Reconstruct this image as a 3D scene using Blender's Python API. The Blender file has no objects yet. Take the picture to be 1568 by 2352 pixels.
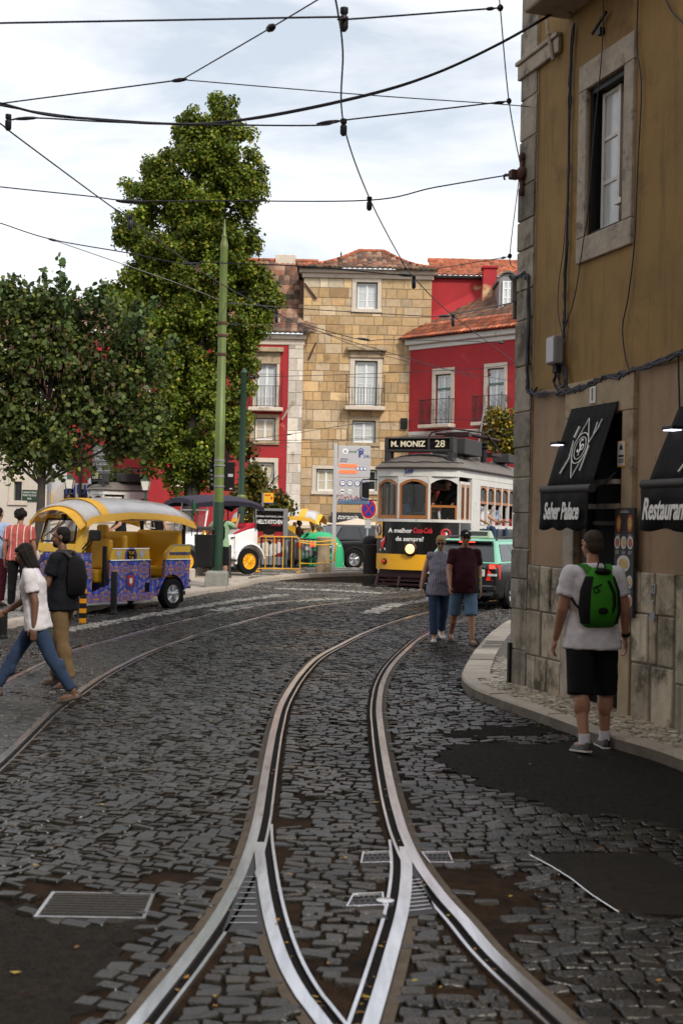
import bpy, math, random
import numpy as np
from mathutils import Matrix, Vector, Euler
rad = math.radians
random.seed(7); rng = np.random.default_rng(7)
scene = bpy.context.scene
COL = scene.collection
# ---------------------------------------------------------------- camera (level street photo, slight roll)
F = 3000.; CH = 1.85; RO = rad(1.2); PT = math.atan(29/3000)
cd = bpy.data.cameras.new("camera"); cam = bpy.data.objects.new("camera", cd); COL.objects.link(cam)
cd.sensor_fit = 'VERTICAL'; cd.sensor_height = 36; cd.lens = F/2352*36; cd.clip_start = .1; cd.clip_end = 2000
cam.location = (0, 0, CH)
cam.matrix_world = Matrix.Translation((0, 0, CH)) @ Matrix.Rotation(rad(90)+PT, 4, 'X') @ Matrix.Rotation(RO, 4, 'Z')
cd.dof.use_dof = True; cd.dof.focus_distance = 23; cd.dof.aperture_fstop = 4.0
scene.camera = cam
# ---------------------------------------------------------------- sky and sun
SUN = Vector((.42, -.62, .66)).normalized()
world = bpy.data.worlds.new("World"); scene.world = world; world.use_nodes = True
nt = world.node_tree; nt.nodes.clear()
def wn(t, **k):
    n = nt.nodes.new(t)
    for a, b in k.items(): setattr(n, a, b)
    return n
sky = wn('ShaderNodeTexSky', sky_type='NISHITA', sun_disc=False, sun_elevation=math.asin(SUN.z), sun_rotation=math.atan2(SUN.x, SUN.y), dust_density=2.0)
tc = wn('ShaderNodeTexCoord'); mp = wn('ShaderNodeMapping'); mp.inputs['Scale'].default_value = (1.6, 1.6, 6.5); mp.inputs['Rotation'].default_value = (.12, .1, .5); mp.inputs['Location'].default_value = (.35, .2, .1)
nz = wn('ShaderNodeTexNoise'); nz.inputs['Scale'].default_value = 1.5; nz.inputs['Detail'].default_value = 9; nz.inputs['Roughness'].default_value = .58; nz.inputs['Distortion'].default_value = .5
cr = wn('ShaderNodeValToRGB'); cr.color_ramp.elements[0].position = .365; cr.color_ramp.elements[1].position = .62
cr.color_ramp.elements[0].color = (.3,)*3+(1,); cr.color_ramp.elements[1].color = (1,)*4
mx = wn('ShaderNodeMix', data_type='RGBA'); mx.inputs[7].default_value = (12.6, 12.6, 12.7, 1)
gl = wn('ShaderNodeMix', data_type='RGBA', blend_type='ADD'); gl.inputs[0].default_value = 1; gl.inputs[7].default_value = (2.6, 2.9, 3.0, 1)
bg = wn('ShaderNodeBackground'); bg.inputs[1].default_value = .10
ow = wn('ShaderNodeOutputWorld'); L = nt.links.new
L(tc.outputs['Generated'], mp.inputs[0]); L(mp.outputs[0], nz.inputs['Vector']); L(nz.outputs['Fac'], cr.inputs[0])
L(sky.outputs[0], gl.inputs[6]); L(gl.outputs[2], mx.inputs[6]); L(cr.outputs[0], mx.inputs[0]); L(mx.outputs[2], bg.inputs[0]); L(bg.outputs[0], ow.inputs[0])
sd = bpy.data.lights.new("sun", 'SUN'); sd.energy = 3.4; sd.angle = rad(10); sd.color = (1, .92, .8)
so = bpy.data.objects.new("sun", sd); COL.objects.link(so); so.rotation_euler = (-SUN).to_track_quat('-Z', 'Y').to_euler()
vs = scene.view_settings; vs.view_transform = 'Standard'; vs.look = 'None'; vs.gamma = 1; vs.use_curve_mapping = False; vs.exposure = 0.0
scene.cycles.max_bounces = 6; scene.cycles.diffuse_bounces = 3; scene.cycles.glossy_bounces = 3; scene.cycles.transparent_max_bounces = 8
scene.cycles.caustics_reflective = False; scene.cycles.caustics_refractive = False
scene.cycles.use_denoising = True
# ---------------------------------------------------------------- measuring helpers (photo coordinates to metres)
def ray(x, y):
    u = (x-784)/F; v = (1176-y)/F
    u, v = u*math.cos(RO)-v*math.sin(RO), u*math.sin(RO)+v*math.cos(RO)
    return (u, math.cos(PT)-v*math.sin(PT), math.sin(PT)+v*math.cos(PT))
def at(x, y, Y):
    a = ray(x, y); t = Y/a[1]; return Vector((a[0]*t, Y, CH+a[2]*t))
def G(y):
    return .02*(min(max(y, 20), 40)-20)-.03*min(max(y-42, 0), 20)
def Gn(y):
    return .02*(np.clip(y, 20, 40)-20)-.03*np.clip(y-42, 0, 20)
def gnd(x, y, up=0):
    a = ray(x, y); Y = 10.
    for i in range(60):
        Y = .5*Y+.5*a[1]*((min(G(Y), .4) if Y > 42 else G(Y))+up-CH)/a[2]
    t = Y/a[1]; return Vector((a[0]*t, Y, CH+a[2]*t))
# ---------------------------------------------------------------- materials
MATS = {}
def nodes_of(name):
    m = bpy.data.materials.new(name); m.use_nodes = True
    t = m.node_tree; b = t.nodes['Principled BSDF']; MATS[name] = m
    return m, t, b
def mat(name, col=(.5, .5, .5), rough=.6, metal=0., var=.15, vs=3., bump=0., bs=40., spec=.5, attr=False, dirt=None, emit=None, coat=0., alpha=1., trans=0., stretch=None, streak=None, rvar=0., leafy=0.):
    m, t, b = nodes_of(name); N = t.nodes.new; K = t.links.new
    b.inputs['Roughness'].default_value = rough; b.inputs['Metallic'].default_value = metal
    b.inputs['Specular IOR Level'].default_value = spec; b.inputs['Coat Weight'].default_value = coat
    b.inputs['Alpha'].default_value = alpha; b.inputs['Transmission Weight'].default_value = trans
    tc = N('ShaderNodeTexCoord'); src = tc.outputs['Object']
    if stretch:
        mp = N('ShaderNodeMapping'); mp.inputs['Scale'].default_value = stretch; K(src, mp.inputs[0]); src = mp.outputs[0]
    if attr:
        a = N('ShaderNodeAttribute'); a.attribute_name = 'col'; c = a.outputs['Color']
    else:
        a = N('ShaderNodeRGB'); a.outputs[0].default_value = (*col, 1); c = a.outputs[0]
    if var:
        n = N('ShaderNodeTexNoise'); n.inputs['Scale'].default_value = vs; n.inputs['Detail'].default_value = 6; n.inputs['Roughness'].default_value = .65; K(src, n.inputs['Vector'])
        r = N('ShaderNodeMapRange'); r.inputs[1].default_value = .25; r.inputs[2].default_value = .75; r.inputs[3].default_value = 1-var; r.inputs[4].default_value = 1+var; K(n.outputs['Fac'], r.inputs[0])
        x = N('ShaderNodeMix'); x.data_type = 'RGBA'; x.blend_type = 'MULTIPLY'; x.inputs[0].default_value = 1; K(c, x.inputs[6]); K(r.outputs[0], x.inputs[7]); c = x.outputs[2]
    if dirt:
        dc, amt, dsc = dirt
        n = N('ShaderNodeTexNoise'); n.inputs['Scale'].default_value = dsc; n.inputs['Detail'].default_value = 9; n.inputs['Roughness'].default_value = .7; K(src, n.inputs['Vector'])
        r = N('ShaderNodeMapRange'); r.inputs[1].default_value = .66-amt*.3; r.inputs[2].default_value = .78-amt*.25; K(n.outputs['Fac'], r.inputs[0])
        x = N('ShaderNodeMix'); x.data_type = 'RGBA'; x.inputs[7].default_value = (*dc, 1); K(r.outputs[0], x.inputs[0]); K(c, x.inputs[6]); c = x.outputs[2]
    if streak:
        mp = N('ShaderNodeMapping'); mp.inputs['Scale'].default_value = (3.2, 3.2, .22); K(tc.outputs['Object'], mp.inputs[0])
        n = N('ShaderNodeTexNoise'); n.inputs['Scale'].default_value = 2.; n.inputs['Detail'].default_value = 8; n.inputs['Roughness'].default_value = .7; K(mp.outputs[0], n.inputs['Vector'])
        r = N('ShaderNodeMapRange'); r.inputs[1].default_value = .52; r.inputs[2].default_value = .8; r.inputs[4].default_value = streak[1]; K(n.outputs['Fac'], r.inputs[0])
        x = N('ShaderNodeMix'); x.data_type = 'RGBA'; x.inputs[7].default_value = (*streak[0], 1); K(r.outputs[0], x.inputs[0]); K(c, x.inputs[6]); c = x.outputs[2]
    if rvar:
        n = N('ShaderNodeTexNoise'); n.inputs['Scale'].default_value = .9; n.inputs['Detail'].default_value = 5; K(tc.outputs['Object'], n.inputs['Vector'])
        r = N('ShaderNodeMapRange'); r.inputs[1].default_value = .38; r.inputs[2].default_value = .62; r.inputs[3].default_value = rough-rvar; r.inputs[4].default_value = rough+rvar; K(n.outputs['Fac'], r.inputs[0]); K(r.outputs[0], b.inputs['Roughness'])
    K(c, b.inputs['Base Color'])
    if leafy:
        tr = N('ShaderNodeBsdfTranslucent'); K(c, tr.inputs[0]); ms_ = N('ShaderNodeMixShader'); ms_.inputs[0].default_value = leafy; K(b.outputs[0], ms_.inputs[1]); K(tr.outputs[0], ms_.inputs[2]); K(ms_.outputs[0], t.nodes['Material Output'].inputs[0])
    if bump:
        n = N('ShaderNodeTexNoise'); n.inputs['Scale'].default_value = bs; n.inputs['Detail'].default_value = 5; K(src, n.inputs['Vector'])
        u = N('ShaderNodeBump'); u.inputs['Strength'].default_value = bump; u.inputs['Distance'].default_value = .02; K(n.outputs['Fac'], u.inputs['Height']); K(u.outputs[0], b.inputs['Normal'])
    if emit:
        b.inputs['Emission Color'].default_value = (*emit[0], 1); b.inputs['Emission Strength'].default_value = emit[1]
    return m
mat('dark', (.007, .006, .006), .8, var=.3, spec=.1)
mat('black_metal', (.007, .007, .0075), .5, var=.2, bump=.05, spec=.3)
mat('iron', (.035, .034, .035), .5, .6, var=.3)
mat('rail_steel', (.74, .73, .75), .22, .95, var=.35, vs=9, stretch=(1, .12, 1), bump=.02)
mat('rail_side', (.05, .045, .04), .6, .4, var=.4, vs=20)
mat('wire', (.02, .018, .028), .5, .3, var=.1)
mat('white_paint', (.60, .585, .56), .45, var=.08, dirt=((.30, .26, .21), .25, 5))
mat('white_lacquer', (.78, .78, .79), .22, var=.03, coat=.5)
mat('white_text', (.82, .82, .8), .6, var=.02)
mat('gold_text', (.75, .68, .5), .5, var=.02)
mat('red_text', (.55, .02, .03), .5, var=.02)
mat('black_text', (.01, .01, .012), .6, var=.0)
mat('blue_text', (.03, .04, .22), .6, var=.0)
mat('yellow_paint', (.80, .40, .014), .35, var=.06, coat=.3)
mat('tuk_yellow', (.72, .42, .012), .38, var=.07, coat=.3, dirt=((.30, .17, .02), .1, 5))
mat('black_lacquer', (.005, .0045, .005), .25, var=.1, coat=.15, spec=.4)
mat('maroon', (.022, .006, .008), .5, var=.2, spec=.3)
mat('wood', (.33, .115, .022), .45, var=.2, vs=8, stretch=(6, 6, 1), coat=.2)
mat('roof_grey', (.115, .10, .088), .6, var=.22, vs=2, bump=.06, dirt=((.09, .075, .06), .25, 3))
mat('dark_grey', (.035, .033, .034), .6, var=.2, spec=.3)
mat('mid_grey', (.2, .2, .21), .5, var=.15)
mat('chrome', (.65, .65, .66), .18, 1., var=.05)
mat('alloy', (.5, .5, .52), .3, .9, var=.05)
mat('tyre', (.008, .008, .008), .85, spec=.2, var=.2, bump=.1)
mat('rubber', (.010, .010, .011), .65, spec=.3, var=.15)
mat('glass', (.02, .025, .027), .06, var=.0, spec=.7)
mat('tram_glass', (.02, .025, .024), .03, var=.0, alpha=.28, spec=.8)
mat('clear_glass', (.10, .12, .12), .02, var=.0, alpha=.16, spec=.7)
mat('curtain_pane', (.50, .53, .55), .12, var=.12, vs=3, stretch=(5, 1, .6), spec=.7)
mat('cream_pane', (.52, .47, .36), .15, var=.08, vs=3, stretch=(5, 1, .6), spec=.6)
mat('leather_red', (.42, .012, .03), .4, var=.15, bump=.3, bs=9)
mat('leather_yellow', (.62, .33, .012), .5, var=.1, bump=.1, bs=12)
mat('skin', (.42, .225, .145), .5, var=.08, vs=12)
mat('skin_dark', (.15, .075, .048), .5, var=.08, vs=12)
mat('skin_tan', (.33, .165, .10), .5, var=.08, vs=12)
mat('hair_dark', (.009, .007, .006), .6, spec=.15, var=.4, vs=40, bump=.4, bs=90)
mat('hair_blond', (.30, .20, .09), .6, spec=.2, var=.35, vs=30, bump=.5, bs=70)
mat('hair_grey', (.05, .038, .03), .7, spec=.15, var=.3, vs=40, bump=.4, bs=90)
def cloth(n, c, **k):
    d = dict(var=.12, vs=6, bump=.55, bs=7); d.update(k); return mat(n, c, .85, spec=.2, **d)
for n, c in dict(cloth_white=(.62, .60, .64), cloth_black=(.006, .006, .007), cloth_navy=(.007, .0075, .012), cloth_maroon=(.035, .006, .012), cloth_denim=(.028, .05, .10), cloth_denim_light=(.10, .17, .27), cloth_khaki=(.16, .105, .052), cloth_green=(.25, .40, .24), cloth_blue=(.30, .38, .58), cloth_skyblue=(.16, .28, .50), cloth_smear=(.30, .32, .36), cloth_pack_green=(.03, .19, .011), cloth_beige=(.5, .42, .33), canvas_black=(.006, .006, .0065), canvas_navy=(.045, .04, .06), cloth_brown=(.1, .05, .03)).items(): cloth(n, c)
mat('shoe_dark', (.02, .015, .012), .5, var=.2); mat('shoe_white', (.6, .58, .52), .55, var=.1); mat('shoe_brown', (.06, .028, .015), .5, var=.2)
def striped(name, c0, c1, freq, width, axis=0, wob=.0, bump=.4):
    m, t, b = nodes_of(name); N = t.nodes.new; K = t.links.new
    tc = N('ShaderNodeTexCoord'); sp = N('ShaderNodeSeparateXYZ'); K(tc.outputs['Object'], sp.inputs[0])
    v = sp.outputs[axis]
    if wob:
        n = N('ShaderNodeTexNoise'); n.inputs['Scale'].default_value = 9; K(tc.outputs['Object'], n.inputs['Vector'])
        q = N('ShaderNodeMath'); q.operation = 'MULTIPLY_ADD'; K(n.outputs['Fac'], q.inputs[0]); q.inputs[1].default_value = wob; K(v, q.inputs[2]); v = q.outputs[0]
    a = N('ShaderNodeMath'); a.operation = 'MULTIPLY'; K(v, a.inputs[0]); a.inputs[1].default_value = freq
    f = N('ShaderNodeMath'); f.operation = 'FRACT'; K(a.outputs[0], f.inputs[0])
    l = N('ShaderNodeMath'); l.operation = 'LESS_THAN'; K(f.outputs[0], l.inputs[0]); l.inputs[1].default_value = width
    x = N('ShaderNodeMix'); x.data_type = 'RGBA'; x.inputs[6].default_value = (*c0, 1); x.inputs[7].default_value = (*c1, 1); K(l.outputs[0], x.inputs[0]); K(x.outputs[2], b.inputs['Base Color'])
    b.inputs['Roughness'].default_value = .85; b.inputs['Specular IOR Level'].default_value = .2
    n = N('ShaderNodeTexNoise'); n.inputs['Scale'].default_value = 8; K(tc.outputs['Object'], n.inputs['Vector'])
    u = N('ShaderNodeBump'); u.inputs['Strength'].default_value = bump; u.inputs['Distance'].default_value = .02; K(n.outputs['Fac'], u.inputs['Height']); K(u.outputs[0], b.inputs['Normal'])
striped('cloth_pink_striped', (.42, .095, .085), (.68, .60, .52), 8.5, .12)
striped('cloth_grey_striped', (.13, .12, .17), (.36, .34, .40), 42, .42, wob=.04)
striped('yellow_black', (.012, .012, .012), (.75, .30, .012), 1/.17, .46, axis=2, bump=.02)
def azulejo(name):
    m, t, b = nodes_of(name); N = t.nodes.new; K = t.links.new
    tc = N('ShaderNodeTexCoord'); mp = N('ShaderNodeMapping'); mp.inputs['Scale'].default_value = (1.9, 1.9, 1.9); K(tc.outputs['Object'], mp.inputs[0])
    sp = N('ShaderNodeSeparateXYZ'); K(mp.outputs[0], sp.inputs[0])
    ad = N('ShaderNodeMath'); ad.operation = 'ADD'; K(sp.outputs[0], ad.inputs[0]); K(sp.outputs[1], ad.inputs[1])
    pp = []
    for o in (ad.outputs[0], sp.outputs[2]):
        p = N('ShaderNodeMath'); p.operation = 'PINGPONG'; K(o, p.inputs[0]); p.inputs[1].default_value = .5; pp.append(p.outputs[0])
    cb = N('ShaderNodeCombineXYZ'); K(pp[0], cb.inputs[0]); K(pp[1], cb.inputs[1])
    n = N('ShaderNodeTexNoise'); n.inputs['Scale'].default_value = 5.5; n.inputs['Detail'].default_value = 3; n.inputs['Distortion'].default_value = 1.1; K(cb.outputs[0], n.inputs['Vector'])
    r = N('ShaderNodeValToRGB'); e = r.color_ramp.elements; r.color_ramp.interpolation = 'CONSTANT'
    e[0].position = 0; e[0].color = (.02, .04, .20, 1); e[1].position = .42; e[1].color = (.02, .10, .62, 1)
    for p, c in ((.49, (.62, .27, .01)), (.55, (.03, .05, .30)), (.60, (.30, .12, .04)), (.66, (.10, .25, .6))): q = e.new(p); q.color = (*c, 1)
    K(n.outputs['Fac'], r.inputs[0]); K(r.outputs[0], b.inputs['Base Color']); b.inputs['Roughness'].default_value = .3
azulejo('azulejo')
# attribute coloured surfaces
mat('cobble', attr=True, rough=.33, rvar=.13, var=.35, vs=30, bump=.36, bs=60, spec=.5)
mat('calcada', attr=True, rough=.5, var=.2, vs=30, bump=.25, bs=60)
mat('ashlar', attr=True, rough=.85, var=.22, vs=5, bump=.25, bs=25, dirt=((.16, .10, .05), .22, 1.3))
mat('limestone', attr=True, rough=.8, var=.16, vs=4, bump=.2, bs=20, dirt=((.22, .17, .11), .22, 1.7))
mat('plinth_stone', attr=True, rough=.8, var=.28, vs=5, bump=.4, bs=18, dirt=((.06, .045, .025), .62, 2.2), streak=((.05, .04, .025), .8))
mat('roof_tile', attr=True, rough=.85, var=.3, vs=9, bump=.1, bs=30)
mat('leaf', attr=True, rough=.5, var=.1, vs=8, spec=.3, leafy=.35)
mat('bark', (.05, .04, .032), .9, var=.35, vs=9, bump=.6, bs=22)
mat('mortar', (.30, .23, .14), .9, var=.2, bump=.2)
mat('stucco_ochre', (.265, .165, .055), .9, var=.28, vs=1.1, bump=.18, bs=24, dirt=((.14, .085, .03), .42, 1.0), streak=((.055, .036, .016), .8))
mat('stucco_taupe', (.31, .215, .135), .9, var=.22, vs=1.5, bump=.18, bs=24, dirt=((.15, .10, .06), .32, 1.2), streak=((.09, .06, .035), .6))
mat('stone_frame', (.36, .31, .25), .85, var=.3, vs=5, bump=.45, bs=16, dirt=((.07, .05, .035), .38, 3.5))
mat('stucco_red', (.37, .022, .028), .85, var=.18, vs=.7, bump=.08, bs=18, dirt=((.42, .09, .08), .22, .7), streak=((.22, .02, .02), .6))
mat('stucco_red_peeling', (.33, .017, .022), .85, var=.2, vs=.7, bump=.1, bs=18, dirt=((.62, .45, .25), .2, .55))
mat('stucco_white', (.56, .50, .44), .9, var=.1, vs=.6, bump=.06, bs=12, dirt=((.42, .34, .27), .3, .5))
mat('pale_stone', (.56, .49, .41), .85, var=.14, vs=3, bump=.12, bs=14, dirt=((.27, .19, .12), .22, 1.6))
mat('stained_stone', (.36, .28, .18), .85, var=.3, vs=3, bump=.15, bs=14, dirt=((.10, .065, .035), .4, 2))
mat('green_frame', (.10, .17, .13), .5, var=.1)
mat('window_white', (.74, .75, .76), .4, var=.03)
mat('asphalt', (.017, .0145, .012), .8, spec=.12, var=.5, vs=14, bump=1., bs=55, dirt=((.055, .035, .02), .18, 2.2))
mat('earth', (.024, .014, .008), .95, var=.6, vs=9, bump=.8, bs=60, dirt=((.006, .0055, .005), .5, 1.4), spec=.1)
mat('pavement', (.40, .35, .30), .7, var=.15, vs=1.2, bump=.15, bs=30, dirt=((.18, .15, .12), .3, .9))
mat('concrete_edge', (.085, .07, .056), .85, spec=.15, var=.3, vs=8, bump=.3, bs=40)
mat('pole_green', (.105, .15, .03), .45, var=.3, vs=2, dirt=((.20, .12, .02), .3, 2.2))
mat('pole_green_dark', (.012, .04, .022), .4, var=.2)
mat('concrete', (.22, .22, .20), .85, var=.25, vs=5, bump=.3)
mat('cement', (.15, .13, .105), .9, var=.35, vs=6, bump=.4, dirt=((.06, .05, .04), .4, 3))
mat('bin_green', (.018, .38, .15), .4, var=.1)
mat('parasol', (.62, .52, .42), .8, var=.06, bump=.1)
mat('orange_led', (.5, .05, .01), .5, var=0, emit=((1, .17, .06), 1.6))
mat('led_back', (.75, .25, .12), .5, var=0, emit=((1, .2, .1), .25))
mat('headlamp', (.9, .7, .4), .3, var=0, emit=((1, .55, .18), 1.7))
mat('taillamp', (.4, .01, .01), .25, var=0, emit=((1, .04, .02), .25))
mat('brake_lit', (.6, .02, .01), .25, var=0, emit=((1, .06, .03), 2.2))
mat('lamp_lit', (.9, .9, 1), .3, var=0, emit=((.8, .82, 1), 2.2))
mat('taxi_green', (.17, .45, .33), .3, var=.03, coat=.3)
mat('taxi_lamp', (.30, .38, .27), .3, var=.05)
mat('silver_paint', (.30, .30, .32), .3, .5, var=.04, coat=.5)
mat('suv_paint', (.02, .021, .023), .2, .3, var=.04, coat=.6)
mat('sign_grey', (.46, .46, .48), .5, var=.04)
mat('sign_blue', (.02, .035, .32), .4, var=.05); mat('sign_red', (.45, .015, .02), .4, var=.05); mat('sign_yellow', (.78, .42, .015), .45, var=.04)
mat('flag_red', (.5, .012, .02), .7, var=.05); mat('flag_green', (.012, .18, .06), .7, var=.05)
mat('clear_vinyl', (.72, .72, .74), .12, var=.15, vs=3, alpha=.55, spec=.8, bump=.5, bs=5)
mat('tuk_canvas', (.78, .42, .035), .5, var=.12, vs=4, bump=.5, bs=6)
mat('lantern_glass', (.7, .66, .58), .3, var=.05)
mat('food_red', (.40, .08, .02), .5, var=.5, vs=30); mat('food_yellow', (.5, .33, .10), .5, var=.5, vs=30); mat('plate_white', (.5, .52, .52), .4, var=.05)
mat('poster_red', (.30, .015, .02), .4, var=.6, vs=3); mat('brown_door', (.05, .03, .02), .7, var=.3)
mat('pod', (.075, .028, .02), .8, var=.3)
mat('brass', (.5, .25, .05), .3, .8, var=.1)
# ---------------------------------------------------------------- mesh builder
class MB:
    def __init__(s): s.V = []; s.F = []; s.I = []; s.C = []; s.M = Matrix(); s.hasc = False
    def add(s, vs, fs, mi=0, col=None):
        n = len(s.V); M = s.M
        s.V += [tuple(M @ Vector(v)) for v in vs]
        for f in fs: s.F.append([n+i for i in f])
        s.I += [mi]*len(fs); s.C += [col]*len(fs)
        if col is not None: s.hasc = True
        return s
    def box(s, x0, x1, y0, y1, z0, z1, mi=0, col=None):
        v = [(x, y, z) for z in (z0, z1) for y in (y0, y1) for x in (x0, x1)]
        return s.add(v, [(0, 2, 3, 1), (4, 5, 7, 6), (0, 1, 5, 4), (2, 6, 7, 3), (0, 4, 6, 2), (1, 3, 7, 5)], mi, col)
    def loft(s, rings, mi=0, col=None, caps=True, closed=True):
        n = len(rings[0]); v = [p for r in rings for p in r]; f = []
        for k in range(len(rings)-1):
            for i in range(n if closed else n-1):
                a = k*n+i; b = k*n+(i+1) % n; f.append((a, b, b+n, a+n))
        if caps and closed: f.append(tuple(range(n-1, -1, -1))); f.append(tuple((len(rings)-1)*n+i for i in range(n)))
        return s.add(v, f, mi, col)
    def cone(s, p0, p1, r0, r1=None, n=12, mi=0, col=None, caps=True):
        r1 = r0 if r1 is None else r1; p0 = Vector(p0); p1 = Vector(p1); d = (p1-p0).normalized()
        a = d.orthogonal().normalized(); b = d.cross(a)
        R = [[p+a*(r*math.cos(2*math.pi*i/n))+b*(r*math.sin(2*math.pi*i/n)) for i in range(n)] for p, r in ((p0, r0), (p1, r1))]
        return s.loft(R, mi, col, caps)
    def tube(s, pts, r, n=8, mi=0, col=None, closed=False):
        pts = [Vector(p) for p in pts]; R = []; a = None
        for i, p in enumerate(pts):
            d = (pts[min(i+1, len(pts)-1)]-pts[max(i-1, 0)])
            d = d.normalized() if d.length > 1e-9 else Vector((0, 0, 1))
            a = d.orthogonal() if a is None else a-d*a.dot(d)
            a = a.normalized() if a.length > 1e-6 else d.orthogonal().normalized()
            b = d.cross(a); rr = r[i] if hasattr(r, '__len__') else r
            R.append([p+a*(rr*math.cos(2*math.pi*k/n))+b*(rr*math.sin(2*math.pi*k/n)) for k in range(n)])
        return s.loft(R, mi, col)
    def lathe(s, prof, n=16, c=(0, 0, 0), mi=0, col=None, axis='z', sy=1.):
        R = []
        for r, z in prof:
            ring = []
            for i in range(n):
                t = 2*math.pi*i/n; x, y = r*math.cos(t), r*sy*math.sin(t)
                q = (x, y, z) if axis == 'z' else ((x, z, y) if axis == 'y' else (z, x, y))
                ring.append((q[0]+c[0], q[1]+c[1], q[2]+c[2]))
            R.append(ring)
        return s.loft(R, mi, col)
    def ell(s, c, r, n=12, m=8, mi=0, col=None, R=None):
        ring = []
        for j in range(1, m):
            p = math.pi*j/m
            q = [Vector((r[0]*math.sin(p)*math.cos(2*math.pi*i/n), r[1]*math.sin(p)*math.sin(2*math.pi*i/n), -r[2]*math.cos(p))) for i in range(n)]
            ring.append([(R @ w if R else w)+Vector(c) for w in q])
        return s.loft(ring, mi, col)
    def prism(s, pts, d0, d1, plane='xz', mi=0, col=None):
        def P(a, b, d): return (a, d, b) if plane == 'xz' else ((a, b, d) if plane == 'xy' else (d, a, b))
        R = [[P(a, b, d) for a, b in pts] for d in (d0, d1)]
        return s.loft(R, mi, col)
    def quad(s, a, b, c, d, mi=0, col=None): return s.add([a, b, c, d], [(0, 1, 2, 3)], mi, col)
    def mesh(s, name, mats, smooth=None):
        me = bpy.data.meshes.new(name); me.from_pydata(s.V, [], s.F)
        for m in (mats if isinstance(mats, (list, tuple)) else [mats]): me.materials.append(MATS[m])
        me.polygons.foreach_set('material_index', s.I)
        if s.hasc:
            at_ = me.color_attributes.new('col', 'FLOAT_COLOR', 'CORNER'); buf = []
            for f, c in zip(s.F, s.C):
                c = c or (.5, .5, .5); buf += [c[0], c[1], c[2], 1.]*len(f)
            at_.data.foreach_set('color', buf)
        fixn(me)
        if smooth: me.shade_smooth(); me.set_sharp_from_angle(angle=rad(smooth))
        return me
    def build(s, name, mats, parent=None, smooth=40, bevel=0, loc=None):
        o = bpy.data.objects.new(name, s.mesh(name, mats, smooth)); COL.objects.link(o)
        if parent: o.parent = parent
        if loc is not None: o.location = loc
        if bevel:
            b = o.modifiers.new('bevel', 'BEVEL'); b.width = bevel; b.segments = 2; b.limit_method = 'ANGLE'; b.angle_limit = rad(40); b.harden_normals = False
        return o
import bmesh
def fixn(me):
    b = bmesh.new(); b.from_mesh(me); bmesh.ops.recalc_face_normals(b, faces=b.faces); b.to_mesh(me); b.free()
def rawmesh(name, V, Fa, mat_, cols=None, smooth=True, parent=None, nv=4):
    """fast mesh from numpy arrays: V (n,3), Fa (m,nv) faces, cols per face"""
    me = bpy.data.meshes.new(name); V = np.asarray(V, np.float32); Fa = np.asarray(Fa, np.int32)
    me.vertices.add(len(V)); me.vertices.foreach_set('co', V.ravel())
    me.loops.add(Fa.size); me.loops.foreach_set('vertex_index', Fa.ravel())
    me.polygons.add(len(Fa)); me.polygons.foreach_set('loop_start', np.arange(0, Fa.size, Fa.shape[1], dtype=np.int32))
    me.update(calc_edges=True); me.materials.append(MATS[mat_])
    if cols is not None:
        a = me.color_attributes.new('col', 'FLOAT_COLOR', 'CORNER')
        c = np.concatenate([np.asarray(cols, np.float32), np.ones((len(cols), 1), np.float32)], 1)
        a.data.foreach_set('color', np.repeat(c, Fa.shape[1], 0).ravel())
    if smooth: me.shade_smooth()
    o = bpy.data.objects.new(name, me); COL.objects.link(o)
    if parent: o.parent = parent
    return o
def tag(o, label=None, cat=None, group=None, kind=None):
    if label: o['label'] = label
    if cat: o['category'] = cat
    if group: o['group'] = group
    if kind: o['kind'] = kind
    return o
def thing(name, label, cat, loc=(0, 0, 0), rz=0, group=None):
    o = bpy.data.objects.new(name, None); COL.objects.link(o); o.location = loc; o.rotation_euler = (0, 0, rz); o.empty_display_size = .2
    return tag(o, label, cat, group)
def copy_tree(o, parent=None):
    c = o.copy(); COL.objects.link(c)
    if parent: c.parent = parent
    for ch in list(o.children): copy_tree(ch, c)
    return c
def text(name, s, size, M, mat_, parent=None, ext=.003, shear=0., sx=1., align='CENTER', bold=0.):
    cu = bpy.data.curves.new(name, 'FONT'); cu.body = s; cu.size = size; cu.extrude = ext; cu.shear = shear; cu.align_x = align; cu.align_y = 'CENTER'; cu.offset = bold; cu.resolution_u = 3
    t = bpy.data.objects.new(name, cu); COL.objects.link(t)
    dg = bpy.context.evaluated_depsgraph_get(); me = bpy.data.meshes.new_from_object(t.evaluated_get(dg))
    COL.objects.unlink(t); bpy.data.objects.remove(t); bpy.data.curves.remove(cu)
    me.transform(M @ Matrix.Diagonal((sx, 1, 1, 1))); me.materials.clear(); me.materials.append(MATS[mat_])
    o = bpy.data.objects.new(name, me); COL.objects.link(o)
    if parent: o.parent = parent
    return o
def face_y(x, y, z, rx=90, rz=0):   # text standing upright, readable from -Y
    return Matrix.Translation((x, y, z)) @ Matrix.Rotation(rad(rz), 4, 'Z') @ Matrix.Rotation(rad(rx), 4, 'X')
def catmull(P, n=12):
    P = [Vector(p) for p in P]; out = []
    for i in range(len(P)-1):
        a = P[max(i-1, 0)]; b = P[i]; c = P[i+1]; d = P[min(i+2, len(P)-1)]
        for k in range(n):
            t = k/n; out.append(.5*((2*b)+(c-a)*t+(2*a-5*b+4*c-d)*t*t+(3*b-a-3*c+d)*t**3))
    out.append(P[-1]); return out
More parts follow.
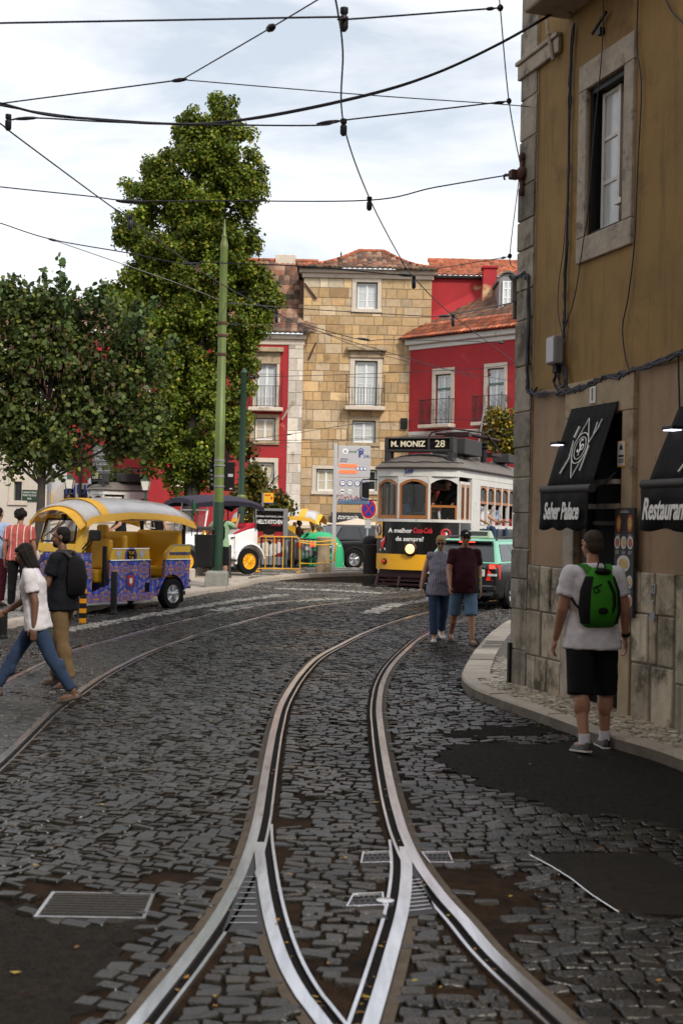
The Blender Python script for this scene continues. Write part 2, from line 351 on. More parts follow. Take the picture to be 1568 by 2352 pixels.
# ---------------------------------------------------------------- the ground
def sheet(name, xs, ys, dz, m, fn=None):
    X, Y = np.meshgrid(xs, ys); Z = Gn(Y)+dz
    V = np.stack([X.ravel(), Y.ravel(), Z.ravel()], 1); n = len(xs)
    fs = [(j*n+i, j*n+i+1, (j+1)*n+i+1, (j+1)*n+i) for j in range(len(ys)-1) for i in range(n-1)]
    return tag(rawmesh(name, V, fs, m), kind='structure')
sheet('street', [-400, -60, -20, -10, -5, -2, 0, 2, 5, 10, 20, 60, 400], [-60, -10, 0, 4, 8, 12, 16, 20, 24, 28, 32, 36, 40, 42, 46, 50, 54, 58, 62, 80, 160, 900], -.018, 'earth')
g2 = lambda *p: [gnd(*q).xy for q in p]
def curve2(px, n=10, ext0=None):
    P = [Vector((*q, 0)) for q in g2(*px)]
    if ext0: d = (P[0]-P[1]).normalized(); P = [P[0]+d*ext0]+P
    return [p.xy for p in catmull(P, n)]
railA = curve2([(312, 2352), (431, 2203), (503, 2102), (553, 2008), (577, 1940), (592, 1880), (604, 1810), (616, 1740), (630, 1672), (650, 1610), (692, 1546), (740, 1503), (815, 1464), (880, 1437), (945, 1416), (1010, 1400), (1080, 1387), (1150, 1377)], 8, 2)
railC = curve2([(1304, 2352), (1221, 2277), (1169, 2230), (1117, 2178), (1065, 2116), (1013, 2058), (961, 1986), (930, 1922), (913, 1870), (900, 1820), (886, 1750), (875, 1680), (870, 1620), (880, 1565), (905, 1522), (945, 1482), (982, 1456), (1041, 1432), (1088, 1414), (1143, 1399), (1230, 1384)], 8, 2)
railB = curve2([(744, 2352), (690, 2280), (650, 2205), (622, 2120), (606, 2040), (598, 1975), (594, 1930), (594, 1893)], 8, 2)
railD = curve2([(851, 2352), (877, 2266), (903, 2173), (922, 2100), (931, 2040), (933, 1985), (926, 1930)], 8, 2)
railL1 = curve2([(-180, 1660), (-90, 1615), (0, 1573), (101, 1523), (202, 1484), (360, 1441), (497, 1409), (632, 1386), (760, 1372), (909, 1362), (1010, 1352)], 8)
railL2 = curve2([(-120, 1850), (-60, 1800), (0, 1748), (60, 1690), (119, 1633), (173, 1595), (252, 1543), (360, 1491), (468, 1453), (564, 1427), (640, 1407), (728, 1391), (820, 1381), (909, 1373), (1030, 1360)], 8)
def normals2(P):
    N = []
    for i in range(len(P)):
        d = (P[min(i+1, len(P)-1)]-P[max(i-1, 0)]).normalized(); N.append(Vector((-d.y, d.x)))
    return N
def strip(mb, P, o0, o1, dz, mi=0, depth=.03):
    N = normals2(P)
    R = []
    for p, n in zip(P, N):
        a = p+n*o0; b = p+n*o1; z = G(p.y)+dz
        R.append([(a.x, a.y, z-depth), (a.x, a.y, z), (b.x, b.y, z), (b.x, b.y, z-depth)])
    return mb.loft(R, mi, None, True)
def rail(track, P, lip, w=.058, dz=0., head0=0):
    """grooved street rail: polished head, dark groove, thin lip (lip = +1 left of travel, -1 right)"""
    h = w/2
    r = strip(MB(), P[:len(P)-head0], -h, h, .006+dz).build('rail', ['rail_steel'], track, smooth=30)
    o0, o1 = (h, h+.042) if lip > 0 else (-h-.042, -h)
    strip(MB(), P, o0+.002, o1-.002, -.013+dz*.7, depth=.01).build('groove', ['dark'], r)
    o0, o1 = (h+.042, h+.058) if lip > 0 else (-h-.058, -h-.042)
    strip(MB(), P, o0, o1, .004+dz).build('guard_lip', ['rail_steel'], r, smooth=30)
    o0, o1 = (-h-.05, -h-.003) if lip > 0 else (h+.003, h+.05)
    strip(MB(), P, o0, o1, -.005+dz*.6, depth=.008).build('bedding', ['concrete_edge'], r)
    return r
trk = thing('tram_track', 'polished steel tram rails splitting in two towards the bottom of the picture', 'tram track')
rail(trk, railA, -1); rail(trk, railC, 1)
rail(trk, railB, -1, .058, -.0025, 9); rail(trk, railD, 1, .062, -.0015, 3)
trk2 = thing('tram_track', 'double curve of thin tram rails crossing behind the walking woman in white', 'tram track')
rail(trk2, railL1, -1, .055); rail(trk2, railL2, -1, .06)
def gpoly(px, up=0.): return [gnd(*p).xy for p in px]
def flat_poly(name, P, dz, m, th=.012, parent=None, kind='structure'):
    mb = MB(); R = [[(p.x, p.y, G(p.y)+dz-th) for p in P], [(p.x, p.y, G(p.y)+dz) for p in P]]
    mb.loft(R); o = mb.build(name, [m], parent, smooth=None)
    if kind and not parent: tag(o, kind=kind)
    return o
plateL = gpoly([(580, 1962), (604, 2142), (510, 2142)]); plateR = gpoly([(950, 1985), (1004, 2100), (930, 2108)])
for P in (plateL, plateR):
    o = flat_poly('switch_plate', P, .004, 'iron', .02, trk, None)
    mb = MB(); c = sum(P, Vector((0, 0)))/3
    for k in range(9):
        t = .35+.07*k; a = P[0].lerp(P[1], t); b = P[0].lerp(P[2], t); a = a.lerp(b, .12); b2 = b.lerp(a, .12); q = Vector((0, .006))
        z = G(a.y)+.007
        mb.quad((a.x, a.y-.006, z), (b2.x, b2.y-.006, z), (b2.x, b2.y+.006, z), (a.x, a.y+.006, z))
    mb.build('tread_stripe_pattern', ['rail_steel'], o)
def in_poly(X, Y, P, grow=0.):
    P = np.array([tuple(p) for p in P]); c = P.mean(0)
    if grow: P = c+(P-c)*(1+grow)
    r = np.zeros(len(X), bool); j = len(P)-1
    for i in range(len(P)):
        xi, yi = P[i]; xj, yj = P[j]
        with np.errstate(divide='ignore', invalid='ignore'):
            r ^= ((yi > Y) != (yj > Y)) & (X < (xj-xi)*(Y-yi)/(yj-yi+1e-12)+xi)
        j = i
    return r
# asphalt repairs, iron covers and slabs let into the stones
patches = [gpoly(p) for p in (
    [(1012, 1735), (1030, 1716), (1084, 1708), (1160, 1700), (1228, 1706), (1391, 1703), (1480, 1735), (1700, 1800), (1700, 1945), (1568, 1902), (1440, 1880), (1319, 1872), (1230, 1838), (1151, 1812), (1110, 1800), (1065, 1782), (1020, 1768)],
    [(1030, 1686), (1110, 1668), (1275, 1666), (1300, 1682), (1180, 1690), (1045, 1697)],
    [(-160, 2075), (60, 2060), (82, 2118), (345, 2122), (300, 2165), (280, 2222), (232, 2245), (195, 2290), (150, 2352), (110, 2440), (-200, 2440)])]
slab = gpoly([(1216, 1966), (1360, 1960), (1500, 1962), (1640, 2030), (1640, 2105), (1420, 2098), (1310, 2020)])
def ragged(P, a=.035, st=.07):
    O = []
    for i in range(len(P)):
        p, q = P[i], P[(i+1) % len(P)]; n = max(1, int((q-p).length/st)); d = (q-p).normalized(); m_ = Vector((-d.y, d.x))
        O += [p.lerp(q, k/n)+m_*(random.gauss(0, a)+a*1.5*math.sin(k*.9+i)) for k in range(n)]
    return O
patches = [ragged(P) for P in patches]
for P in patches:
    flat_poly('asphalt_patch', P, -.004, 'asphalt', .02)
    xs = np.array([tuple(p) for p in P]); gx = rng.uniform(xs[:, 0].min(), xs[:, 0].max(), 5200); gy = rng.uniform(xs[:, 1].min(), xs[:, 1].max(), 5200); k = in_poly(gx, gy, P) & (np.abs(gx) < gy*.29); gx, gy = gx[k], gy[k]; s = rng.uniform(.004, .011, len(gx))
    Vg = np.stack([np.stack([gx+s*dx*rng.uniform(.6, 1.2, len(gx)), gy+s*dy*rng.uniform(.6, 1.2, len(gx)), Gn(gy)-.004+dz*s*.5], 1) for dx, dy, dz in ((-1, -.6, 0), (1, -.7, 0), (.8, .8, 0), (-.9, .7, 0), (0, 0, 1))], 1)
    Fg = (np.arange(len(gx))[:, None, None]*5+np.array([(0, 1, 4), (1, 2, 4), (2, 3, 4), (3, 0, 4)])[None]).reshape(-1, 3); tag(rawmesh('grit', Vg.reshape(-1, 3), Fg, 'asphalt', None, False), 'loose dark grit on the tarmac patches', 'grit', kind='stuff')
flat_poly('asphalt_patch', slab, .004, 'asphalt', .02)
mb = MB(); e = [Vector((*p, G(p.y)+.006)) for p in (slab[0], slab[0].lerp(slab[6], .5)+Vector((.01, .0)), slab[6], slab[6].lerp(slab[5], .5)-Vector((.012, 0)), slab[5])]
mb.tube(e, .0035, 6); o = mb.build('slab_edging', ['rail_steel']); tag(o, 'worn bright metal edging along the dark slab in the cobbles', 'edging')
covers = [[(120, 2050), (356, 2055), (334, 2112), (77, 2108)], [(832, 1958), (896, 1956), (900, 1982), (827, 1984)], [(966, 1958), (1030, 1957), (1042, 1983), (985, 1983)], [(810, 2054), (880, 2051), (884, 2081), (794, 2084)]]
clab = ['large steel chequer-plate cover with pale rim beside the tarmac patch', 'small iron cover inside the rails, farther of the two', 'small iron cover against the outer side of the right rail', 'small iron cover inside the rails with a rounded lug, nearer of the two']
cover_polys = []
for i, (c, lb) in enumerate(zip(covers, clab)):
    P = gpoly(c); cover_polys.append(P); cc = sum(P, Vector((0, 0)))/4
    t = thing('utility_cover', lb, 'manhole cover', (cc.x, cc.y, G(cc.y)))
    Q = [p-cc for p in P]; inn = lambda f: [q*f for q in Q]
    mb = MB(); A = Q; B = inn(.88 if i else .93)
    for k in range(4):
        a, b, c_, d = A[k], A[(k+1) % 4], B[(k+1) % 4], B[k]
        mb.prism([tuple(a), tuple(b), tuple(c_), tuple(d)], -.02, .006, 'xy')
    mb.build('rim', ['rail_steel'], t, None)
    MB().prism([tuple(q) for q in B], -.02, -.002, 'xy').build('lid', ['iron'], t, None)
    mb = MB()
    nu, nv = (18, 9) if i == 0 else (5, 3)
    for u in range(nu):
        for v in range(nv):
            p = B[0].lerp(B[1], (u+.5+(.25 if v % 2 else -.25))/nu).lerp(B[3].lerp(B[2], (u+.5+(.25 if v % 2 else -.25))/nu), (v+.5)/nv)
            w, h_ = ((.012, .009) if i == 0 else (.008, .006)); mb.box(p.x-w, p.x+w, p.y-h_, p.y+h_, -.002, .003)
    mb.build('chequer_studs', ['rail_side' if i == 0 else 'iron'], t, None)  # raised tread studs on the lid, no tiles
    if i == 3: MB().lathe([(.045, -.02), (.045, .008), (.03, .010)], 14, (.09, -.02, 0)).build('lug', ['rail_steel'], t)
# ---- stones
def dist_curve(X, Y, P):
    P = np.array([tuple(p) for p in P]); d = np.full(len(X), 1e9)
    for k in range(0, len(X), 4000):
        a = (X[k:k+4000, None]-P[None, :, 0])**2+(Y[k:k+4000, None]-P[None, :, 1])**2; d[k:k+4000] = np.sqrt(a.min(1))
    return d
def resample(P, step):
    P = np.array([tuple(p) for p in P]); s = np.r_[0, np.cumsum(np.hypot(*np.diff(P, axis=0).T))]
    t = np.arange(0, s[-1], step); return np.stack([np.interp(t, s, P[:, 0]), np.interp(t, s, P[:, 1])], 1)
def grid_stones(box, ang, pitch, lmin, lmax, jig=.0):
    """rows of setts in a rotated frame; returns x,y,halflen,halfwid,angle"""
    x0, x1, y0, y1 = box; cx, cy = (x0+x1)/2, (y0+y1)/2; R = math.hypot(x1-x0, y1-y0)/2; out = []
    ca, sa = math.cos(ang), math.sin(ang); v = -R
    while v < R:
        p = pitch*random.uniform(.78, 1.25); u = -R+random.random()*.1
        n = int(2*R/((lmin+lmax)/2))+2; L_ = rng.uniform(lmin, lmax, n); U = u+np.cumsum(L_)-L_/2
        vv = v+p/2+jig*np.sin(U*1.3+v*.7)+.04*np.sin(U*.5+1)
        X = cx+U*ca-vv*sa; Y = cy+U*sa+vv*ca; k = (X > x0) & (X < x1) & (Y > y0) & (Y < y1)
        out.append(np.stack([X[k], Y[k], L_[k]/2, np.full(k.sum(), p/2), np.full(k.sum(), ang)], 1)); v += p
    return np.concatenate(out)
def make_stones(name, S, m, colfn, hi=.0, joint=.009, far=15., dome=.006, tilt=.075, off=0., crown=.91):
    """each sett a little domed block with its own tilt, height and tone, all in one mesh"""
    objs = []
    for tier in (0, 1):
        T = S[(S[:, 1] < far)] if tier == 0 else S[(S[:, 1] >= far)]
        if len(T) == 0: continue
        n = len(T); K = 8 if tier == 0 else 4
        base = np.array([(-.85, -1), (.85, -1), (1, -.75), (1, .75), (.85, 1), (-.85, 1), (-1, .75), (-1, -.75)] if K == 8 else [(-1, -1), (1, -1), (1, 1), (-1, 1)], float)
        hl = (T[:, 2]-joint/2)[:, None]; hw = (T[:, 3]-joint/2)[:, None]
        px = base[None, :, 0]*hl*rng.uniform(.9, 1.03, (n, K)); py = base[None, :, 1]*hw*rng.uniform(.86, 1.04, (n, K))
        a = T[:, 4:5]+rng.normal(0, .06, (n, 1)); ca, sa = np.cos(a), np.sin(a)
        h = rng.normal(0, .0032, (n, 1))+hi; tx = rng.normal(0, tilt, (n, 1)); ty = rng.normal(0, tilt, (n, 1))
        rings = []
        for sc, z in ((1.0, -.03), (.985, -.007), (crown, 0.)):
            qx, qy = px*sc, py*sc; zz = z+h+qx*tx+qy*ty+rng.normal(0, .0012, (n, K))
            rings.append(np.stack([T[:, 0:1]+qx*ca-qy*sa, T[:, 1:2]+qx*sa+qy*ca, zz+off+Gn(T[:, 1:2])], 2))
        cen = np.stack([T[:, 0], T[:, 1], (h[:, 0]+dome*.5+off+Gn(T[:, 1]))], 1)[:, None, :]
        V = np.concatenate(rings+[cen], 1); nv = V.shape[1]
        loc = []
        for r in range(2):
            for i in range(K): loc.append((r*K+i, r*K+(i+1) % K, (r+1)*K+(i+1) % K, (r+1)*K+i))
        tri = [(2*K+i, 2*K+(i+1) % K, 3*K) for i in range(K)]
        # top as quads around the centre so that one face size serves
        top = [(2*K+i, 2*K+(i+1) % K, 2*K+(i+2) % K, 3*K) for i in range(0, K, 2)]
        Fq = np.array(loc+top); Fa = (np.arange(n)[:, None, None]*nv+Fq[None]).reshape(-1, 4)
        cols = np.repeat(colfn(T), len(Fq), 0)
        objs.append(rawmesh(name, V.reshape(-1, 3), Fa, m, cols))
    if len(objs) == 2:   # one object
        bm = bmesh.new(); bm.from_mesh(objs[0].data); bm.from_mesh(objs[1].data); bm.to_mesh(objs[0].data); bm.free(); bpy.data.objects.remove(objs[1])
    objs[0].data.set_sharp_from_angle(angle=rad(24)); return objs[0]
def frustum(S, m=.03):
    u = S[:, 0]/np.maximum(S[:, 1], .1); return S[(S[:, 1] > 3.9) & (np.abs(u) < .262+m)]
allrails = [railA, railC, railB, railD, railL1, railL2]
Aarr = np.array([tuple(p) for p in railA]); Carr = np.array([tuple(p) for p in railC])
def side_of(X, Y, P):
    """signed: + if left of curve"""
    P = np.array([tuple(p) for p in P]); out = np.zeros(len(X))
    for k in range(0, len(X), 4000):
        i = ((X[k:k+4000, None]-P[None, :, 0])**2+(Y[k:k+4000, None]-P[None, :, 1])**2).argmin(1); i = np.clip(i, 1, len(P)-2)
        d = P[i+1]-P[i-1]; out[k:k+4000] = d[:, 0]*(Y[k:k+4000]-P[i, 1])-d[:, 1]*(X[k:k+4000]-P[i, 0])
    return out
def corridor(Pl, Pr, pitch, lmin, lmax):
    """rows laid square across a track between two rails"""
    L_ = resample(Pl, .05); R_ = resample(Pr, .05); n = 200
    out = []; m_ = min(len(L_), len(R_)); tl = np.linspace(0, 1, int(max(len(L_), len(R_))*.05/pitch))
    for t in tl:
        a = L_[int(t*(len(L_)-1))]; b = R_[int(t*(len(R_)-1))]
        d = b-a; W = np.hypot(*d); ang = math.atan2(d[1], d[0]); u = .122
        while u < W-.16:
            l = random.uniform(lmin, lmax); l = min(l, W-.122-u)
            if l > .04:
                c = a+d/W*(u+l/2); out.append((c[0], c[1]+random.gauss(0, .004), l/2, pitch/2, ang))
            u += l
    return np.array(out)
kerb_px = [(1320, 1402), (1240, 1412), (1174, 1434), (1130, 1462), (1095, 1500), (1066, 1545), (1060, 1576), (1090, 1602), (1150, 1627), (1220, 1652), (1290, 1678), (1350, 1702), (1420, 1722), (1500, 1746), (1568, 1772), (1760, 1850)]
kerbP = [p for p in curve2(kerb_px, 6)]
plaza_px = [(-330, 1490), (-60, 1455), (60, 1436), (140, 1420), (200, 1405), (300, 1387), (400, 1377), (470, 1364), (520, 1357), (560, 1348), (600, 1338), (680, 1328), (780, 1323), (862, 1321)]
plazaP = [p for p in curve2(plaza_px, 6)]
S1 = corridor(railA, railC, .084, .065, .17)
S4 = corridor(railL1, railL2, .095, .07, .13)
box = (-10, 7, 3.9, 35)
S2 = grid_stones(box, rad(-17), .086, .065, .16, .03); S3 = grid_stones(box, rad(6), .088, .065, .17, .03); S5 = grid_stones(box, rad(12), .095, .075, .13, .03)
S2, S3, S5 = map(frustum, (S2, S3, S5)); S1 = frustum(S1); S4 = frustum(S4)
def m_far(S, curves, d):
    k = np.ones(len(S), bool)
    for P, lp in curves: k &= dist_curve(S[:, 0], S[:, 1], resample(P, .03)) > d
    return S[k]
AC = [(railA, 0), (railC, 0), (railL1, 0), (railL2, 0)]
S2 = S2[(side_of(S2[:, 0], S2[:, 1], railA) > 0) & (side_of(S2[:, 0], S2[:, 1], railL2) < 0)]; S2 = m_far(m_far(S2, [(railA, 0), (railL1, 0)], .095), [(railL2, 0)], .118)
S3 = S3[side_of(S3[:, 0], S3[:, 1], railC) < 0]; S3 = m_far(S3, AC, .095)
S5 = S5[side_of(S5[:, 0], S5[:, 1], railL1) > 0]; S5 = m_far(S5, AC, .098)
for P_, sg in ((railB, 1), (railD, -1)):
    d_ = dist_curve(S1[:, 0], S1[:, 1], resample(P_, .03)); s_ = side_of(S1[:, 0], S1[:, 1], P_)*sg; S1 = S1[d_ > np.where(s_ < 0, .132, .088)]
S = np.concatenate([S1, S2, S3, S4, S5])
for P in patches+[slab]+cover_polys+[plateL, plateR]: S = S[~in_poly(S[:, 0], S[:, 1], P, .02)]
# stay off the pavements
kz = [tuple(p) for p in kerbP]+[(9, 4), (9, 30)]; S = S[~in_poly(S[:, 0], S[:, 1], kz)]
pz = [tuple(p) for p in plazaP]+[(3, 60), (-40, 60), (-40, 22)]; S = S[~in_poly(S[:, 0], S[:, 1], pz)]
# worn, bare spots
bare = np.zeros(len(S), bool)
for (px, py, r) in ((640, 1880, .22), (380, 2010, .16), (1080, 2010, .33), (1120, 2120, .3), (1180, 2060, .25), (120, 2040, .25), (1040, 1960, .12), (700, 1830, .1), (1010, 2280, .12)):
    q = gnd(px, py); bare |= np.hypot(S[:, 0]-q.x, S[:, 1]-q.y) < r*rng.uniform(.5, 1.1, len(S))
S = S[~bare]; S = S[rng.random(len(S)) > .012]
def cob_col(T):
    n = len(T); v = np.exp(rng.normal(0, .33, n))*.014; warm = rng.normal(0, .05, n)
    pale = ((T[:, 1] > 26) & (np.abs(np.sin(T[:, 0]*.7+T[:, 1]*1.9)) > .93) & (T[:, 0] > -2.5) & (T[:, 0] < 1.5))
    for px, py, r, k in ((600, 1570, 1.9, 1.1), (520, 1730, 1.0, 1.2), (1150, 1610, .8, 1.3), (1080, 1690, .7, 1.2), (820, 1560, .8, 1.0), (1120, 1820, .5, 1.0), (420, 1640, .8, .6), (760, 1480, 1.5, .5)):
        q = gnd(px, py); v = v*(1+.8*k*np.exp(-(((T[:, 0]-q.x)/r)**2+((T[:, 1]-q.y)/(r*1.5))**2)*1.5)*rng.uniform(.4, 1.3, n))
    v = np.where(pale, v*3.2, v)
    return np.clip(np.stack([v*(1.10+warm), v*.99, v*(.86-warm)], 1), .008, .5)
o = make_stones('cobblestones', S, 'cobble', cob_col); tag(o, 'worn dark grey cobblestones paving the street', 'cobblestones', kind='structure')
print('stones', len(S))
# pale setts laid as a marking along the left kerb and across the road
def pale_col(T):
    n = len(T); v = np.exp(rng.normal(0, .18, n))*.27; return np.stack([v, v*.93, v*.84], 1)
# right pavement: kerb stones, limestone cubes
KP = resample(kerbP, .02); kn = len(KP); seg = [i for i in range(0, kn, 36)]+[kn-1]
mbk = MB(); Kv = [Vector(p) for p in KP]; KN = normals2(Kv)
def kerb_h(p): return .105
for a, b in zip(seg[:-1], seg[1:]):
    w = .17 if Kv[a].y < 15.8 else .34; sg = 1
    R = []; j = random.uniform(-.006, .006)
    idx = list(range(a, b, 6))+[b]
    for q, i in enumerate(idx):
        e = .006 if q == 0 else (-.006 if q == len(idx)-1 else 0)
        d = Vector((KN[i].y, -KN[i].x)); p = Kv[i]+d*e; n = KN[i]; z = G(p.y)+kerb_h(p)+j
        pts = [(0, -.05), (.0, -.03-z+G(p.y)+z), (.012+random.uniform(0, .008), z-G(p.y)), (w, z-G(p.y)), (w, -.05)]
        prof = [(0.0, -.06), (.004, (z-G(p.y))*.7), (.02, z-G(p.y)), (w, z-G(p.y)+.004), (w, -.06)]
        R.append([(p.x+n.x*o_, p.y+n.y*o_, G(p.y)+zz) for o_, zz in prof])
    v = math.exp(random.gauss(0, .12)); mbk.loft(R, 0, (.36*v, .31*v, .25*v))
kb = mbk.build('kerb', ['limestone'], smooth=35); tag(kb, kind='structure')
# right pavement body and its limestone cubes
o = flat_poly('pavement', [p for p in kerbP[3:-1]]+[Vector((9, 3)), Vector((9, 30))], .082, 'cement', .1)
S6 = frustum(grid_stones((1, 6, 5, 19), rad(-38), .07, .055, .10, .02))
k = in_poly(S6[:, 0], S6[:, 1], [tuple(p) for p in kerbP]+[(9, 4), (9, 30)]) & (dist_curve(S6[:, 0], S6[:, 1], KP) > np.where(S6[:, 1] < 15.8, .19, .37))
S6 = S6[k]
def cal_col(T):
    n = len(T); v = np.exp(rng.normal(0, .25, n))*.40; v = np.where(rng.random(n) < .08, v*.4, v); return np.clip(np.stack([v, v*.86, v*.66], 1), .01, .7)
o = make_stones('pavement_setts', S6, 'calcada', cal_col, .0, .009, 9., .001, .014, .098, crown=.95); tag(o, 'small limestone setts of the pavement', kind='structure')
# plaza on the left: pale slabs, then setts by the crossing people
o = flat_poly('plaza_pavement', plazaP+[Vector((1.6, 44)), Vector((1.7, 60)), Vector((-45, 60)), Vector((-45, 21))], .06, 'pavement', .09)
mbk = MB(); PP = [Vector(p) for p in resample(plazaP, .05)]; PN = normals2(PP)
for a in range(0, len(PP)-1, 16):
    b = min(a+16, len(PP)-1); R = []
    for i in range(a, b+1, 4):
        p, n = PP[i], PN[i]; e = .006 if i == a else 0; h = .105
        R.append([(p.x+e+n.x*o_, p.y+n.y*o_, G(p.y)+z) for o_, z in ((0, -.05), (.005, h-.02), (.02, h), (.26, h+.003), (.26, -.05))])
    v = math.exp(random.gauss(0, .1))
    if len(R) > 1: mbk.loft(R, 0, (.36*v, .31*v, .26*v))
tag(mbk.build('plaza_kerb', ['limestone'], smooth=35), kind='structure')
def plaza_cull(S): return S[in_poly(S[:, 0], S[:, 1], [tuple(p) for p in plazaP]+[(1.6, 44), (-40, 44), (-40, 21)]) & (dist_curve(S[:, 0], S[:, 1], resample(plazaP, .03)) > .3)]
S7 = grid_stones((-12, -4.2, 21, 34), rad(20), .13, .1, .16, .02); S7 = plaza_cull(frustum(S7, .02))
o = make_stones('plaza_setts', S7, 'calcada', lambda T: pale_col(T)*.75, 0, .012, 10, .004, .04, .082); tag(o, 'pale setts of the plaza', kind='structure')
S8 = grid_stones((-2.4, 1.8, 31, 42), rad(4), .22, .18, .3, .03); S8 = plaza_cull(S8); S8 = S8[in_poly(S8[:, 0], S8[:, 1], [tuple(q) for q in g2((515, 1346), (600, 1330), (860, 1316), (870, 1306), (560, 1312))])]
def zeb(T):
    c = pale_col(T)*.85; d = (np.floor(T[:, 1]/.75+T[:, 0]*.12) % 2 == 0); c[d] *= .33; return c
o = make_stones('crossing_setts', S8, 'calcada', zeb, 0, .012, 10, .004, .04, .082); tag(o, 'pale and dark banded setts of the plaza crossing', kind='structure')
# pale sett line laid in the roadway along the kerb
S9 = grid_stones((-8, 3, 21, 34), rad(17), .12, .1, .16); lines = [g2((150, 1448), (260, 1428), (340, 1414), (430, 1398), (520, 1383), (590, 1374), (650, 1366)), g2((500, 1402), (600, 1386), (690, 1380), (790, 1375)), g2((640, 1352), (760, 1356), (860, 1362)), g2((850, 1408), (900, 1390), (960, 1382), (1010, 1372))]
kk = np.zeros(len(S9), bool)
for l in lines: kk |= dist_curve(S9[:, 0], S9[:, 1], resample(l, .03)) < .17
S9 = S9[kk]; S9 = m_far(S9, AC, .1)
o = make_stones('pale_road_setts', S9, 'calcada', pale_col, .008, .012, 10, .004, .04, .0); tag(o, 'pale setts marking lines in the roadway', kind='structure')
# ---------------------------------------------------------------- walls, windows, blocks
def wall_holes(mb, x0, x1, z0, z1, holes, depth=.22, y=0., mi=0):
    xs = sorted({x0, x1, *[h[0] for h in holes], *[h[1] for h in holes]}); zs = sorted({z0, z1, *[h[2] for h in holes], *[h[3] for h in holes]})
    xs = [x for x in xs if x0 <= x <= x1]; zs = [z for z in zs if z0 <= z <= z1]
    for i in range(len(xs)-1):
        for j in range(len(zs)-1):
            cx, cz = (xs[i]+xs[i+1])/2, (zs[j]+zs[j+1])/2
            if any(h[0] < cx < h[1] and h[2] < cz < h[3] for h in holes): continue
            mb.quad((xs[i], y, zs[j]), (xs[i+1], y, zs[j]), (xs[i+1], y, zs[j+1]), (xs[i], y, zs[j+1]), mi)
    for a, b, c, d in holes:
        a_, b_, c_, d_ = max(a, x0), min(b, x1), max(c, z0), min(d, z1)
        if a_ >= b_ or c_ >= d_: continue
        R = [[(a_, yy, c_), (b_, yy, c_), (b_, yy, d_), (a_, yy, d_)] for yy in (y, y+depth)]
        mb.loft(R, mi, None, False)
def cut(r, h):
    x0, x1, z0, z1 = r; a, b, c, d = h
    if x1 <= a or x0 >= b or z1 <= c or z0 >= d: return [r]
    o = []
    if x0 < a: o.append((x0, a, z0, z1))
    if x1 > b: o.append((b, x1, z0, z1))
    m0, m1 = max(x0, a), min(x1, b)
    if z0 < c: o.append((m0, m1, z0, c))
    if z1 > d: o.append((m0, m1, d, z1))
    return o
def ashlar(mb, x0, x1, z0, z1, holes, pal, hs=(.3, .5), ws=(.35, .9), y=-.03, gap=.012, back=.05, jit=.006, xr=None):
    z = z0
    while z < z1-.02:
        h = min(random.uniform(*hs), z1-z); h = h if z1-z-h > .12 else z1-z; x = x0-random.random()*.3
        while x < x1:
            w = random.uniform(*ws); xe = x+w; xe = xe if x1-xe > .15 else x1
            c = random.choice(pal); v = math.exp(random.gauss(0, .13)); c = tuple(q*v for q in c)
            # now and then a block is two stones high or split
            parts = [(max(x, x0), min(xe, x1), z, z+h)]
            if random.random() < .18 and w > .5: m = (x+xe)/2; parts = [(max(x, x0), m, z, z+h), (m, min(xe, x1), z, z+h)]
            for r in parts:
                todo = [r]
                for hh in holes: todo = [q for t in todo for q in cut(t, hh)]
                for a, b, c0, d in todo:
                    if b-a < gap*2.5 or d-c0 < gap*2.5: continue
                    yy = y-random.uniform(0, jit); e = min(.02, (b-a)/5, (d-c0)/5)
                    g = gap/2; R = [[(a+g+i, q, c0+g+i), (b-g-i, q, c0+g+i), (b-g-i, q, d-g-i), (a+g+i, q, d-g-i)] for q, i in ((back, 0), (yy+e*.5, 0), (yy, e*.5))]
                    mb.loft(R, 0, c)
            x = xe
        z += h
def window(par, x0, x1, z0, z1, y=.12, cols=2, rows=3, pane='curtain_pane', fw=.05, fm='window_white', out=None, outm='green_frame', name='window'):
    """sash set in its opening: white sash frame and bars, panes behind, a thin painted outer frame"""
    mb = MB(); t = .05; mid = .5*(x0+x1)
    o_ = .05
    X0, X1, Z0, Z1 = x0+o_, x1-o_, z0+.01, z1-o_
    mb.box(X0, X0+fw, y, y+t, Z0, Z1); mb.box(X1-fw, X1, y, y+t, Z0, Z1); mb.box(X0+fw, X1-fw, y, y+t, Z0, Z0+fw*1.3); mb.box(X0+fw, X1-fw, y, y+t, Z1-fw, Z1)
    for c in range(1, cols):
        xm = X0+(X1-X0)*c/cols; mb.box(xm-fw*.75, xm+fw*.75, y-.012, y+t-.004, Z0+fw*1.3, Z1-fw)
    for r in range(1, rows):
        zm = Z0+(Z1-Z0)*r/rows
        for c in range(cols):
            a = X0+(X1-X0)*c/cols+fw*.8; b = X0+(X1-X0)*(c+1)/cols-fw*.8; mb.box(a, b, y+.008, y+t-.008, zm-.014, zm+.014)
    w = mb.build(name, [fm], par, None)
    MB().box(X0+.01, X1-.01, y+t*.5, y+t*.5+.012, Z0+.01, Z1-.01).build('pane', [pane], w, None)
    f = MB(); f.box(x0, X0, y-.02, y+.08, z0, z1); f.box(X1, x1, y-.02, y+.08, z0, z1); f.box(X0, X1, y-.02, y+.08, Z1, z1)
    f.build('frame', [outm], w, None)
    return w
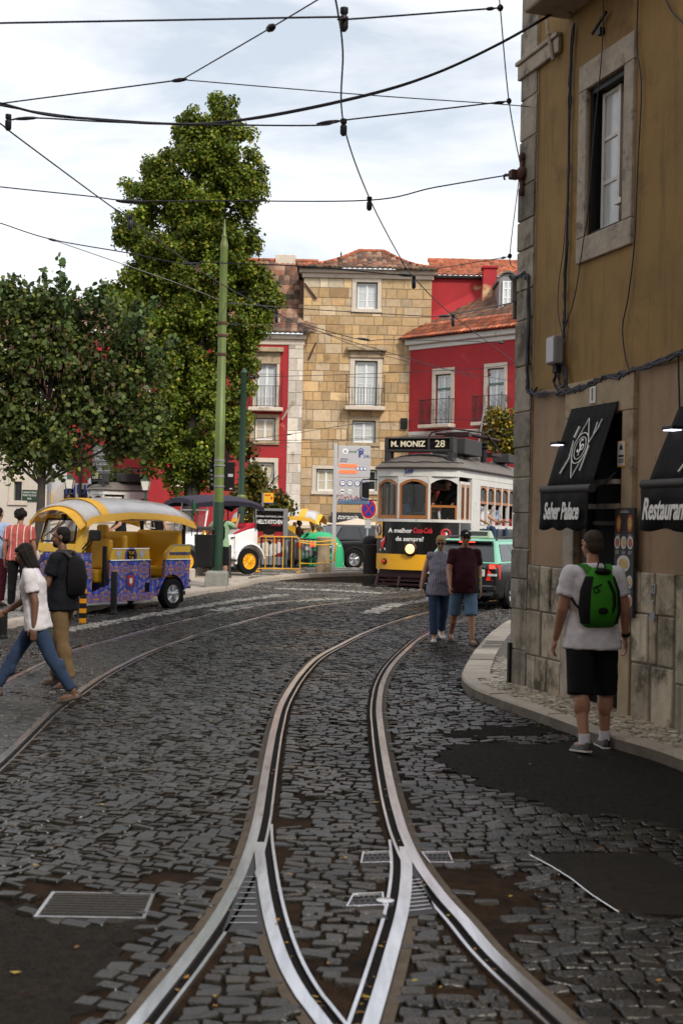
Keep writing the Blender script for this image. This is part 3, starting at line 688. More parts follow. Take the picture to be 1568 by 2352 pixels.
def surround(par, x0, x1, z0, z1, ox0, ox1, oz0, oz1, m='pale_stone', y=-.06, sill=True, w=None):
    """stone architrave (outer x0..z1, opening ox0..oz1), butted pieces"""
    mb = MB(); b = .02
    mb.box(x0, ox0, y, b, oz0 if not sill else oz0, oz1); mb.box(ox1, x1, y, b, oz0, oz1); mb.box(x0, x1, y, b, oz1, z1)
    if z0 < oz0: mb.box(x0-.03, x1+.03, y-.03, b, z0, oz0)
    return mb.build('surround', [m], w or par, None, bevel=.008)
def balcony(par, x0, x1, z, h=.95, out=.42, th=.14, n=11, scroll=False, m='pale_stone', top=None):
    b = MB().box(x0, x1, -out, 0, z-th, z).build('balcony', [m], par, None, bevel=.02)
    R = MB(); i = .05
    for zz in (z+.06, z+h): R.tube([(x0+i, -.03, zz), (x0+i, -out+i, zz), (x1-i, -out+i, zz), (x1-i, -.03, zz)], .016, 5)
    if top: R.tube([(x0+i, -out+i, z+top), (x1-i, -out+i, z+top)], .01, 5)
    for xx in (x0+i, x1-i): R.cone((xx, -out+i, z), (xx, -out+i, z+(top or h)+.05), .018, .018, 6); R.ell((xx, -out+i, z+(top or h)+.09), (.03, .03, .05), 6, 5)
    for k in range(1, n):
        xx = x0+i+(x1-x0-2*i)*k/n; R.cone((xx, -out+i, z+.06), (xx, -out+i, z+h), .010, .010, 5)
    for k in range(1, 4):
        for xx in (x0+i, x1-i): R.cone((xx, -out+i+(out-.08)*k/4, z+.06), (xx, -out+i+(out-.08)*k/4, z+h), .010, .010, 5)
    if scroll:
        w = (x1-x0-2*i)/5
        for k in range(5):
            cx = x0+i+w*(k+.5)
            for sg in (1, -1):
                P = [(cx+sg*(.02+.1*t)*math.sin(5*t)*1.4, -out+i-.005, z+h*.5+sg*h*.38*t) for t in np.linspace(0, 1, 12)]; R.tube(P, .009, 4)
            R.tube([(cx+.13*math.cos(t), -out+i-.005, z+h*.5+.13*math.sin(t)) for t in np.linspace(0, 6.283, 13)], .008, 4)
    R.build('railing', ['iron'], b, 40)
    return b
def plane_sz(P0, d, px, py):
    a = ray(px, py); det = a[0]*(-d[1])-a[1]*(-d[0]); t = (P0[0]*(-d[1])-P0[1]*(-d[0]))/det
    return ((a[0]*P0[1]-a[1]*P0[0])/det*1., CH+a[2]*t)
# ---------------------------------------------------------------- the corner building on the right
C0 = gnd(1176, 1562, .12); FD = Vector((.3, -.954)).normalized()
fac = lambda x, y: plane_sz((C0.x, C0.y), FD, x, y)
cb = thing('corner_building', 'tall ochre and taupe corner building with stone quoins, seen steeply on the right', 'building', (C0.x, C0.y, 0), math.atan2(FD.y, FD.x))
WO = (1.575, 2.335, 4.86, 6.38); DO = (1.49, 2.44, .10, 3.0); D2 = (3.75, 4.75, .10, 2.9)
W2 = [(4.5+3*k, 5.3+3*k, 4.86, 6.38) for k in range(4)]+[(1.5, 2.4, 7.5, 9.9)]+[(4.45+3*k, 5.35+3*k, 7.5, 9.9) for k in range(4)]+[(1.575+3*k, 2.335+3*k, 11, 12.6) for k in range(5)]
mb = MB(); wall_holes(mb, .40, 18, 3.38, 14, [WO]+W2, .28); mb.box(0, 18, .28, .3, 3.38, 14)
mb.quad((0, .0, 3.38), (0, 6, 3.38), (0, 6, 14), (0, 0, 14)); mb.quad((0, 6, .05), (18, 6, .05), (18, 6, 14), (0, 6, 14)); mb.quad((0, 0, 14), (18, 0, 14), (18, 6, 14), (0, 6, 14)); mb.quad((18, 0, .05), (18, 6, .05), (18, 6, 14), (18, 0, 14))
mb.build('upper_wall', ['stucco_ochre'], cb, None)
mb = MB(); wall_holes(mb, .40, 18, .05, 3.38, [DO, D2], .35, .004); mb.quad((0, .01, .05), (0, 6, .05), (0, 6, 3.38), (0, .01, 3.38)); mb.build('lower_wall', ['stucco_taupe'], cb, None)
MB().box(.5, 6, .36, .38, .05, 3.3).build('doorway_darkness', ['dark'], cb, None)  # near-black sheet painted as the unlit inside of the doorways
# quoins: alternating blocks up the corner
mb = MB(); z = .08
while z < 14:
    h = random.choice((.40, .46, .52, .34)); h = min(h, 14-z) if z < 13.5 else 14-z
    if z < 7.0 < z+h: h = 7.0-z if 7.0-z > .2 else h
    v = math.exp(random.gauss(0, .16))*(1. if z > 1.3 else .95); c = (.27*v, .235*v, .185*v); dy = random.uniform(0, .012)
    w = .385+random.uniform(-.008, .008); e = .012
    R = [[(-.02-dy+i, -.024-dy+i*.6, z+.006+i), (w-i, -.024-dy+i*.6, z+.006+i), (w-i, .10, z+.006+i), (w-.05, .5, z+.006+i), (-.02-dy+i, .5, z+.006+i)] if 0 else
         [(-.02-dy+i, -.024-dy+i, zz), (w-i*.3, -.024-dy+i, zz), (w-i*.3, .004, zz), (-.02-dy+i, .004, zz)] for zz, i in ((z+.004, e), (z+.004+e, 0), (z+h-.004-e, 0), (z+h-.004, e))]
    mb.loft(R, 0, c); z += h
mb.build('quoins', ['plinth_stone'], cb, None)
MB().box(-.012, .40, -.012, .02, .05, 14).build('quoin_mortar', ['stained_stone'], cb, None)
# plinth of worn slabs with cement patches between
mb = MB(); pal = [(.44, .38, .28), (.40, .34, .25), (.48, .42, .32), (.33, .28, .20)]
def slabrow(s0, s1, rows):
    for z0, z1, cuts in rows:
        xs = [s0]+[s0+(s1-s0)*c for c in cuts]+[s1]
        for a, b in zip(xs[:-1], xs[1:]):
            v = math.exp(random.gauss(0, .12)); c = random.choice(pal); y = -.028-random.uniform(0, .012); g = random.uniform(.006, .02); j = lambda: random.uniform(-.012, .012)
            A = [(a+g+j(), z0+.006+j()*.5), (b-g+j(), z0+.006+j()*.5), (b-g+j(), z1-.008+j()*.5), (a+g+j(), z1-.008+j()*.5)]
            R = [[(p, q, r) for p, r in P] for q, P in ((.01, A), (y+.012, A), (y, [(p+(.012 if k in (0, 3) else -.012), r+(.012 if k < 2 else -.012)) for k, (p, r) in enumerate(A)]))]
            mb.loft(R, 0, tuple(q*v for q in c))
slabrow(.40, 1.24, [(.08, .46, [.28, .62]), (.46, .95, [.42]), (.95, 1.45, [.36, .7])])
slabrow(2.66, 3.42, [(.06, .62, [.46]), (.62, 1.08, [.40, .62]), (1.08, 1.47, [.2, .55])])
slabrow(3.42, 3.74, [(.06, .5, []), (.5, 1.47, [])]); slabrow(5.0, 18, [(.06, .6, [.04*i for i in range(1, 25)]), (.6, 1.47, [.05*i+.02 for i in range(0, 19)])])
mb.build('plinth_stone_slabs', ['plinth_stone'], cb, None)  # worn stone slabs, not brick
mb = MB()
for a, b in ((.40, 1.245), (2.655, 3.74), (5.0, 18)): mb.box(a, b, -.02, .006, .05, 1.455)
for s, w, z1 in ():
    P = [(s-w*(.62+.07*math.sin(i*1.7+s)), .06+(z1-.06)*i/11) for i in range(12)]+[(s+w*(.6+.09*math.sin(i*2.3+s)), .06+(z1-.06)*i/11) for i in range(11, -1, -1)]
    mb.prism(P, -.046, -.02, 'xz')
mb.build('plinth_bedding', ['cement'], cb, None)
MB().box(1.255, 1.485, -.045, .2, .09, 3.0).build('door_jamb', ['stone_frame'], cb, None, bevel=.01); MB().box(2.445, 2.65, -.045, .2, .09, 3.0).build('door_jamb', ['stained_stone'], cb, None, bevel=.01)
MB().box(1.255, 2.65, -.045, .2, 3.004, 3.37).build('door_lintel', ['stained_stone'], cb, None, bevel=.01)
dl = MB().box(1.49, 2.44, .10, .16, .1, 3.0).build('door', ['dark'], cb, None)
m_ = MB(); m_.box(1.6, 2.33, .085, .10, 2.32, 2.36); m_.box(1.6, 2.33, .085, .1, 1.9, 1.94); m_.box(1.5, 1.62, .03, .1, .1, 2.9); m_.build('panel', ['brown_door'], dl, None)
m_ = MB(); m_.box(1.75, 2.40, -.10, -.02, 2.30, 2.345); m_.box(1.72, 2.40, -.03, .02, 2.06, 2.11); m_.build('transom', ['stone_frame'], dl, None)
mb = MB(); mb.prism([(-.075, 6.98), (.95, 6.98), (.95, 7.15), (-.075, 7.15)], -.055, -.0, 'xz'); mb.prism([(-.10, 7.15), (.95, 7.15), (.95, 7.20), (-.10, 7.20)], -.08, 0, 'xz'); mb.prism([(2.95, 6.98), (18, 6.98), (18, 7.2), (2.95, 7.2)], -.07, 0, 'xz'); mb.build('string_course', ['stone_frame'], cb, None, bevel=.015)
sb = MB().box(1.06, 2.95, -.52, -.001, 7.28, 7.46).build('balcony', ['stone_frame'], cb, None, bevel=.03)
R = MB(); 
for k in range(16): xx = 1.12+1.76*k/15; R.cone((xx, -.46, 7.46), (xx, -.46, 8.3), .012, .012, 5)
R.tube([(1.12, -.02, 8.3), (1.12, -.46, 8.3), (2.88, -.46, 8.3), (2.88, -.02, 8.3)], .02, 6); R.build('railing', ['iron'], sb)
# the big upper window: black outer frame, one pale casement shut, the other swung in
su = MB(); a, b, c, d = WO; su.box(1.40, a, -.035, .02, 4.86, 6.38); su.box(b, 2.52, -.035, .02, 4.86, 6.38); su.box(1.40, 2.52, -.035, .02, 6.383, 6.66); su.box(1.40, 2.52, -.035, .02, 4.60, 4.857)
w = MB(); w.box(a, a+.045, .02, .2, c, d); w.box(b-.03, b, .02, .2, c, d); w.box(a+.045, b-.03, .02, .2, d-.06, d); w.box(a+.045, b-.03, .02, .2, c, c+.035)
w = w.build('window', ['black_metal'], cb, None); su.build('surround', ['stone_frame'], w, None, bevel=.012)
sx0, sx1 = a+.10, a+.47
q = MB(); q.box(sx0, sx0+.045, .10, .14, c+.05, d-.07); q.box(sx1-.05, sx1, .10, .14, c+.05, d-.07)
for t in (0, .335, .665, 1): zz = c+.05+(d-c-.16)*t; q.box(sx0+.045, sx1-.05, .104, .136, zz, zz+.035)
q.build('casement', ['white_paint'], w, None); MB().box(sx0+.02, sx1-.02, .118, .124, c+.06, d-.09).build('pane', ['curtain_pane'], w, None)
q = MB(); q.M = Matrix.Translation((b-.035, .14, 0)) @ Matrix.Rotation(rad(-78), 4, 'Z') @ Matrix.Translation((-(b-.035), -.14, 0))
X1 = b-.04; X0 = X1-.34
q.box(X0, X0+.04, .12, .16, c+.05, d-.07); q.box(X1-.04, X1, .12, .16, c+.05, d-.07)
for t in (0, .335, .665, 1): zz = c+.05+(d-c-.16)*t; q.box(X0, X1, .12, .16, zz, zz+.03)
q.build('casement', ['wood'], w, None); MB().box(1.2, 2.7, .281, .30, 4.7, 6.5).build('interior', ['dark'], w, None)  # interior is a near-black sheet standing in for the room's darkness
MB().box(b-.20, b-.08, .0, .05, c+.20, c+.26).build('window_stay', ['white_paint'], w, None, bevel=.005)
for (x0, x1, z0, z1) in W2: window(cb, x0, x1, z0, z1, .1)
# ---- things fixed to its front
PL = lambda px, py, y=-.03: Vector((fac(px, py)[0], y, fac(px, py)[1]))
def on_wall(name, label, cat, px, py, y=-.03, group=None):
    s, z = fac(px, py); p = cb.matrix_basis @ Vector((s, y, z)); return thing(name, label, cat, p, cb.rotation_euler.z, group)
cb.matrix_basis = Matrix.Translation(cb.location) @ Matrix.Rotation(math.atan2(FD.y, FD.x), 4, 'Z')
CM = cb.matrix_basis.copy()
def wall_cable(label, pts, r, y=-.03, n=1, group='cables along the corner building', sm=4, parts=None):
    P = [PL(*p, y) for p in pts]; P = catmull(P, sm) if sm else P; mb = MB(); mb.M = CM
    for k in range(n):
        j = [Vector((random.gauss(0, r*1.3), -abs(random.gauss(0, r*.6)), random.gauss(0, r*1.3))) if n > 1 else Vector() for _ in P]
        mb.tube([p+q for p, q in zip(P, j)], r, 6)
    return tag(mb.build('wall_cable', ['wire']), label, 'cable', group)
wall_cable('thick black cable bundle dropping from the balcony to the grey meter box', [(1322, 60), (1314, 200), (1312, 330), (1310, 450), (1306, 600), (1302, 700), (1300, 775)], .011, n=4)
wall_cable('thin wire wandering down beside the thick bundle to the meter box', [(1318, 150), (1310, 400), (1300, 560), (1288, 650), (1287, 720), (1297, 770)], .005)
wall_cable('wire hanging in front of the big window and looping back to the meter box', [(1398, 0), (1392, 140), (1375, 310), (1362, 480), (1350, 560), (1335, 660), (1320, 720), (1304, 760)], .006, -.06)
wall_cable('long thin wire running down the wall right of the big window', [(1470, 0), (1468, 110), (1478, 200), (1470, 380), (1462, 560), (1448, 680), (1435, 750), (1440, 812), (1450, 850)], .007)
wall_cable('short dark wire curving at the very top right of the wall', [(1535, 0), (1550, 30), (1580, 60)], .008)
wall_cable('heavy sagging cable bundle running right above the awnings', [(1228, 902), (1270, 905), (1310, 900), (1350, 888), (1400, 868), (1440, 858), (1490, 842), (1568, 812), (1640, 790)], .013, -.04, 5)
wall_cable('black cables bent round the stone corner and down to the bundle', [(1180, 636), (1200, 634), (1216, 636), (1222, 650), (1222, 760), (1218, 860), (1222, 898), (1240, 904)], .013, -.045, 3, sm=3)
wall_cable('coiled slack of black cable under the meter box', [(1290, 830), (1284, 862), (1282, 886), (1296, 900), (1310, 888), (1308, 856), (1296, 840), (1290, 866), (1298, 892), (1306, 870), (1300, 835)], .010, -.04, 2)
wall_cable('vertical cable dropping beside the right awning', [(1563, 815), (1564, 860), (1566, 940)], .009)
wall_cable('thin dark cable following the right door jamb upward', [(1452, 862), (1448, 1000), (1444, 1110), (1440, 1165)], .006)
mt = on_wall('meter_box', 'grey electricity meter box at the foot of the cable bundle', 'meter box', 1290, 806)
MB().box(-.10, .10, -.11, 0, -.15, .15).build('case', ['mid_grey'], mt, None, bevel=.02); MB().box(-.085, .085, -.118, -.108, -.13, .13).build('lid', ['sign_grey'], mt, None, bevel=.01); MB().box(-.05, .05, -.06, 0, -.24, -.152).build('gland', ['rubber'], mt, None, bevel=.01)
jb = on_wall('junction_box', 'pale weathered junction box clinging to the stone corner', 'junction box', 1184, 662, -.03)
MB().box(-.085, -.025, .0, .13, -.15, .14).build('case', ['mid_grey'], jb, None, bevel=.012); MB().box(-.07, -.03, .02, .10, -.35, -.153).build('duct', ['roof_grey'], jb, None, bevel=.01)
an = on_wall('wire_anchor', 'rusty iron wall anchor with hook on the stone quoins', 'wall anchor', 1207, 400, -.035)
mb = MB(); mb.box(-.03, .03, -.03, 0, -.20, .20); mb.ell((0, -.02, .19), (.045, .03, .06)); mb.ell((0, -.02, -.20), (.045, .03, .06)); mb.lathe([(.085, 0), (.085, -.04), (.05, -.07)], 12, axis='y'); mb.box(-.12, -.02, -.13, -.03, -.05, .05); mb.build('bracket', ['pod'], an, 40, bevel=.008)
MB().tube([(-.10, -.10, 0), (-.15, -.12, .005), (-.19, -.13, .03), (-.215, -.14, .0), (-.20, -.135, -.03)], .012, 6).build('hook', ['wire'], an)
ti = on_wall('iron_tie', 'rusty iron wall tie leaning across the string course', 'wall tie', 1276, 92, -.08); MB().tube([(-.09, 0, .26), (-.02, 0, .05), (.07, .02, -.25)], [.012, .026, .02], 6).build('bar', ['stone_frame'], ti); MB().ell((-.02, 0, .05), (.035, .03, .035)).build('knuckle', ['stone_frame'], ti)
lt = on_wall('cable_bracket', 'short dark cable arm under the balcony', 'bracket', 1385, 45, -.03); MB().tube([(-.14, -.02, -.1), (.14, -.02, .02)], .018, 6).build('arm', ['black_metal'], lt)
MB().box(-.03, .03, -.025, .03, -.16, -.09).build('clamp', ['black_metal'], lt, None)
npl = on_wall('house_number', 'small pale enamel house number one above the awning', 'house number', 1371, 908, -.046); MB().box(-.062, .062, -.012, 0, -.085, .085).build('plate', ['white_paint'], npl, None, bevel=.004); text('digit', '1', .17, face_y(0, -.014, 0), 'concrete', npl, bold=.004)
nt_ = on_wall('notice', 'small white notice with yellow border on the door jamb', 'notice', 1437, 1043, -.047); MB().box(-.072, .072, -.006, 0, -.125, .125).build('border', ['sign_yellow'], nt_, None); MB().box(-.066, .066, -.009, -.006, -.112, .119).build('sheet', ['white_paint'], nt_, None)
m_ = MB(); m_.prism([(-.03, .04), (.03, .04), (.02, .075), (0, .095), (-.02, .075)], -.011, -.009, 'xz'); [m_.box(-.05, .05, -.0105, -.009, z, z+h) for z, h in ((-.03, .02), (-.055, .008), (-.07, .008), (-.085, .008))]; m_.build('print', ['black_text'], nt_, None)
# awnings
def awning(label, s0, s1, zt, zb, p, word, cx, seed, zv=.38, tsz=.25, shift=0):
    t = thing('awning', label, 'awning', CM @ Vector((s0, -.05, zb)), cb.rotation_euler.z, 'black awnings over the restaurant doors')
    W = s1-s0; mb = MB(); n = 22; rows = []
    for j in range(7):
        f = j/6; rows.append([(W*i/n, -p*f-.006*math.sin(f*3.1)+.0035*math.sin(i*1.9), (zt-zb)*(1-f)) for i in range(n+1)])
    mb.loft(rows, 0, None, False, False); c = mb.build('canvas', ['canvas_black'], t, 60); sm_ = c.modifiers.new('thickness', 'SOLIDIFY'); sm_.thickness = .004
    MB().cone((-.06, -p-.01, -.01), (W+.03, -p-.01, -.01), .042, .042, 14).build('roller', ['mid_grey' if 0 else 'dark_grey'], t, 40)
    mb = MB(); rows = [[(-.04+(W+.05)*i/n, -p-.05+.008*math.sin(i*.9+j)+.012*math.sin(i*.35)*j/4, -.05-zv*j/4-(.015*math.sin(i*.8) if j == 4 else 0)) for i in range(n+1)] for j in range(5)]
    mb.loft(rows, 0, None, False, False); v = mb.build('valance', ['canvas_black'], t, 60); v.modifiers.new('thickness', 'SOLIDIFY').thickness = .004
    text('lettering', word, tsz, face_y(cx, -p-.085, -.05-zv*.52), 'white_text', v, shear=.35, sx=.62, align='CENTER' if not shift else 'LEFT', bold=.006)
    for xx in (.03, W-.03): MB().tube([(xx, 0, .15), (xx, -p*.5, .03), (xx, -p, -.01)], .012, 6).build('arm', ['black_metal'], t)
    # plate, lozenge, knife, fork and the twined letters, lying on the slope
    A = math.atan2(p, zt-zb); Ml = Matrix.Translation((W*(.52 if not shift else .5), -p*.52-.018, (zt-zb)*.48)) @ Matrix.Rotation(-A, 4, 'X') @ Matrix.Scale(.88, 4)
    e = MB(); e.M = Ml; el = lambda rx, rz, r: e.tube([(rx*math.cos(a), 0, rz*math.sin(a)) for a in np.linspace(0, 2*math.pi, 29)], r, 4)
    el(.17, .185, .006); el(.12, .135, .005)
    e.tube([(0, 0, .36), (.16, 0, .06)], .006, 4); e.tube([(0, 0, .36), (-.16, 0, .06)], .006, 4); e.tube([(0, 0, -.36), (.16, 0, -.06)], .006, 4); e.tube([(0, 0, -.36), (-.16, 0, -.06)], .006, 4)
    e.tube([(-.30, 0, -.30), (-.18, 0, -.10)], .012, 5); e.tube([(-.22, 0, .14), (-.17, 0, .27)], .016, 5); e.tube([(-.22, 0, .1), (-.20, 0, -.1)], .007, 4)
    e.tube([(.17, 0, .06), (.30, 0, .25)], .008, 4); e.tube([(.22, 0, .16), (.23, 0, .30)], .006, 4); e.tube([(.26, 0, .18), (.32, 0, .33)], .006, 4); e.tube([(.16, 0, -.28), (.20, 0, .02)], .009, 4)
    em = e.build('emblem', ['white_text'], t)
    text('letters', 'S', .24, Ml @ face_y(-.02, -.004, .02), 'white_text', em, shear=.2, sx=.7); text('letters', 'P', .2, Ml @ face_y(.03, -.004, -.03), 'white_text', em, shear=.2, sx=.8)
    return t
awning('black awning lettered Seher Palace over the dark doorway', 1.41, 2.38, 3.10, 2.26, .27, 'Seher Palace', .49, 0, .36, .235)
awning('black awning lettered Restaurante, cut off by the right edge of the photo', 3.46, 4.9, 2.96, 2.27, .30, 'Restaurante', .05, 1, .36, .26, 1)
def wall_lamp(label, px, py):
    t = on_wall('wall_lamp', label, 'lamp', px, py, 0, 'small flood lamps beside the awnings')
    MB().box(-.16, .02, -.26, -.10, -.012, .02).build('housing', ['black_metal'], t, None, bevel=.008); MB().box(-.14, .0, -.255, -.115, -.02, -.012).build('diffuser', ['lamp_lit'], t, None); MB().tube([(0, 0, -.03), (-.03, -.06, .01), (-.06, -.12, .01)], .012, 6).build('arm', ['black_metal'], t)
wall_lamp('flood lamp with lit underside left of the Seher Palace awning', 1330, 1020); wall_lamp('flood lamp with bluish lit underside left of the Restaurante awning', 1600, 985)
mn = on_wall('menu_board', 'tall dark menu board with pictures of dishes beside the door', 'menu board', 1448, 1290, -.05)
MB().box(-.18, .18, -.03, 0, -.52, .51).build('board', ['dark_grey'], mn, None, bevel=.004)
dd = [(-.10, .36, .045, .085, 0), (.11, .36, .05, .085, 0), (-.12, .18, .052, .062, 1), (0, .18, .052, .062, 1), (.12, .18, .052, .062, 1), (.0, -.02, .12, .08, 2), (-.12, -.19, .052, .062, 1), (0, -.19, .052, .062, 1), (.12, -.19, .052, .062, 1), (-.0, -.37, .05, .062, 1), (.12, -.37, .052, .062, 1)]
for x, z, rx, rz, k in dd:
    pl = MB().lathe([(1, -.034), (1, -.030)], 20, axis='y'); pl.V = [(v[0]*rx+x, v[1], v[2]*rz+z) for v in pl.V]; po = pl.build('plate', ['plate_white' if k else 'food_red'], mn, None)
    fo = MB().lathe([(1, -.037), (1, -.034)], 14, axis='y'); fo.V = [(v[0]*rx*.68+x+.004, v[1], v[2]*rz*.66+z) for v in fo.V]; fo.build('food', [('food_yellow' if (x+z*3) % .2 > .1 else 'food_red')], po, None)
m_ = MB()
for x, z, rx, rz, k in dd:
    for q in range(3): m_.box(x-.035, x+.03-q*.006, -.032, -.030, z-rz-.022-.012*q, z-rz-.018-.012*q)
m_.box(-.05, .05, -.032, -.03, .485, .49); m_.box(-.08, .08, -.032, -.03, .465, .475); m_.build('print_lines', ['sign_grey'], mn, None)
gb = on_wall('graffiti', 'pale blue smear of paint sprayed on the plinth', 'graffiti', 1508, 1375, -.047); m_ = MB(); m_.tube([(-.04, 0, .12), (.03, 0, .13), (.03, 0, .05), (-.03, 0, .06), (-.04, 0, -.02), (.02, 0, -.03)], .016, 5); m_.ell((0, 0, -.16), (.04, .006, .05)); m_.V = [(v[0], v[1]*.3, v[2]) for v in m_.V]; tag(gb); m_.build('paint', ['cloth_smear'], gb)
dp = MB(); dp.M = CM; dp.box(-.03, .03, -.06, -.028, .09, .55); tag(dp.build('corner_guard', ['black_metal'], bevel=.006), 'dark iron guard at the foot of the stone corner', 'corner guard')
# unseen houses added left of and behind the camera to shade the near cobbles
lb = thing('shade_house', 'plain plastered house added out of frame on the left to shade the street', 'house', (-5.0, -16, 0), rad(90))
mb = MB(); hs = [(1.5+3*k, 2.5+3*k, z, z+1.8) for k in range(8) for z in (1.0, 4.4, 7.8, 11.2)]; wall_holes(mb, 0, 27, -.02, 15, hs, .2); mb.quad((27, 0, -.02), (27, 6, -.02), (27, 6, 15), (27, 0, 15)); mb.quad((0, 0, 15), (27, 0, 15), (27, 6, 15), (0, 6, 15)); mb.quad((0, 6, -.02), (27, 6, -.02), (27, 6, 15), (0, 6, 15)); mb.build('wall', ['stucco_taupe'], lb, None)
for h in hs: window(lb, *h)
eb = thing('shade_house', 'unseen plastered house added behind the camera to block skylight', 'house', (9, -16.5, 0), rad(180)); hs = [(1.5+3*k, 2.5+3*k, z, z+1.8) for k in range(4) for z in (1.0, 4.4, 7.8, 11.2)]
mb = MB(); wall_holes(mb, 0, 14, -.02, 15, hs, .2); mb.quad((0, 0, 15), (14, 0, 15), (14, 6, 15), (0, 6, 15)); mb.quad((0, 6, -.02), (14, 6, -.02), (14, 6, 15), (0, 6, 15)); mb.build('wall', ['stucco_taupe'], eb, None)
for h in hs: window(eb, *h)
# ---------------------------------------------------------------- tiled roofs
TP_OLD = [(.20, .085, .05), (.26, .14, .09), (.13, .07, .05), (.30, .19, .13), (.09, .06, .045)]
TP_NEW = [(.36, .10, .045), (.30, .08, .04), (.38, .13, .065), (.24, .085, .05)]
TP_MID = [(.20, .105, .07), (.25, .15, .105), (.16, .085, .06), (.25, .115, .065)]
def roof(name, par, E0, E1, R0, R1, pal, tw=.21, tl=.38, sag=0., clip=None, amp=.05):
    """barrel tiles from eave E0-E1 up to ridge R0-R1 (may be a trapezoid: tiles are clipped at the hips)"""
    E0, E1, R0, R1 = map(Vector, (E0, E1, R0, R1)); u = (E1-E0); W = u.length; u = u/W
    up = R0-E0; up = up-u*up.dot(u); H = up.length; up = up/H; nn = u.cross(up); nn = nn if nn.z > 0 else -nn
    a0 = (R0-E0).dot(u); a1 = (R1-E0).dot(u); nt_ = max(1, round(W/tw)); ncr = max(1, round(H/tl)); k = 5
    V = []; Fq = []; Cc = []
    for j in range(ncr):
        for e in (0, 1):
            f = (j+e)/ncr
            for i in range(nt_*k+1):
                x = W*i/(nt_*k); ph = (i % k)/k; hh = amp*(math.sin(math.pi*ph)**.7 if (i//k) % 1 == 0 else 0)+(.03 if e == 0 else 0)
                p = E0+u*x+up*(H*f)+nn*(hh-sag*math.sin(math.pi*min(f, 1))); V.append(p)
    n = nt_*k+1; cache = {}
    for j in range(ncr):
        for i in range(nt_*k):
            f = (j+.5)/ncr; x = W*(i+.5)/(nt_*k); lo = a0*f; hi = W+(a1-W)*f
            if x < lo-.02 or x > hi+.02: continue
            a = (2*j)*n+i; q = (a, a+1, a+n+1, a+n)
            if clip and not clip(sum((V[t] for t in q), Vector())/4): continue
            key = (j, i//k)
            if key not in cache: v = math.exp(random.gauss(0, .22)); cache[key] = [c*v for c in random.choice(pal)]
            Fq.append(q); Cc.append(cache[key])
    V = [tuple(v) for v in V]
    # butt ends of each course
    for j in range(1, ncr):
        for i in range(nt_*k):
            key = (j, i//k)
            if key in cache:
                a = (2*j-1)*n+i; b = (2*j)*n+i; x = W*(i+.5)/(nt_*k); f = j/ncr
                if a0*f-.02 <= x <= W+(a1-W)*f+.02 and (not clip or clip(Vector(V[b]))): Fq.append((a, a+1, b+1, b)); Cc.append([c*.9 for c in cache[key]])
    for i in range(nt_*k):
        if (0, i//k) in cache:
            x0 = len(V); V += [tuple(Vector(V[i])-nn*.06), tuple(Vector(V[i+1])-nn*.06)]; Fq.append((i, i+1, x0+1, x0)); Cc.append(cache[(0, i//k)])
    return rawmesh(name, V, Fq, 'roof_tile', Cc, False, par)
def ridge(par, P, pal=TP_NEW, r=.11, name='ridge_tiles'):
    mb = MB(); P = [Vector(p) for p in P]
    for a, b in zip(P[:-1], P[1:]):
        n = max(1, round((b-a).length/.4))
        for k in range(n): v = math.exp(random.gauss(0, .15)); mb.cone(a.lerp(b, k/n), a.lerp(b, (k+1.08)/n), r, r*.85, 8, 0, tuple(c*v for c in random.choice(pal)))
    return mb.build(name, ['roof_tile'], par, 40)
# ---------------------------------------------------------------- the stone tower house
def flat_frame(px, py, Y):
    b = at(px, py, Y); return lambda x, y: (at(x, y, Y).x-b.x, at(x, y, Y).z)
c2 = lambda x, y: (533.1+.44*x, 533.1+.44*y); c4 = lambda x, y: (533.1+.18667*x, 721.3+.18667*y)
YT = 62.; TX = at(*c2(365, 700), YT).x
tq = lambda x, y: (at(*c2(x, y), YT).x-TX, at(*c2(x, y), YT).z)
tw = thing('tower_house', 'tall ochre ashlar tower house with hipped tile roof', 'building', (TX, YT, 0))
def rect(q, x0, x1, y0, y1):   # photo rectangle -> metres (centre lines, so that it stays square)
    xm, ym = (x0+x1)/2, (y0+y1)/2; return (q(x0, ym)[0], q(x1, ym)[0], q(xm, y1)[1], q(xm, y0)[1])
XL, XR = 0., tq(1040, 350)[0]; ZT = tq(700, 196)[1]
op = [rect(tq, 648, 758, 262, 402), rect(tq, 638, 756, 672, 908), rect(tq, 626, 747, 984, 1100), rect(tq, 438, 540, 1236, 1352), rect(tq, 690, 756, 1240, 1352)]
sr = [rect(tq, 625, 779, 244, 420), rect(tq, 612, 781, 650, 908), rect(tq, 606, 766, 962, 1118), rect(tq, 416, 560, 1218, 1370), rect(tq, 668, 778, 1222, 1370)]
pal_t = [tuple(.5*a+.5*b for a, b in zip(c_, (.45, .31, .165))) for c_ in [(.44, .28, .13), (.41, .26, .12), (.47, .34, .19), (.52, .42, .29), (.38, .28, .17), (.43, .27, .11), (.46, .31, .16), (.36, .31, .25), (.45, .31, .16), (.33, .20, .09), (.56, .47, .35), (.44, .30, .15)]]
mb = MB(); wall_holes(mb, XL, XR, -.6, ZT, op, .25)
mb.quad((XL, 0, -.6), (XL, 6.5, -.6), (XL, 6.5, ZT), (XL, 0, ZT)); mb.build('wall', ['mortar'], tw, None)
mb = MB(); ashlar(mb, XL, XR, 2.3, ZT-.9, sr, pal_t, (.34, .56), (.35, .95), -.02, .03, .02); mb.build('stone_blocks', ['ashlar'], tw, None)
mb = MB(); ashlar(mb, XL, XR, -.6, 2.3, sr, [(.26, .19, .11), (.30, .22, .13), (.22, .16, .10), (.36, .28, .18)], (.5, .7), (.5, 1.2), -.06, .03, .02); mb.build('base_blocks', ['ashlar'], tw, None)
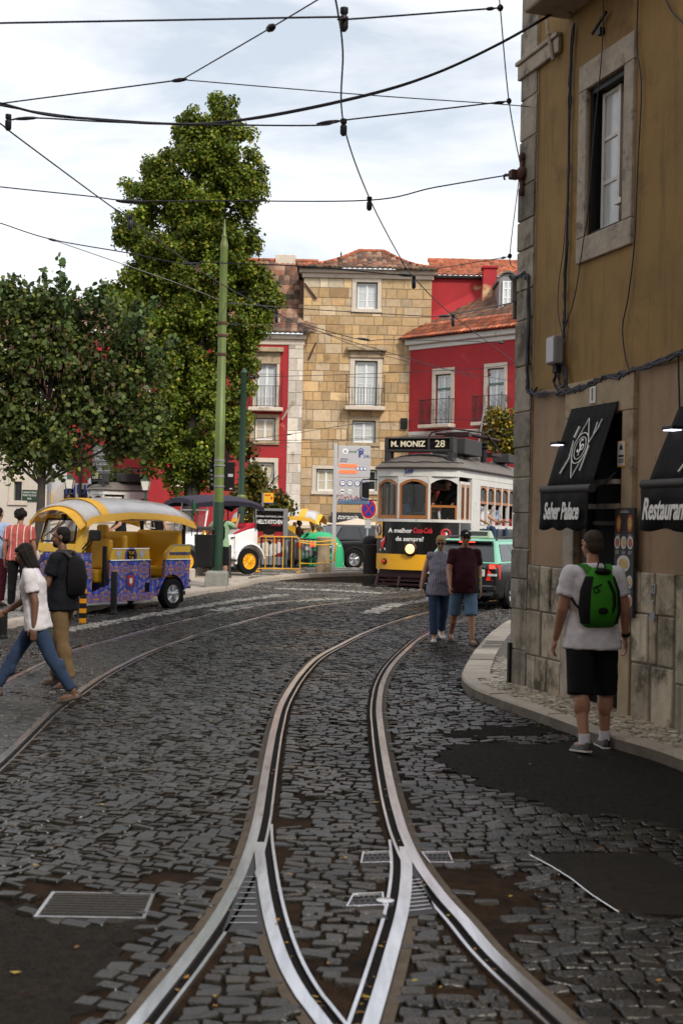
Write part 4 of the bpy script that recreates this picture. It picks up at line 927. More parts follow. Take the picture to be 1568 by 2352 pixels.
mb = MB(); ashlar(mb, XL, XR, ZT-.9, ZT-.45, sr, [(.50, .36, .20), (.52, .44, .32), (.46, .32, .15)], (.45, .45), (.4, .9), -.02, .02, .02); mb.build('top_stone_course', ['ashlar'], tw, None)  # top course of dressed stone blocks, not brick
MB().quad((XR, 0, -.6), (XR, 6.5, -.6), (XR, 6.5, ZT), (XR, 0, ZT)).build('side_wall', ['stucco_red'], tw, None)
mb = MB(); mb.box(XL-.08, XR+.08, -.12, .2, ZT-.44, ZT-.22); mb.box(XL-.22, XR+.2, -.28, .2, ZT-.22, ZT-.02); mb.build('cornice', ['pale_stone'], tw, None, bevel=.03)
for i, (o_, s_) in enumerate(zip(op, sr)):
    w = window(tw, *o_, y=.14, rows=(3, 4, 3, 2, 2)[i], cols=2 if i < 4 else 1, pane='curtain_pane' if i < 3 else ('cream_pane' if i == 3 else 'glass'), fw=.065)
    surround(tw, s_[0], s_[1], s_[2] if i != 1 else o_[2], s_[3], *o_, m='stained_stone' if i == 2 else 'pale_stone', w=w)
h0 = rect(tq, 600, 806, 600, 622); mb = MB(); mb.box(h0[0], h0[1], -.36, 0, h0[2], h0[3]); mb.box(h0[0]+.12, h0[1]-.12, -.14, 0, h0[2]-.32, h0[2]-.002); mb.build('window_hood', ['stained_stone'], tw, None, bevel=.03)
b0 = rect(tq, 588, 796, 912, 932); balcony(tw, b0[0], b0[1], b0[3], .85, .5, .18, 13, top=1.35)
for (x0, y0, x1, y1) in ((378, 268, 440, 350), (437, 578, 402, 660)): a = tq(x0, y0); b = tq(x1, y1); MB().tube([(a[0], -.08, a[1]), (b[0], -.10, b[1])], [.035, .05], 6).build('iron_tie', ['pod'], tw)
a = rect(tq, 878, 914, 972, 1028); MB().box(a[0], a[1], -.14, -.03, a[2], a[3]).build('meter_cabinet', ['black_metal'], tw, None, bevel=.02)
E0 = (tq(340, 190)[0], -.45, ZT); E1 = (tq(1070, 200)[0], -.45, ZT); zr = tq(730, 72)[1]+.25; r0 = tq(664, 70)[0]; r1 = tq(802, 70)[0]
roof('roof', tw, E0, E1, (r0, 2.6, zr), (r1, 2.6, zr), TP_OLD, .24, .36, .16)
roof('roof', tw, (E0[0], 6.5, ZT), E0, (r0, 3.6, zr), (r0, 2.6, zr), TP_OLD, .24, .36, .16); roof('roof', tw, E1, (E1[0], 6.5, ZT), (r1, 2.6, zr), (r1, 3.6, zr), TP_OLD, .24, .36, .16)
def hipline(a, b, sag, n=8):
    a, b = Vector(a), Vector(b); return [a.lerp(b, t)-Vector((0, 0, sag*math.sin(math.pi*t)))+Vector((0, 0, .05)) for t in np.linspace(0, 1, n)]
ridge(tw, hipline(E0, (r0, 2.6, zr), .2)); ridge(tw, hipline(E1, (r1, 2.6, zr), .2)); ridge(tw, [(r0, 2.6, zr+.05), (r1, 2.6, zr+.05)])
roof('eave_tiles', tw, (E0[0]-.03, -.55, ZT-.05), (E1[0]+.03, -.55, ZT-.05), (E0[0]-.03, -.3, ZT+.06), (E1[0]+.03, -.3, ZT+.06), [(.17, .14, .09), (.12, .10, .07), (.24, .19, .12)], .24, .3)
a = tq(568, 100); MB().lathe([(.02, 0), (.05, .25), (.02, .5), (.05, .6), (.01, .75)], 8, (a[0], 1.2, a[1]-.5)).build('finial', ['pole_green_dark'], tw)
# ---------------------------------------------------------------- red house left of the tower
YL = 61.6; LX = at(*c4(690, 900), YL).x; lq = lambda x, y: (at(*c4(x, y), YL).x-LX, at(*c4(x, y), YL).z)
rl = thing('red_house', 'crimson plastered house with pale quoins, left of the stone tower', 'building', (LX, YL, 0))
ZE = lq(500, 235)[1]; X0 = -6.5; X1 = lq(868, 900)[0]
op = [rect(lq, 300, 546, 588, 1148), rect(lq, 272, 532, 1278, 1558), rect(lq, 252, 516, 1824, 2100)]; sr = [rect(lq, 258, 582, 540, 1150), rect(lq, 220, 576, 1234, 1606), rect(lq, 205, 566, 1770, 2150)]
sh = 3.6; op += [(a-sh, b-sh, c, d) for a, b, c, d in op]; sr += [(a-sh, b-sh, c, d) for a, b, c, d in sr]
mb = MB(); wall_holes(mb, X0, 0, -.6, ZE-.55, op, .25); mb.quad((X0, 0, -.6), (X0, 7, -.6), (X0, 7, ZE), (X0, 0, ZE)); mb.build('wall', ['stucco_red_peeling'], rl, None)
mb = MB(); ashlar(mb, 0, X1, -.6, ZE-.55, [], [(.58, .52, .45), (.62, .56, .50), (.50, .44, .37)], (.42, .62), (.4, .8), -.05, .014, .25); mb.build('quoins', ['limestone'], rl, None)
MB().quad((X1, 0, -.6), (X1, 2, -.6), (X1, 2, ZE), (X1, 0, ZE)).build('side_wall', ['stained_stone'], rl, None)
mb = MB(); mb.box(X0, X1+.05, -.06, .1, ZE-.55, ZE-.28); mb.box(X0, X1+.12, -.2, .1, ZE-.28, ZE-.05); mb.build('cornice', ['pale_stone'], rl, None, bevel=.03)
for i, (o_, s_) in enumerate(zip(op, sr)):
    w = window(rl, *o_, y=.13, rows=(4, 2, 2)[i % 3], pane='curtain_pane' if i % 3 == 0 else 'cream_pane', fw=.065); surround(rl, s_[0], s_[1], s_[2] if i % 3 else o_[2], s_[3], *o_, m='stained_stone' if i % 3 == 1 else 'pale_stone', w=w)
for k in (0, 1):
    h0 = rect(lq, 205, 636, 415, 470); mb = MB(); mb.box(h0[0]-k*sh, h0[1]-k*sh, -.3, 0, h0[2], h0[3]); mb.box(h0[0]+.15-k*sh, h0[1]-.15-k*sh, -.08, 0, h0[2]-.55, h0[2]-.003); mb.build('window_hood', ['stained_stone'], rl, None, bevel=.02)
    b0 = rect(lq, 205, 626, 1155, 1200); balcony(rl, b0[0]-k*sh, b0[1]-k*sh, b0[3], 1.0, .5, .17, 11, top=1.55)
a = lq(755, 1070); b = lq(612, 1305); MB().tube([(a[0], -.12, a[1]), (b[0], -.1, b[1])], [.06, .045], 6).build('iron_tie', ['stone_frame'], rl)
zr = at(*c2(300, 150), YL+4.2).z
roof('roof', rl, (X0, -.35, ZE), (X1+.5, -.35, ZE), (X0, 4.4, zr), (X1+.5, 4.4, zr), TP_OLD, .27, .42, .1)
ridge(rl, [(X0, 4.4, zr+.05), (X1+.5, 4.4, zr+.05)]); 
roof('eave_tiles', rl, (X0, -.42, ZE-.04), (X1+.35, -.42, ZE-.04), (X0, -.2, ZE+.05), (X1+.35, -.2, ZE+.05), [(.17, .14, .09), (.24, .19, .12)], .24, .3)
a = at(*c2(278, 145), YL+4.2); MB().box(a.x-LX-.5, a.x-LX+.5, 4.2, 4.8, zr-.3, zr+.32).build('chimney', ['pale_stone'], rl, None, bevel=.03)
# ---------------------------------------------------------------- red wing on the right, turned 45 degrees
A0 = at(*c2(926, 750), 61.95); WD = Vector((.7071, -.7071)); wq = lambda x, y: plane_sz((A0.x, A0.y), WD, *c2(x, y))
rw = thing('red_house', 'crimson plastered wing with white cornice, dormer and chimney, right of the tower', 'building', (A0.x, A0.y, 0), rad(-45))
def rectw(x0, x1, y0, y1):
    xm = (x0+x1)/2; sl = .1*0; return (wq(x0, (y0+y1)/2)[0], wq(x1, (y0+y1)/2)[0], wq(xm, y1)[1], wq(xm, y0)[1])
ze = wq(900, 562)[1]; SW = 8.6
op = [rectw(1060, 1141, 742, 1012), rectw(1330, 1419, 710, 1000)]; sr = [rectw(1044, 1158, 710, 1016), rectw(1314, 1433, 684, 1004)]
mb = MB(); wall_holes(mb, 0, SW, -.6, ze-.55, op, .25); mb.quad((SW, 0, -.6), (SW, 7, -.6), (SW, 7, ze), (SW, 0, ze)); mb.build('wall', ['stucco_red'], rw, None)
mb = MB(); mb.box(-.05, SW, -.08, .1, ze-.55, ze-.32); mb.box(-.15, SW, -.26, .1, ze-.32, ze-.06); mb.build('cornice', ['white_paint'], rw, None, bevel=.04)
z0 = wq(1000, 1040)[1]; MB().box(0, SW, -.06, .02, z0-.25, z0).build('string_course', ['white_paint'], rw, None, bevel=.02)
for i, (o_, s_) in enumerate(zip(op, sr)):
    w = window(rw, *o_, y=.1, rows=(3, 3)[i], fw=.08, outm='green_frame', pane='curtain_pane'); surround(rw, s_[0], s_[1], o_[2], s_[3], *o_, w=w, m='pale_stone')
    zt = o_[3]-(o_[3]-o_[2])*.28; MB().box(o_[0]+.03, o_[1]-.03, .075, .16, zt-.05, zt+.05).build('transom', ['green_frame'], w, None)
b0 = rectw(1003, 1164, 1006, 1024); balcony(rw, b0[0], b0[1], b0[3], 1.15, .5, .16, 15, True); b0 = rectw(1278, 1440, 992, 1010); balcony(rw, b0[0], b0[1], b0[3], 1.15, .5, .16, 15, True)
RWi = (Matrix.Translation(rw.location) @ Matrix.Rotation(rad(-45), 4, 'Z')); YU = 62.35
clip = lambda p: (RWi @ p).y < YU+.05
m = .73; d1 = 8.0
roof('roof', rw, (-1.2, -.38, ze-.02), (SW, -.38, ze-.02), (-1.2, d1, ze-.02+m*(d1+.38)), (SW, d1, ze-.02+m*(d1+.38)), TP_MID, .2, .36, 0, clip)
roof('eave_tiles', rw, (-.2, -.5, ze-.05), (SW, -.5, ze-.05), (-.2, .55, ze-.05+m*1.05+.03), (SW, .55, ze-.05+m*1.05+.03), TP_NEW, .2, .36)
mb = MB()
for k in range(14):
    s = .3+k*.62; mb.M = Matrix.Translation((s, .62, ze+m*.62+.06)) @ Matrix.Rotation(math.atan(m), 4, 'X'); mb.box(-.17, .17, -.12, .2, 0, .13)
mb.build('vent_tile_pattern', ['pod'], rw, None)
# upper storey facing the square, chimney and dormer
inv = RWi.inverted(); WP = lambda x, y, z: inv @ Vector((x, y, z))
xa = TX+XR-.02; xb = at(*c2(1560, 300), YU).x; zu = at(*c2(1200, 240), YU).z; zl = ze-.1
mb = MB(); mb.M = inv; mb.quad((xa, YU, zl), (xb, YU, zl), (xb, YU, zu), (xa, YU, zu)); mb.build('upper_wall', ['stucco_red_peeling'], rw, None)
mb = MB(); mb.M = inv; mb.tube([(xa, YU-.14, zu+.02), (xb, YU-.14, zu+.02)], .07, 8); mb.build('gutter', ['dark_grey'], rw)
E = [WP(xa, YU-.25, zu+.08), WP(xb, YU-.25, zu+.08), WP(xa, YU+3.0, zu+1.45), WP(xb, YU+3.0, zu+1.45)]
roof('upper_roof', rw, E[0], E[1], E[2], E[3], TP_NEW, .25, .4); ridge(rw, [E[2], E[3]])
# sloping plaster band where the lower roof meets the upper wall
s0, s1 = .0, 6.5; P = []
for s in np.linspace(s0, s1, 12):
    d = s+(YU-A0.y)/.7071; P.append(Vector((s, d, ze+m*d)))
mb = MB(); mb.loft([[p+Vector((-.02, -.02, -.25)), p+Vector((.22, -.30, -.25)), p+Vector((.22, -.30, .05)), p+Vector((0., -.04, .62))] for p in P]); mb.build('flashing', ['stucco_red'], rw, 30)
ca = at(*c2(1302, 330), YU-.1).x; cb_ = at(*c2(1368, 330), YU-.1).x; zc = at(*c2(1335, 186), YU-.3).z
mb = MB(); mb.M = inv; zb = zu-2.6
mb.loft([[(ca-e, YU-.75-e, z), (cb_+e, YU-.75-e, z), (cb_+e, YU-.02, z), (ca-e, YU-.02, z)] for z, e in ((zb, .22), (zb+.9, .08), (zc-.12, .0), (zc-.1, .07), (zc, .07))]); mb.build('chimney', ['stucco_red_peeling'], rw, None)
dx0 = at(*c2(1390, 330), 59.8).x; dx1 = at(*c2(1482, 330), 59.8).x; dz0 = at(*c2(1430, 452), 59.8).z; dz1 = at(*c2(1430, 262), 59.8).z
dw = (dx1-dx0); dcx = (dx0+dx1)/2
dm = MB(); dm.M = inv; arch = [(dx0, dz0), (dx1, dz0)]+[(dcx+dw/2*math.cos(t), dz1+.32*math.sin(t)*1.3) for t in np.linspace(0, math.pi, 9)]
dm.prism(arch, 59.8, 62.4, 'xz'); dmr = dm.build('dormer', ['mid_grey'], rw, None)
hood = MB(); hood.M = inv; hood.loft([[(dcx+(dw/2+e)*math.cos(t), y, dz1+(.42+e)*math.sin(t)) for t in np.linspace(0, math.pi, 9)]+[(dcx+(dw/2+e-.08)*math.cos(t), y, dz1+(.42+e-.08)*math.sin(t)) for t in np.linspace(math.pi, 0, 9)] for y, e in ((59.65, .1), (62.3, .1))]); hood.build('hood', ['roof_grey'], dmr, 30)
dn = MB(); dn.M = inv; a, b, c, d = dx0+.16, dx1-.16, dz0+.35, dz1+.05
for x in (a, (a+b)/2-.04, b-.07): dn.box(x, x+.07, 59.72, 59.8, c, d)
for z in (c, c+(d-c)*.42, c+(d-c)*.72, d-.07): dn.box(a, b, 59.73, 59.79, z, z+.06)
dn.build('window', ['window_white'], dmr, None); dp_ = MB(); dp_.M = inv; dp_.box(a, b, 59.76, 59.785, c, d); dp_.build('pane', ['curtain_pane'], dmr, None)
# ---------------------------------------------------------------- museum building far left
YM = 74.; MX = at(145, 1100, YM).x; mq = lambda x, y: (at(x, y, YM).x-MX, at(x, y, YM).z)
ms = thing('museum_building', 'whitewashed museum with crimson upper wall, behind the left trees', 'building', (MX, YM, 0))
xa = mq(-260, 1100)[0]; xb = mq(420, 1100)[0]; zm = mq(250, 1111)[1]; zt = mq(200, 715)[1]
dr = rect(mq, 182, 247, 1124, 1215); dr2 = rect(mq, 146, 164, 1124, 1215); wn1 = rect(mq, 33, 51, 1106, 1150); wn2 = rect(mq, 95, 140, 1030, 1072); wu = [rect(mq, 170+k*75, 205+k*75, 820, 900) for k in range(3)]+[rect(mq, 20+k*60, 48+k*60, 860, 930) for k in range(2)]
for r_ in (dr, dr2): pass
mb = MB(); wall_holes(mb, 0, xb, -.8, zm, [dr, dr2], .2); wall_holes(mb, xa, 0, -.8, zt-1, [wn1, wn2]+wu[3:], .2); mb.quad((xa, 0, -.8), (xa, 6, -.8), (xa, 6, zt-1), (xa, 0, zt-1)); mb.build('wall', ['stucco_white'], ms, None)
mb = MB(); wall_holes(mb, 0, xb, zm, zt-1.2, wu[:3], .2, -.01); mb.quad((xb, 0, -.8), (xb, 6, -.8), (xb, 6, zt-1.2), (xb, 0, zt-1.2)); mb.build('upper_wall', ['stucco_red'], ms, None)
for d_ in (dr, dr2): MB().box(d_[0], d_[1], .1, .2, d_[2]-.6, d_[3]).build('door', ['brown_door'], ms, None)
for w_ in [wn2]+wu: w = window(ms, *w_, pane='glass', fw=.07)
w = window(ms, *wn1, pane='glass', fw=.05, fm='iron', rows=5, cols=3); surround(ms, wn1[0]-.3, wn1[1]+.3, wn1[2]-.25, wn1[3]+.3, *wn1, m='pale_stone', w=w)
roof('roof', ms, (xa, -.5, zt-1.1), (xb, -.5, zt-1.1), (xa, 4, zt+1.4), (xb, 4, zt+1.4), TP_MID, .4, .5); MB().cone((mq(188, 1000)[0], -.1, 0), (mq(188, 1000)[0], -.1, zt-1.2), .09, .09, 8).build('downpipe', ['dark_grey'], ms)
t = mq(198, 1125); text('lettering', 'MUSEU', .82, face_y(mq(202, 1127)[0], -.02, mq(202, 1127)[1]), 'blue_text', ms, sx=1.0, bold=.02)
bn = thing('museum_banner', 'beige banner printed with museum wording on the crimson wall', 'banner', (at(237, 1060, YM-.15).x, YM-.1, at(237, 1060, YM).z))
bx = 1.08; MB().box(-bx/2-.05, bx/2+.05, -.06, 0, -1.2, .95).build('sheet', ['concrete'], bn, None)
for q, s_, z in (('MUSEU', .17, .62), ('DE ARTES DECORATIVAS', .085, .48), ('PORTUGUESAS', .085, .37), ('MUSEUM', .22, .12), ('OF PORTUGUESE', .11, -.04), ('DECORATIVE ARTS', .11, -.17), ('LOJA  SHOP', .09, -.42), ('CAFETARIA CAFETERIA', .075, -.53)): text('print', q, s_, face_y(0, -.065, z), 'white_text', bn, bold=.004)
pl = at(68, 1138, YM-.1); ss = thing('street_sign', 'dark street name plate on the white museum wall', 'street sign', (pl.x, YM-.02, pl.z)); MB().box(-.42, .42, -.05, 0, -.32, .32).build('plate', ['pole_green_dark'], ss, None)
for q, z in (('LARGO DAS', .17), ('PORTAS DO', 0), ('SOL', -.18)): text('lettering', q, .14, face_y(0, -.055, z), 'white_text', ss)
vb = at(107, 1190, YM-1); vt = thing('museum_flag_board', 'tall yellow and blue vertical board by the museum wall', 'banner', (vb.x, YM-.3, 0)); MB().box(-.16, .16, -.05, 0, mq(107, 1169)[1], mq(107, 1133)[1]).build('upper_panel', ['sign_yellow'], vt, None); MB().box(-.16, .16, -.05, 0, mq(107, 1215)[1], mq(107, 1169)[1]-.002).build('lower_panel', ['sign_blue'], vt, None)
jb = at(191, 1105, YM); jt = thing('wall_box', 'small pale box on the crimson museum wall', 'wall box', (jb.x+.5, YM-.02, jb.z)); MB().box(-.18, .18, -.2, 0, -.18, .18).build('case', ['white_paint'], jt, None, bevel=.02); MB().box(-.15, .15, -.215, -.2, -.15, .15).build('lid', ['white_lacquer'], jt, None)
# ---------------------------------------------------------------- trees
LEAF6 = np.array([(0, 0), (.42, .18), (.5, .55), (0, 1), (-.5, .55), (-.42, .18)], float)
def leaves(name, par, cen, size, cols, per=40, spread=.4, flat=1., shape='oval', droop=.3):
    """many small leaves round each cluster centre; cen (n,3), cols palette (k,3), one mesh"""
    n = len(cen); N = n*per
    off = rng.normal(0, 1, (N, 3)); off /= np.linalg.norm(off, axis=1)[:, None]; off *= (rng.random((N, 1))**.45)*spread; off[:, 2] *= flat
    P = np.repeat(cen, per, 0)+off
    nrm = off/(np.linalg.norm(off, axis=1)[:, None]+1e-6)*.6+rng.normal(0, .6, (N, 3))+np.array([0, 0, .35]); nrm /= np.linalg.norm(nrm, axis=1)[:, None]
    t = rng.normal(0, 1, (N, 3)); t[:, 2] -= droop; t -= nrm*(t*nrm).sum(1)[:, None]; t /= np.linalg.norm(t, axis=1)[:, None]; b = np.cross(nrm, t)
    s = size*rng.uniform(.6, 1.3, (N, 1)); w = 1.0 if shape == 'round' else .8
    K = 6; q = LEAF6 if shape != 'round' else np.array([(.5*math.sin(a), .5-.5*math.cos(a)) for a in np.linspace(0, 2*math.pi, 7)[:-1]])
    V = P[:, None, :]+b[:, None, :]*(q[None, :, 0:1]*s[:, None, :]*w)+t[:, None, :]*(q[None, :, 1:2]*s[:, None, :])
    V += nrm[:, None, :]*(np.abs(q[None, :, 0:1])*s[:, None, :]*.35)
    Fa = np.arange(N*K).reshape(N, K); pal = np.array(cols); tone = np.repeat(np.exp(rng.normal(0, .22, n)), per); c = pal[rng.integers(0, len(pal), N)]*(tone*np.exp(rng.normal(0, .18, N)))[:, None]
    return rawmesh(name, V.reshape(-1, 3), Fa, 'leaf', c, False, par)
def limb(mb, a, b, r0, r1, wob=.06, n=6):
    a, b = Vector(a), Vector(b); L_ = (b-a).length
    P = [a.lerp(b, k/n)+Vector((random.gauss(0, wob*L_*.2), random.gauss(0, wob*L_*.2), 0))*(0 if k in (0, n) else 1) for k in range(n+1)]
    mb.tube(P, [r0+(r1-r0)*k/n for k in range(n+1)], 7); return P
GR = [(.045, .095, .016), (.06, .12, .02), (.035, .075, .013), (.085, .14, .02), (.12, .15, .022)]
# the tall poplar: stacked lobes given as (x, y photo, radius px)
def tree(name, label, base, Y, lobes, trunk_r, size, pal, per, dens, spread, group='trees of the square', yspread=.8, shape='oval', top=None, flat=1., hole=1., thr=-.38):
    t = thing(name, label, 'tree', base, 0, group); sc = Y/F
    tops = []; C = []
    for (px, py, r) in lobes:
        c = at(px, py, Y)-Vector(base); R_ = r*sc; tops.append((c, R_))
        R_ *= 1.02; n = max(3, int(dens*R_*R_*4)); d = rng.normal(0, 1, (n, 3)); d /= np.linalg.norm(d, axis=1)[:, None]; d *= (rng.random((n, 1))**.30)*R_*rng.uniform(.72, 1.22, (n, 1)); d[:, 1] *= yspread
        C.append(d+np.array(c))
    C = np.concatenate(C); q = C*hole
    C = C[np.sin(q[:, 0]*1.9+1)*np.sin(q[:, 2]*1.7+.5*q[:, 1])+.6*np.sin(q[:, 0]*4.1+q[:, 2]*3.3)*np.sin(q[:, 1]*3.7+q[:, 2]*2.9)+rng.normal(0, .25, len(C)) > thr]
    mb = MB(); zt = max(c.z for c, _ in tops); tip = max(tops, key=lambda q: q[0].z)[0]
    P = limb(mb, (0, 0, -.05), (tip.x*.9, 0, tip.z*.94), trunk_r, trunk_r*.15, .03, 10)
    for c, r in tops:
        k = min(range(len(P)), key=lambda i: abs(P[i].z-(c.z-r*1.1-.4))); q = limb(mb, P[k], c+Vector((0, 0, r*.3)), trunk_r*.3*(1-.6*k/10), .02, .12)
        for j in range(5):
            d = Vector(rng.normal(0, 1, 3)); d = d.normalized()*r*.85; limb(mb, q[3+j % 3], c+d, trunk_r*.1, .008, .1, 4)
    mb.build('trunk', ['bark'], t)
    leaves('crown', t, C, size, pal, per, spread, flat, shape)
    return t
POP = [(505, 262, 42), (470, 300, 62), (535, 320, 55), (398, 325, 34), (450, 370, 88), (540, 385, 62), (420, 430, 85), (520, 450, 78), (330, 425, 50), (365, 475, 62), (560, 415, 38), (430, 520, 82), (560, 480, 34), (500, 560, 90), (310, 520, 48), (565, 560, 36), (390, 590, 90), (330, 620, 60), (470, 660, 100), (560, 630, 60), (300, 690, 70), (380, 700, 95), (540, 720, 90), (610, 650, 42), (620, 690, 36), (340, 790, 90), (440, 790, 105), (540, 800, 62), (350, 890, 95), (450, 900, 100), (520, 880, 55), (370, 980, 85), (460, 990, 90), (530, 970, 40), (440, 1060, 75), (390, 1060, 60), (510, 1050, 45), (560, 740, 50)]
b = at(430, 1200, 46); tree('poplar_tree', 'tall bushy green poplar rising above the roofs behind the green pole', (b.x, 46, G(46)), 46, POP, .34, .115, [(.095, .145, .014), (.125, .175, .017), (.07, .115, .012), (.16, .195, .02), (.22, .21, .022)], 150, 9, .33, hole=1.3, thr=-.40)
# the broad round-leaved tree on the left
JUD = [(40, 720, 70), (130, 700, 60), (-60, 760, 90), (60, 800, 95), (170, 770, 85), (250, 760, 70), (0, 880, 100), (120, 880, 110), (240, 860, 90), (320, 800, 55), (330, 880, 60), (60, 970, 95), (180, 970, 95), (280, 950, 75), (360, 930, 35), (-60, 960, 80), (20, 1035, 60), (120, 1040, 55), (230, 1025, 50), (300, 1010, 45), (-100, 870, 80)]
b = at(76, 1320, 28); jt = tree('judas_tree', 'broad round-leaved tree with brown pods and slim dark trunk at the left edge', (b.x, 28, G(28)+.09), 28, JUD, .13, .10, [(.065, .10, .022), (.085, .125, .032), (.13, .17, .06), (.045, .07, .016), (.16, .17, .035)], 40, 22, .27, shape='round', yspread=.9, hole=1.5, thr=-.55)
mb = MB(); vb = Vector((b.x, 28, G(28)+.09)); shoots = []
for (px, py, qx, qy) in ((60, 760, 30, 640), (130, 740, 140, 600), (150, 730, 145, 640), (95, 720, 100, 625), (190, 720, 210, 665), (230, 720, 232, 650), (10, 720, 5, 655), (280, 790, 355, 690), (340, 830, 400, 780), (300, 740, 320, 690)):
    p = at(px, py, 28+random.uniform(-.8, .8))-vb; q = at(qx, qy, p.y+28)-vb; P = limb(mb, p, q, .014, .005, .12, 6); shoots += [tuple(P[k].lerp(P[k+1], random.random())) for k in range(1, 6) for _ in range(2)]+[tuple(P[-1])]
mb.build('twigs', ['bark'], jt); leaves('shoot_leaves', jt, np.array(shoots), .12, [(.06, .10, .03), (.10, .15, .05), (.04, .07, .02)], 5, .12, shape='round')
pd = np.clip(rng.normal(0, 1, (600, 3)), -1.5, 1.35)*np.array([1.2, .8, .6])+np.array(at(165, 850, 28)-vb); mbp = MB()
for p in pd: a = Vector(p); mbp.prism([(a.x-.012, a.z), (a.x+.012, a.z), (a.x+.008, a.z-.10), (a.x-.006, a.z-.11)], a.y-.002, a.y+.002, 'xz')
o = mbp.build('seed_pods', ['pod'], jt, None); tag(o, kind='stuff')
YEL = [(.09, .10, .02), (.06, .085, .018), (.17, .13, .02), (.04, .06, .014), (.26, .17, .02)]
b = at(610, 1245, 42.5); tree('small_tree', 'small yellowing tree in front of the red house beside the bus stop', (b.x, 42.5, .45), 42.5, [(600, 1110, 40), (640, 1100, 28), (575, 1085, 22), (650, 1150, 26), (600, 1165, 42), (635, 1180, 28), (665, 1165, 12), (560, 1140, 26), (590, 1200, 24)], .09, .13, YEL, 50, 26, .26)
b = at(1150, 1250, 50); tree('small_tree', 'autumn-yellow tree behind the tram roof against the crimson wing', (b.x, 50, .2), 50, [(1160, 945, 26), (1140, 965, 24), (1175, 985, 34), (1150, 1010, 30), (1195, 950, 30), (1120, 1000, 14), (1180, 1020, 30), (1165, 915, 12)], .1, .16, [(.28, .20, .02), (.14, .13, .02), (.08, .09, .02), (.34, .25, .03)], 34, 20, .3)
b = at(280, 1180, 66); tree('bush', 'bright green bush beside the street lantern', (b.x, 66, -.2), 66, [(262, 1112, 22), (290, 1106, 20), (310, 1116, 18), (246, 1118, 14), (285, 1124, 22)], .08, .2, [(.09, .16, .02), (.13, .19, .03), (.06, .11, .02)], 40, 14, .35, group='bushes')
b = at(560, 1140, 52); tree('bush', 'dark shrub with reddish leaves against the red house behind the second green pole', (b.x, 52, .2), 52, [(560, 850, 28), (565, 910, 24), (555, 970, 28), (560, 1030, 24), (550, 800, 20)], .1, .16, [(.07, .10, .02), (.20, .045, .02), (.05, .08, .015)], 36, 16, .34, group='bushes')
# ---------------------------------------------------------------- poles, wires, street furniture
def base_at(px, py, up=.0): return gnd(px, py, up)
p = gnd(498, 1345, .1); PX, PY = p.x, p.y; zp = p.z; ztop = at(512, 503, PY).z-zp
gp = thing('trolley_pole', 'tall green tram wire pole with spike on a concrete block', 'pole', (PX, PY, zp))
r = .102
prof = [(r*1.28, .25), (r*1.28, 1.9), (r*1.22, 2.0)]; MB().lathe([(r*1.25, .28)]+prof[1:], 20).build('lower_shaft', ['pole_green_dark'], gp)
s1 = 4.35; MB().lathe([(r*1.18, 2.0), (r*1.12, s1), (r*1.0, s1+.02), (r*.98, 6.3)], 20).build('shaft', ['pole_green'], gp); MB().lathe([(r*.92, 6.3), (r*.86, ztop-.75), (r*.95, ztop-.72), (r*.9, ztop-.6), (r*.5, ztop-.45), (r*.62, ztop-.42), (r*.4, ztop-.36), (.012, ztop)], 20).build('finial', ['pole_green'], gp)
for z in (6.3, 6.0, 5.55, 3.0, 2.62): MB().lathe([(r*1.2, z-.03), (r*1.24, z), (r*1.2, z+.03)], 18).build('collar', ['pod' if z > 3 else 'mid_grey'], gp)
MB().loft([[(x*w, y*w, z) for x, y in ((-1, -1), (1, -1), (1, 1), (-1, 1))] for z, w in ((-.1, .275), (.30, .26), (.36, .22))]).build('footing', ['concrete'], gp, None, bevel=.03)
sg = thing('road_sign', 'back of a black rectangular road sign covered in stickers on the green pole', 'road sign', (PX, PY, zp)); z0 = at(512, 1127, PY).z-zp; z1 = at(512, 1060, PY).z-zp
x0 = (485-507)/97; x1 = (540-507)/97
MB().box(x0-.02, x1+.02, .135, .16, z0, z1).build('panel', ['black_metal'], sg, None, bevel=.015)
m_ = MB(); [m_.box(x, x+w, .128, .134, z, z+h) for x, z, w, h in ((x0+.0, z1-.24, .05, .05), (x0, z1-.34, .06, .04), (x0+.02, z1-.44, .05, .05), (x0+.03, z0+.13, .05, .05), (x1-.14, z1-.36, .12, .07), (x1-.1, z0+.04, .07, .03))]; m_.build('sticker', ['sign_grey'], sg, None)
for z in (z0+.1, z1-.1): MB().lathe([(r*1.3, z-.02), (r*1.33, z), (r*1.3, z+.02)], 16).build('strap', ['mid_grey'], sg)
ws = thing('warning_sign', 'back of a triangular warning sign above the black panel', 'road sign', (PX, PY, zp)); zt = at(512, 1013, PY).z-zp
MB().prism([(-.24, z1+.03), (.30, z1+.03), (.03, zt)], .14, .16, 'xz').build('panel', ['maroon'], ws, None)
p = gnd(552, 1321, .1); q = thing('trolley_pole', 'second green pole behind, rising beside the red house', 'pole', (at(553, 1200, 41).x, 41, G(41))); zt = at(553, 845, 41).z-G(41); MB().lathe([(.11, 0), (.11, 2.2), (.10, 2.25), (.085, zt-.2), (.11, zt-.15), (.03, zt)], 14).build('shaft', ['pole_green_dark'], q); MB().lathe([(.15, 2.2), (.16, 2.26), (.13, 2.32)], 14).build('collar', ['pole_green'], q); MB().lathe([(.20, 0), (.20, .3), (.15, .4)], 14).build('foot', ['pole_green_dark'], q)
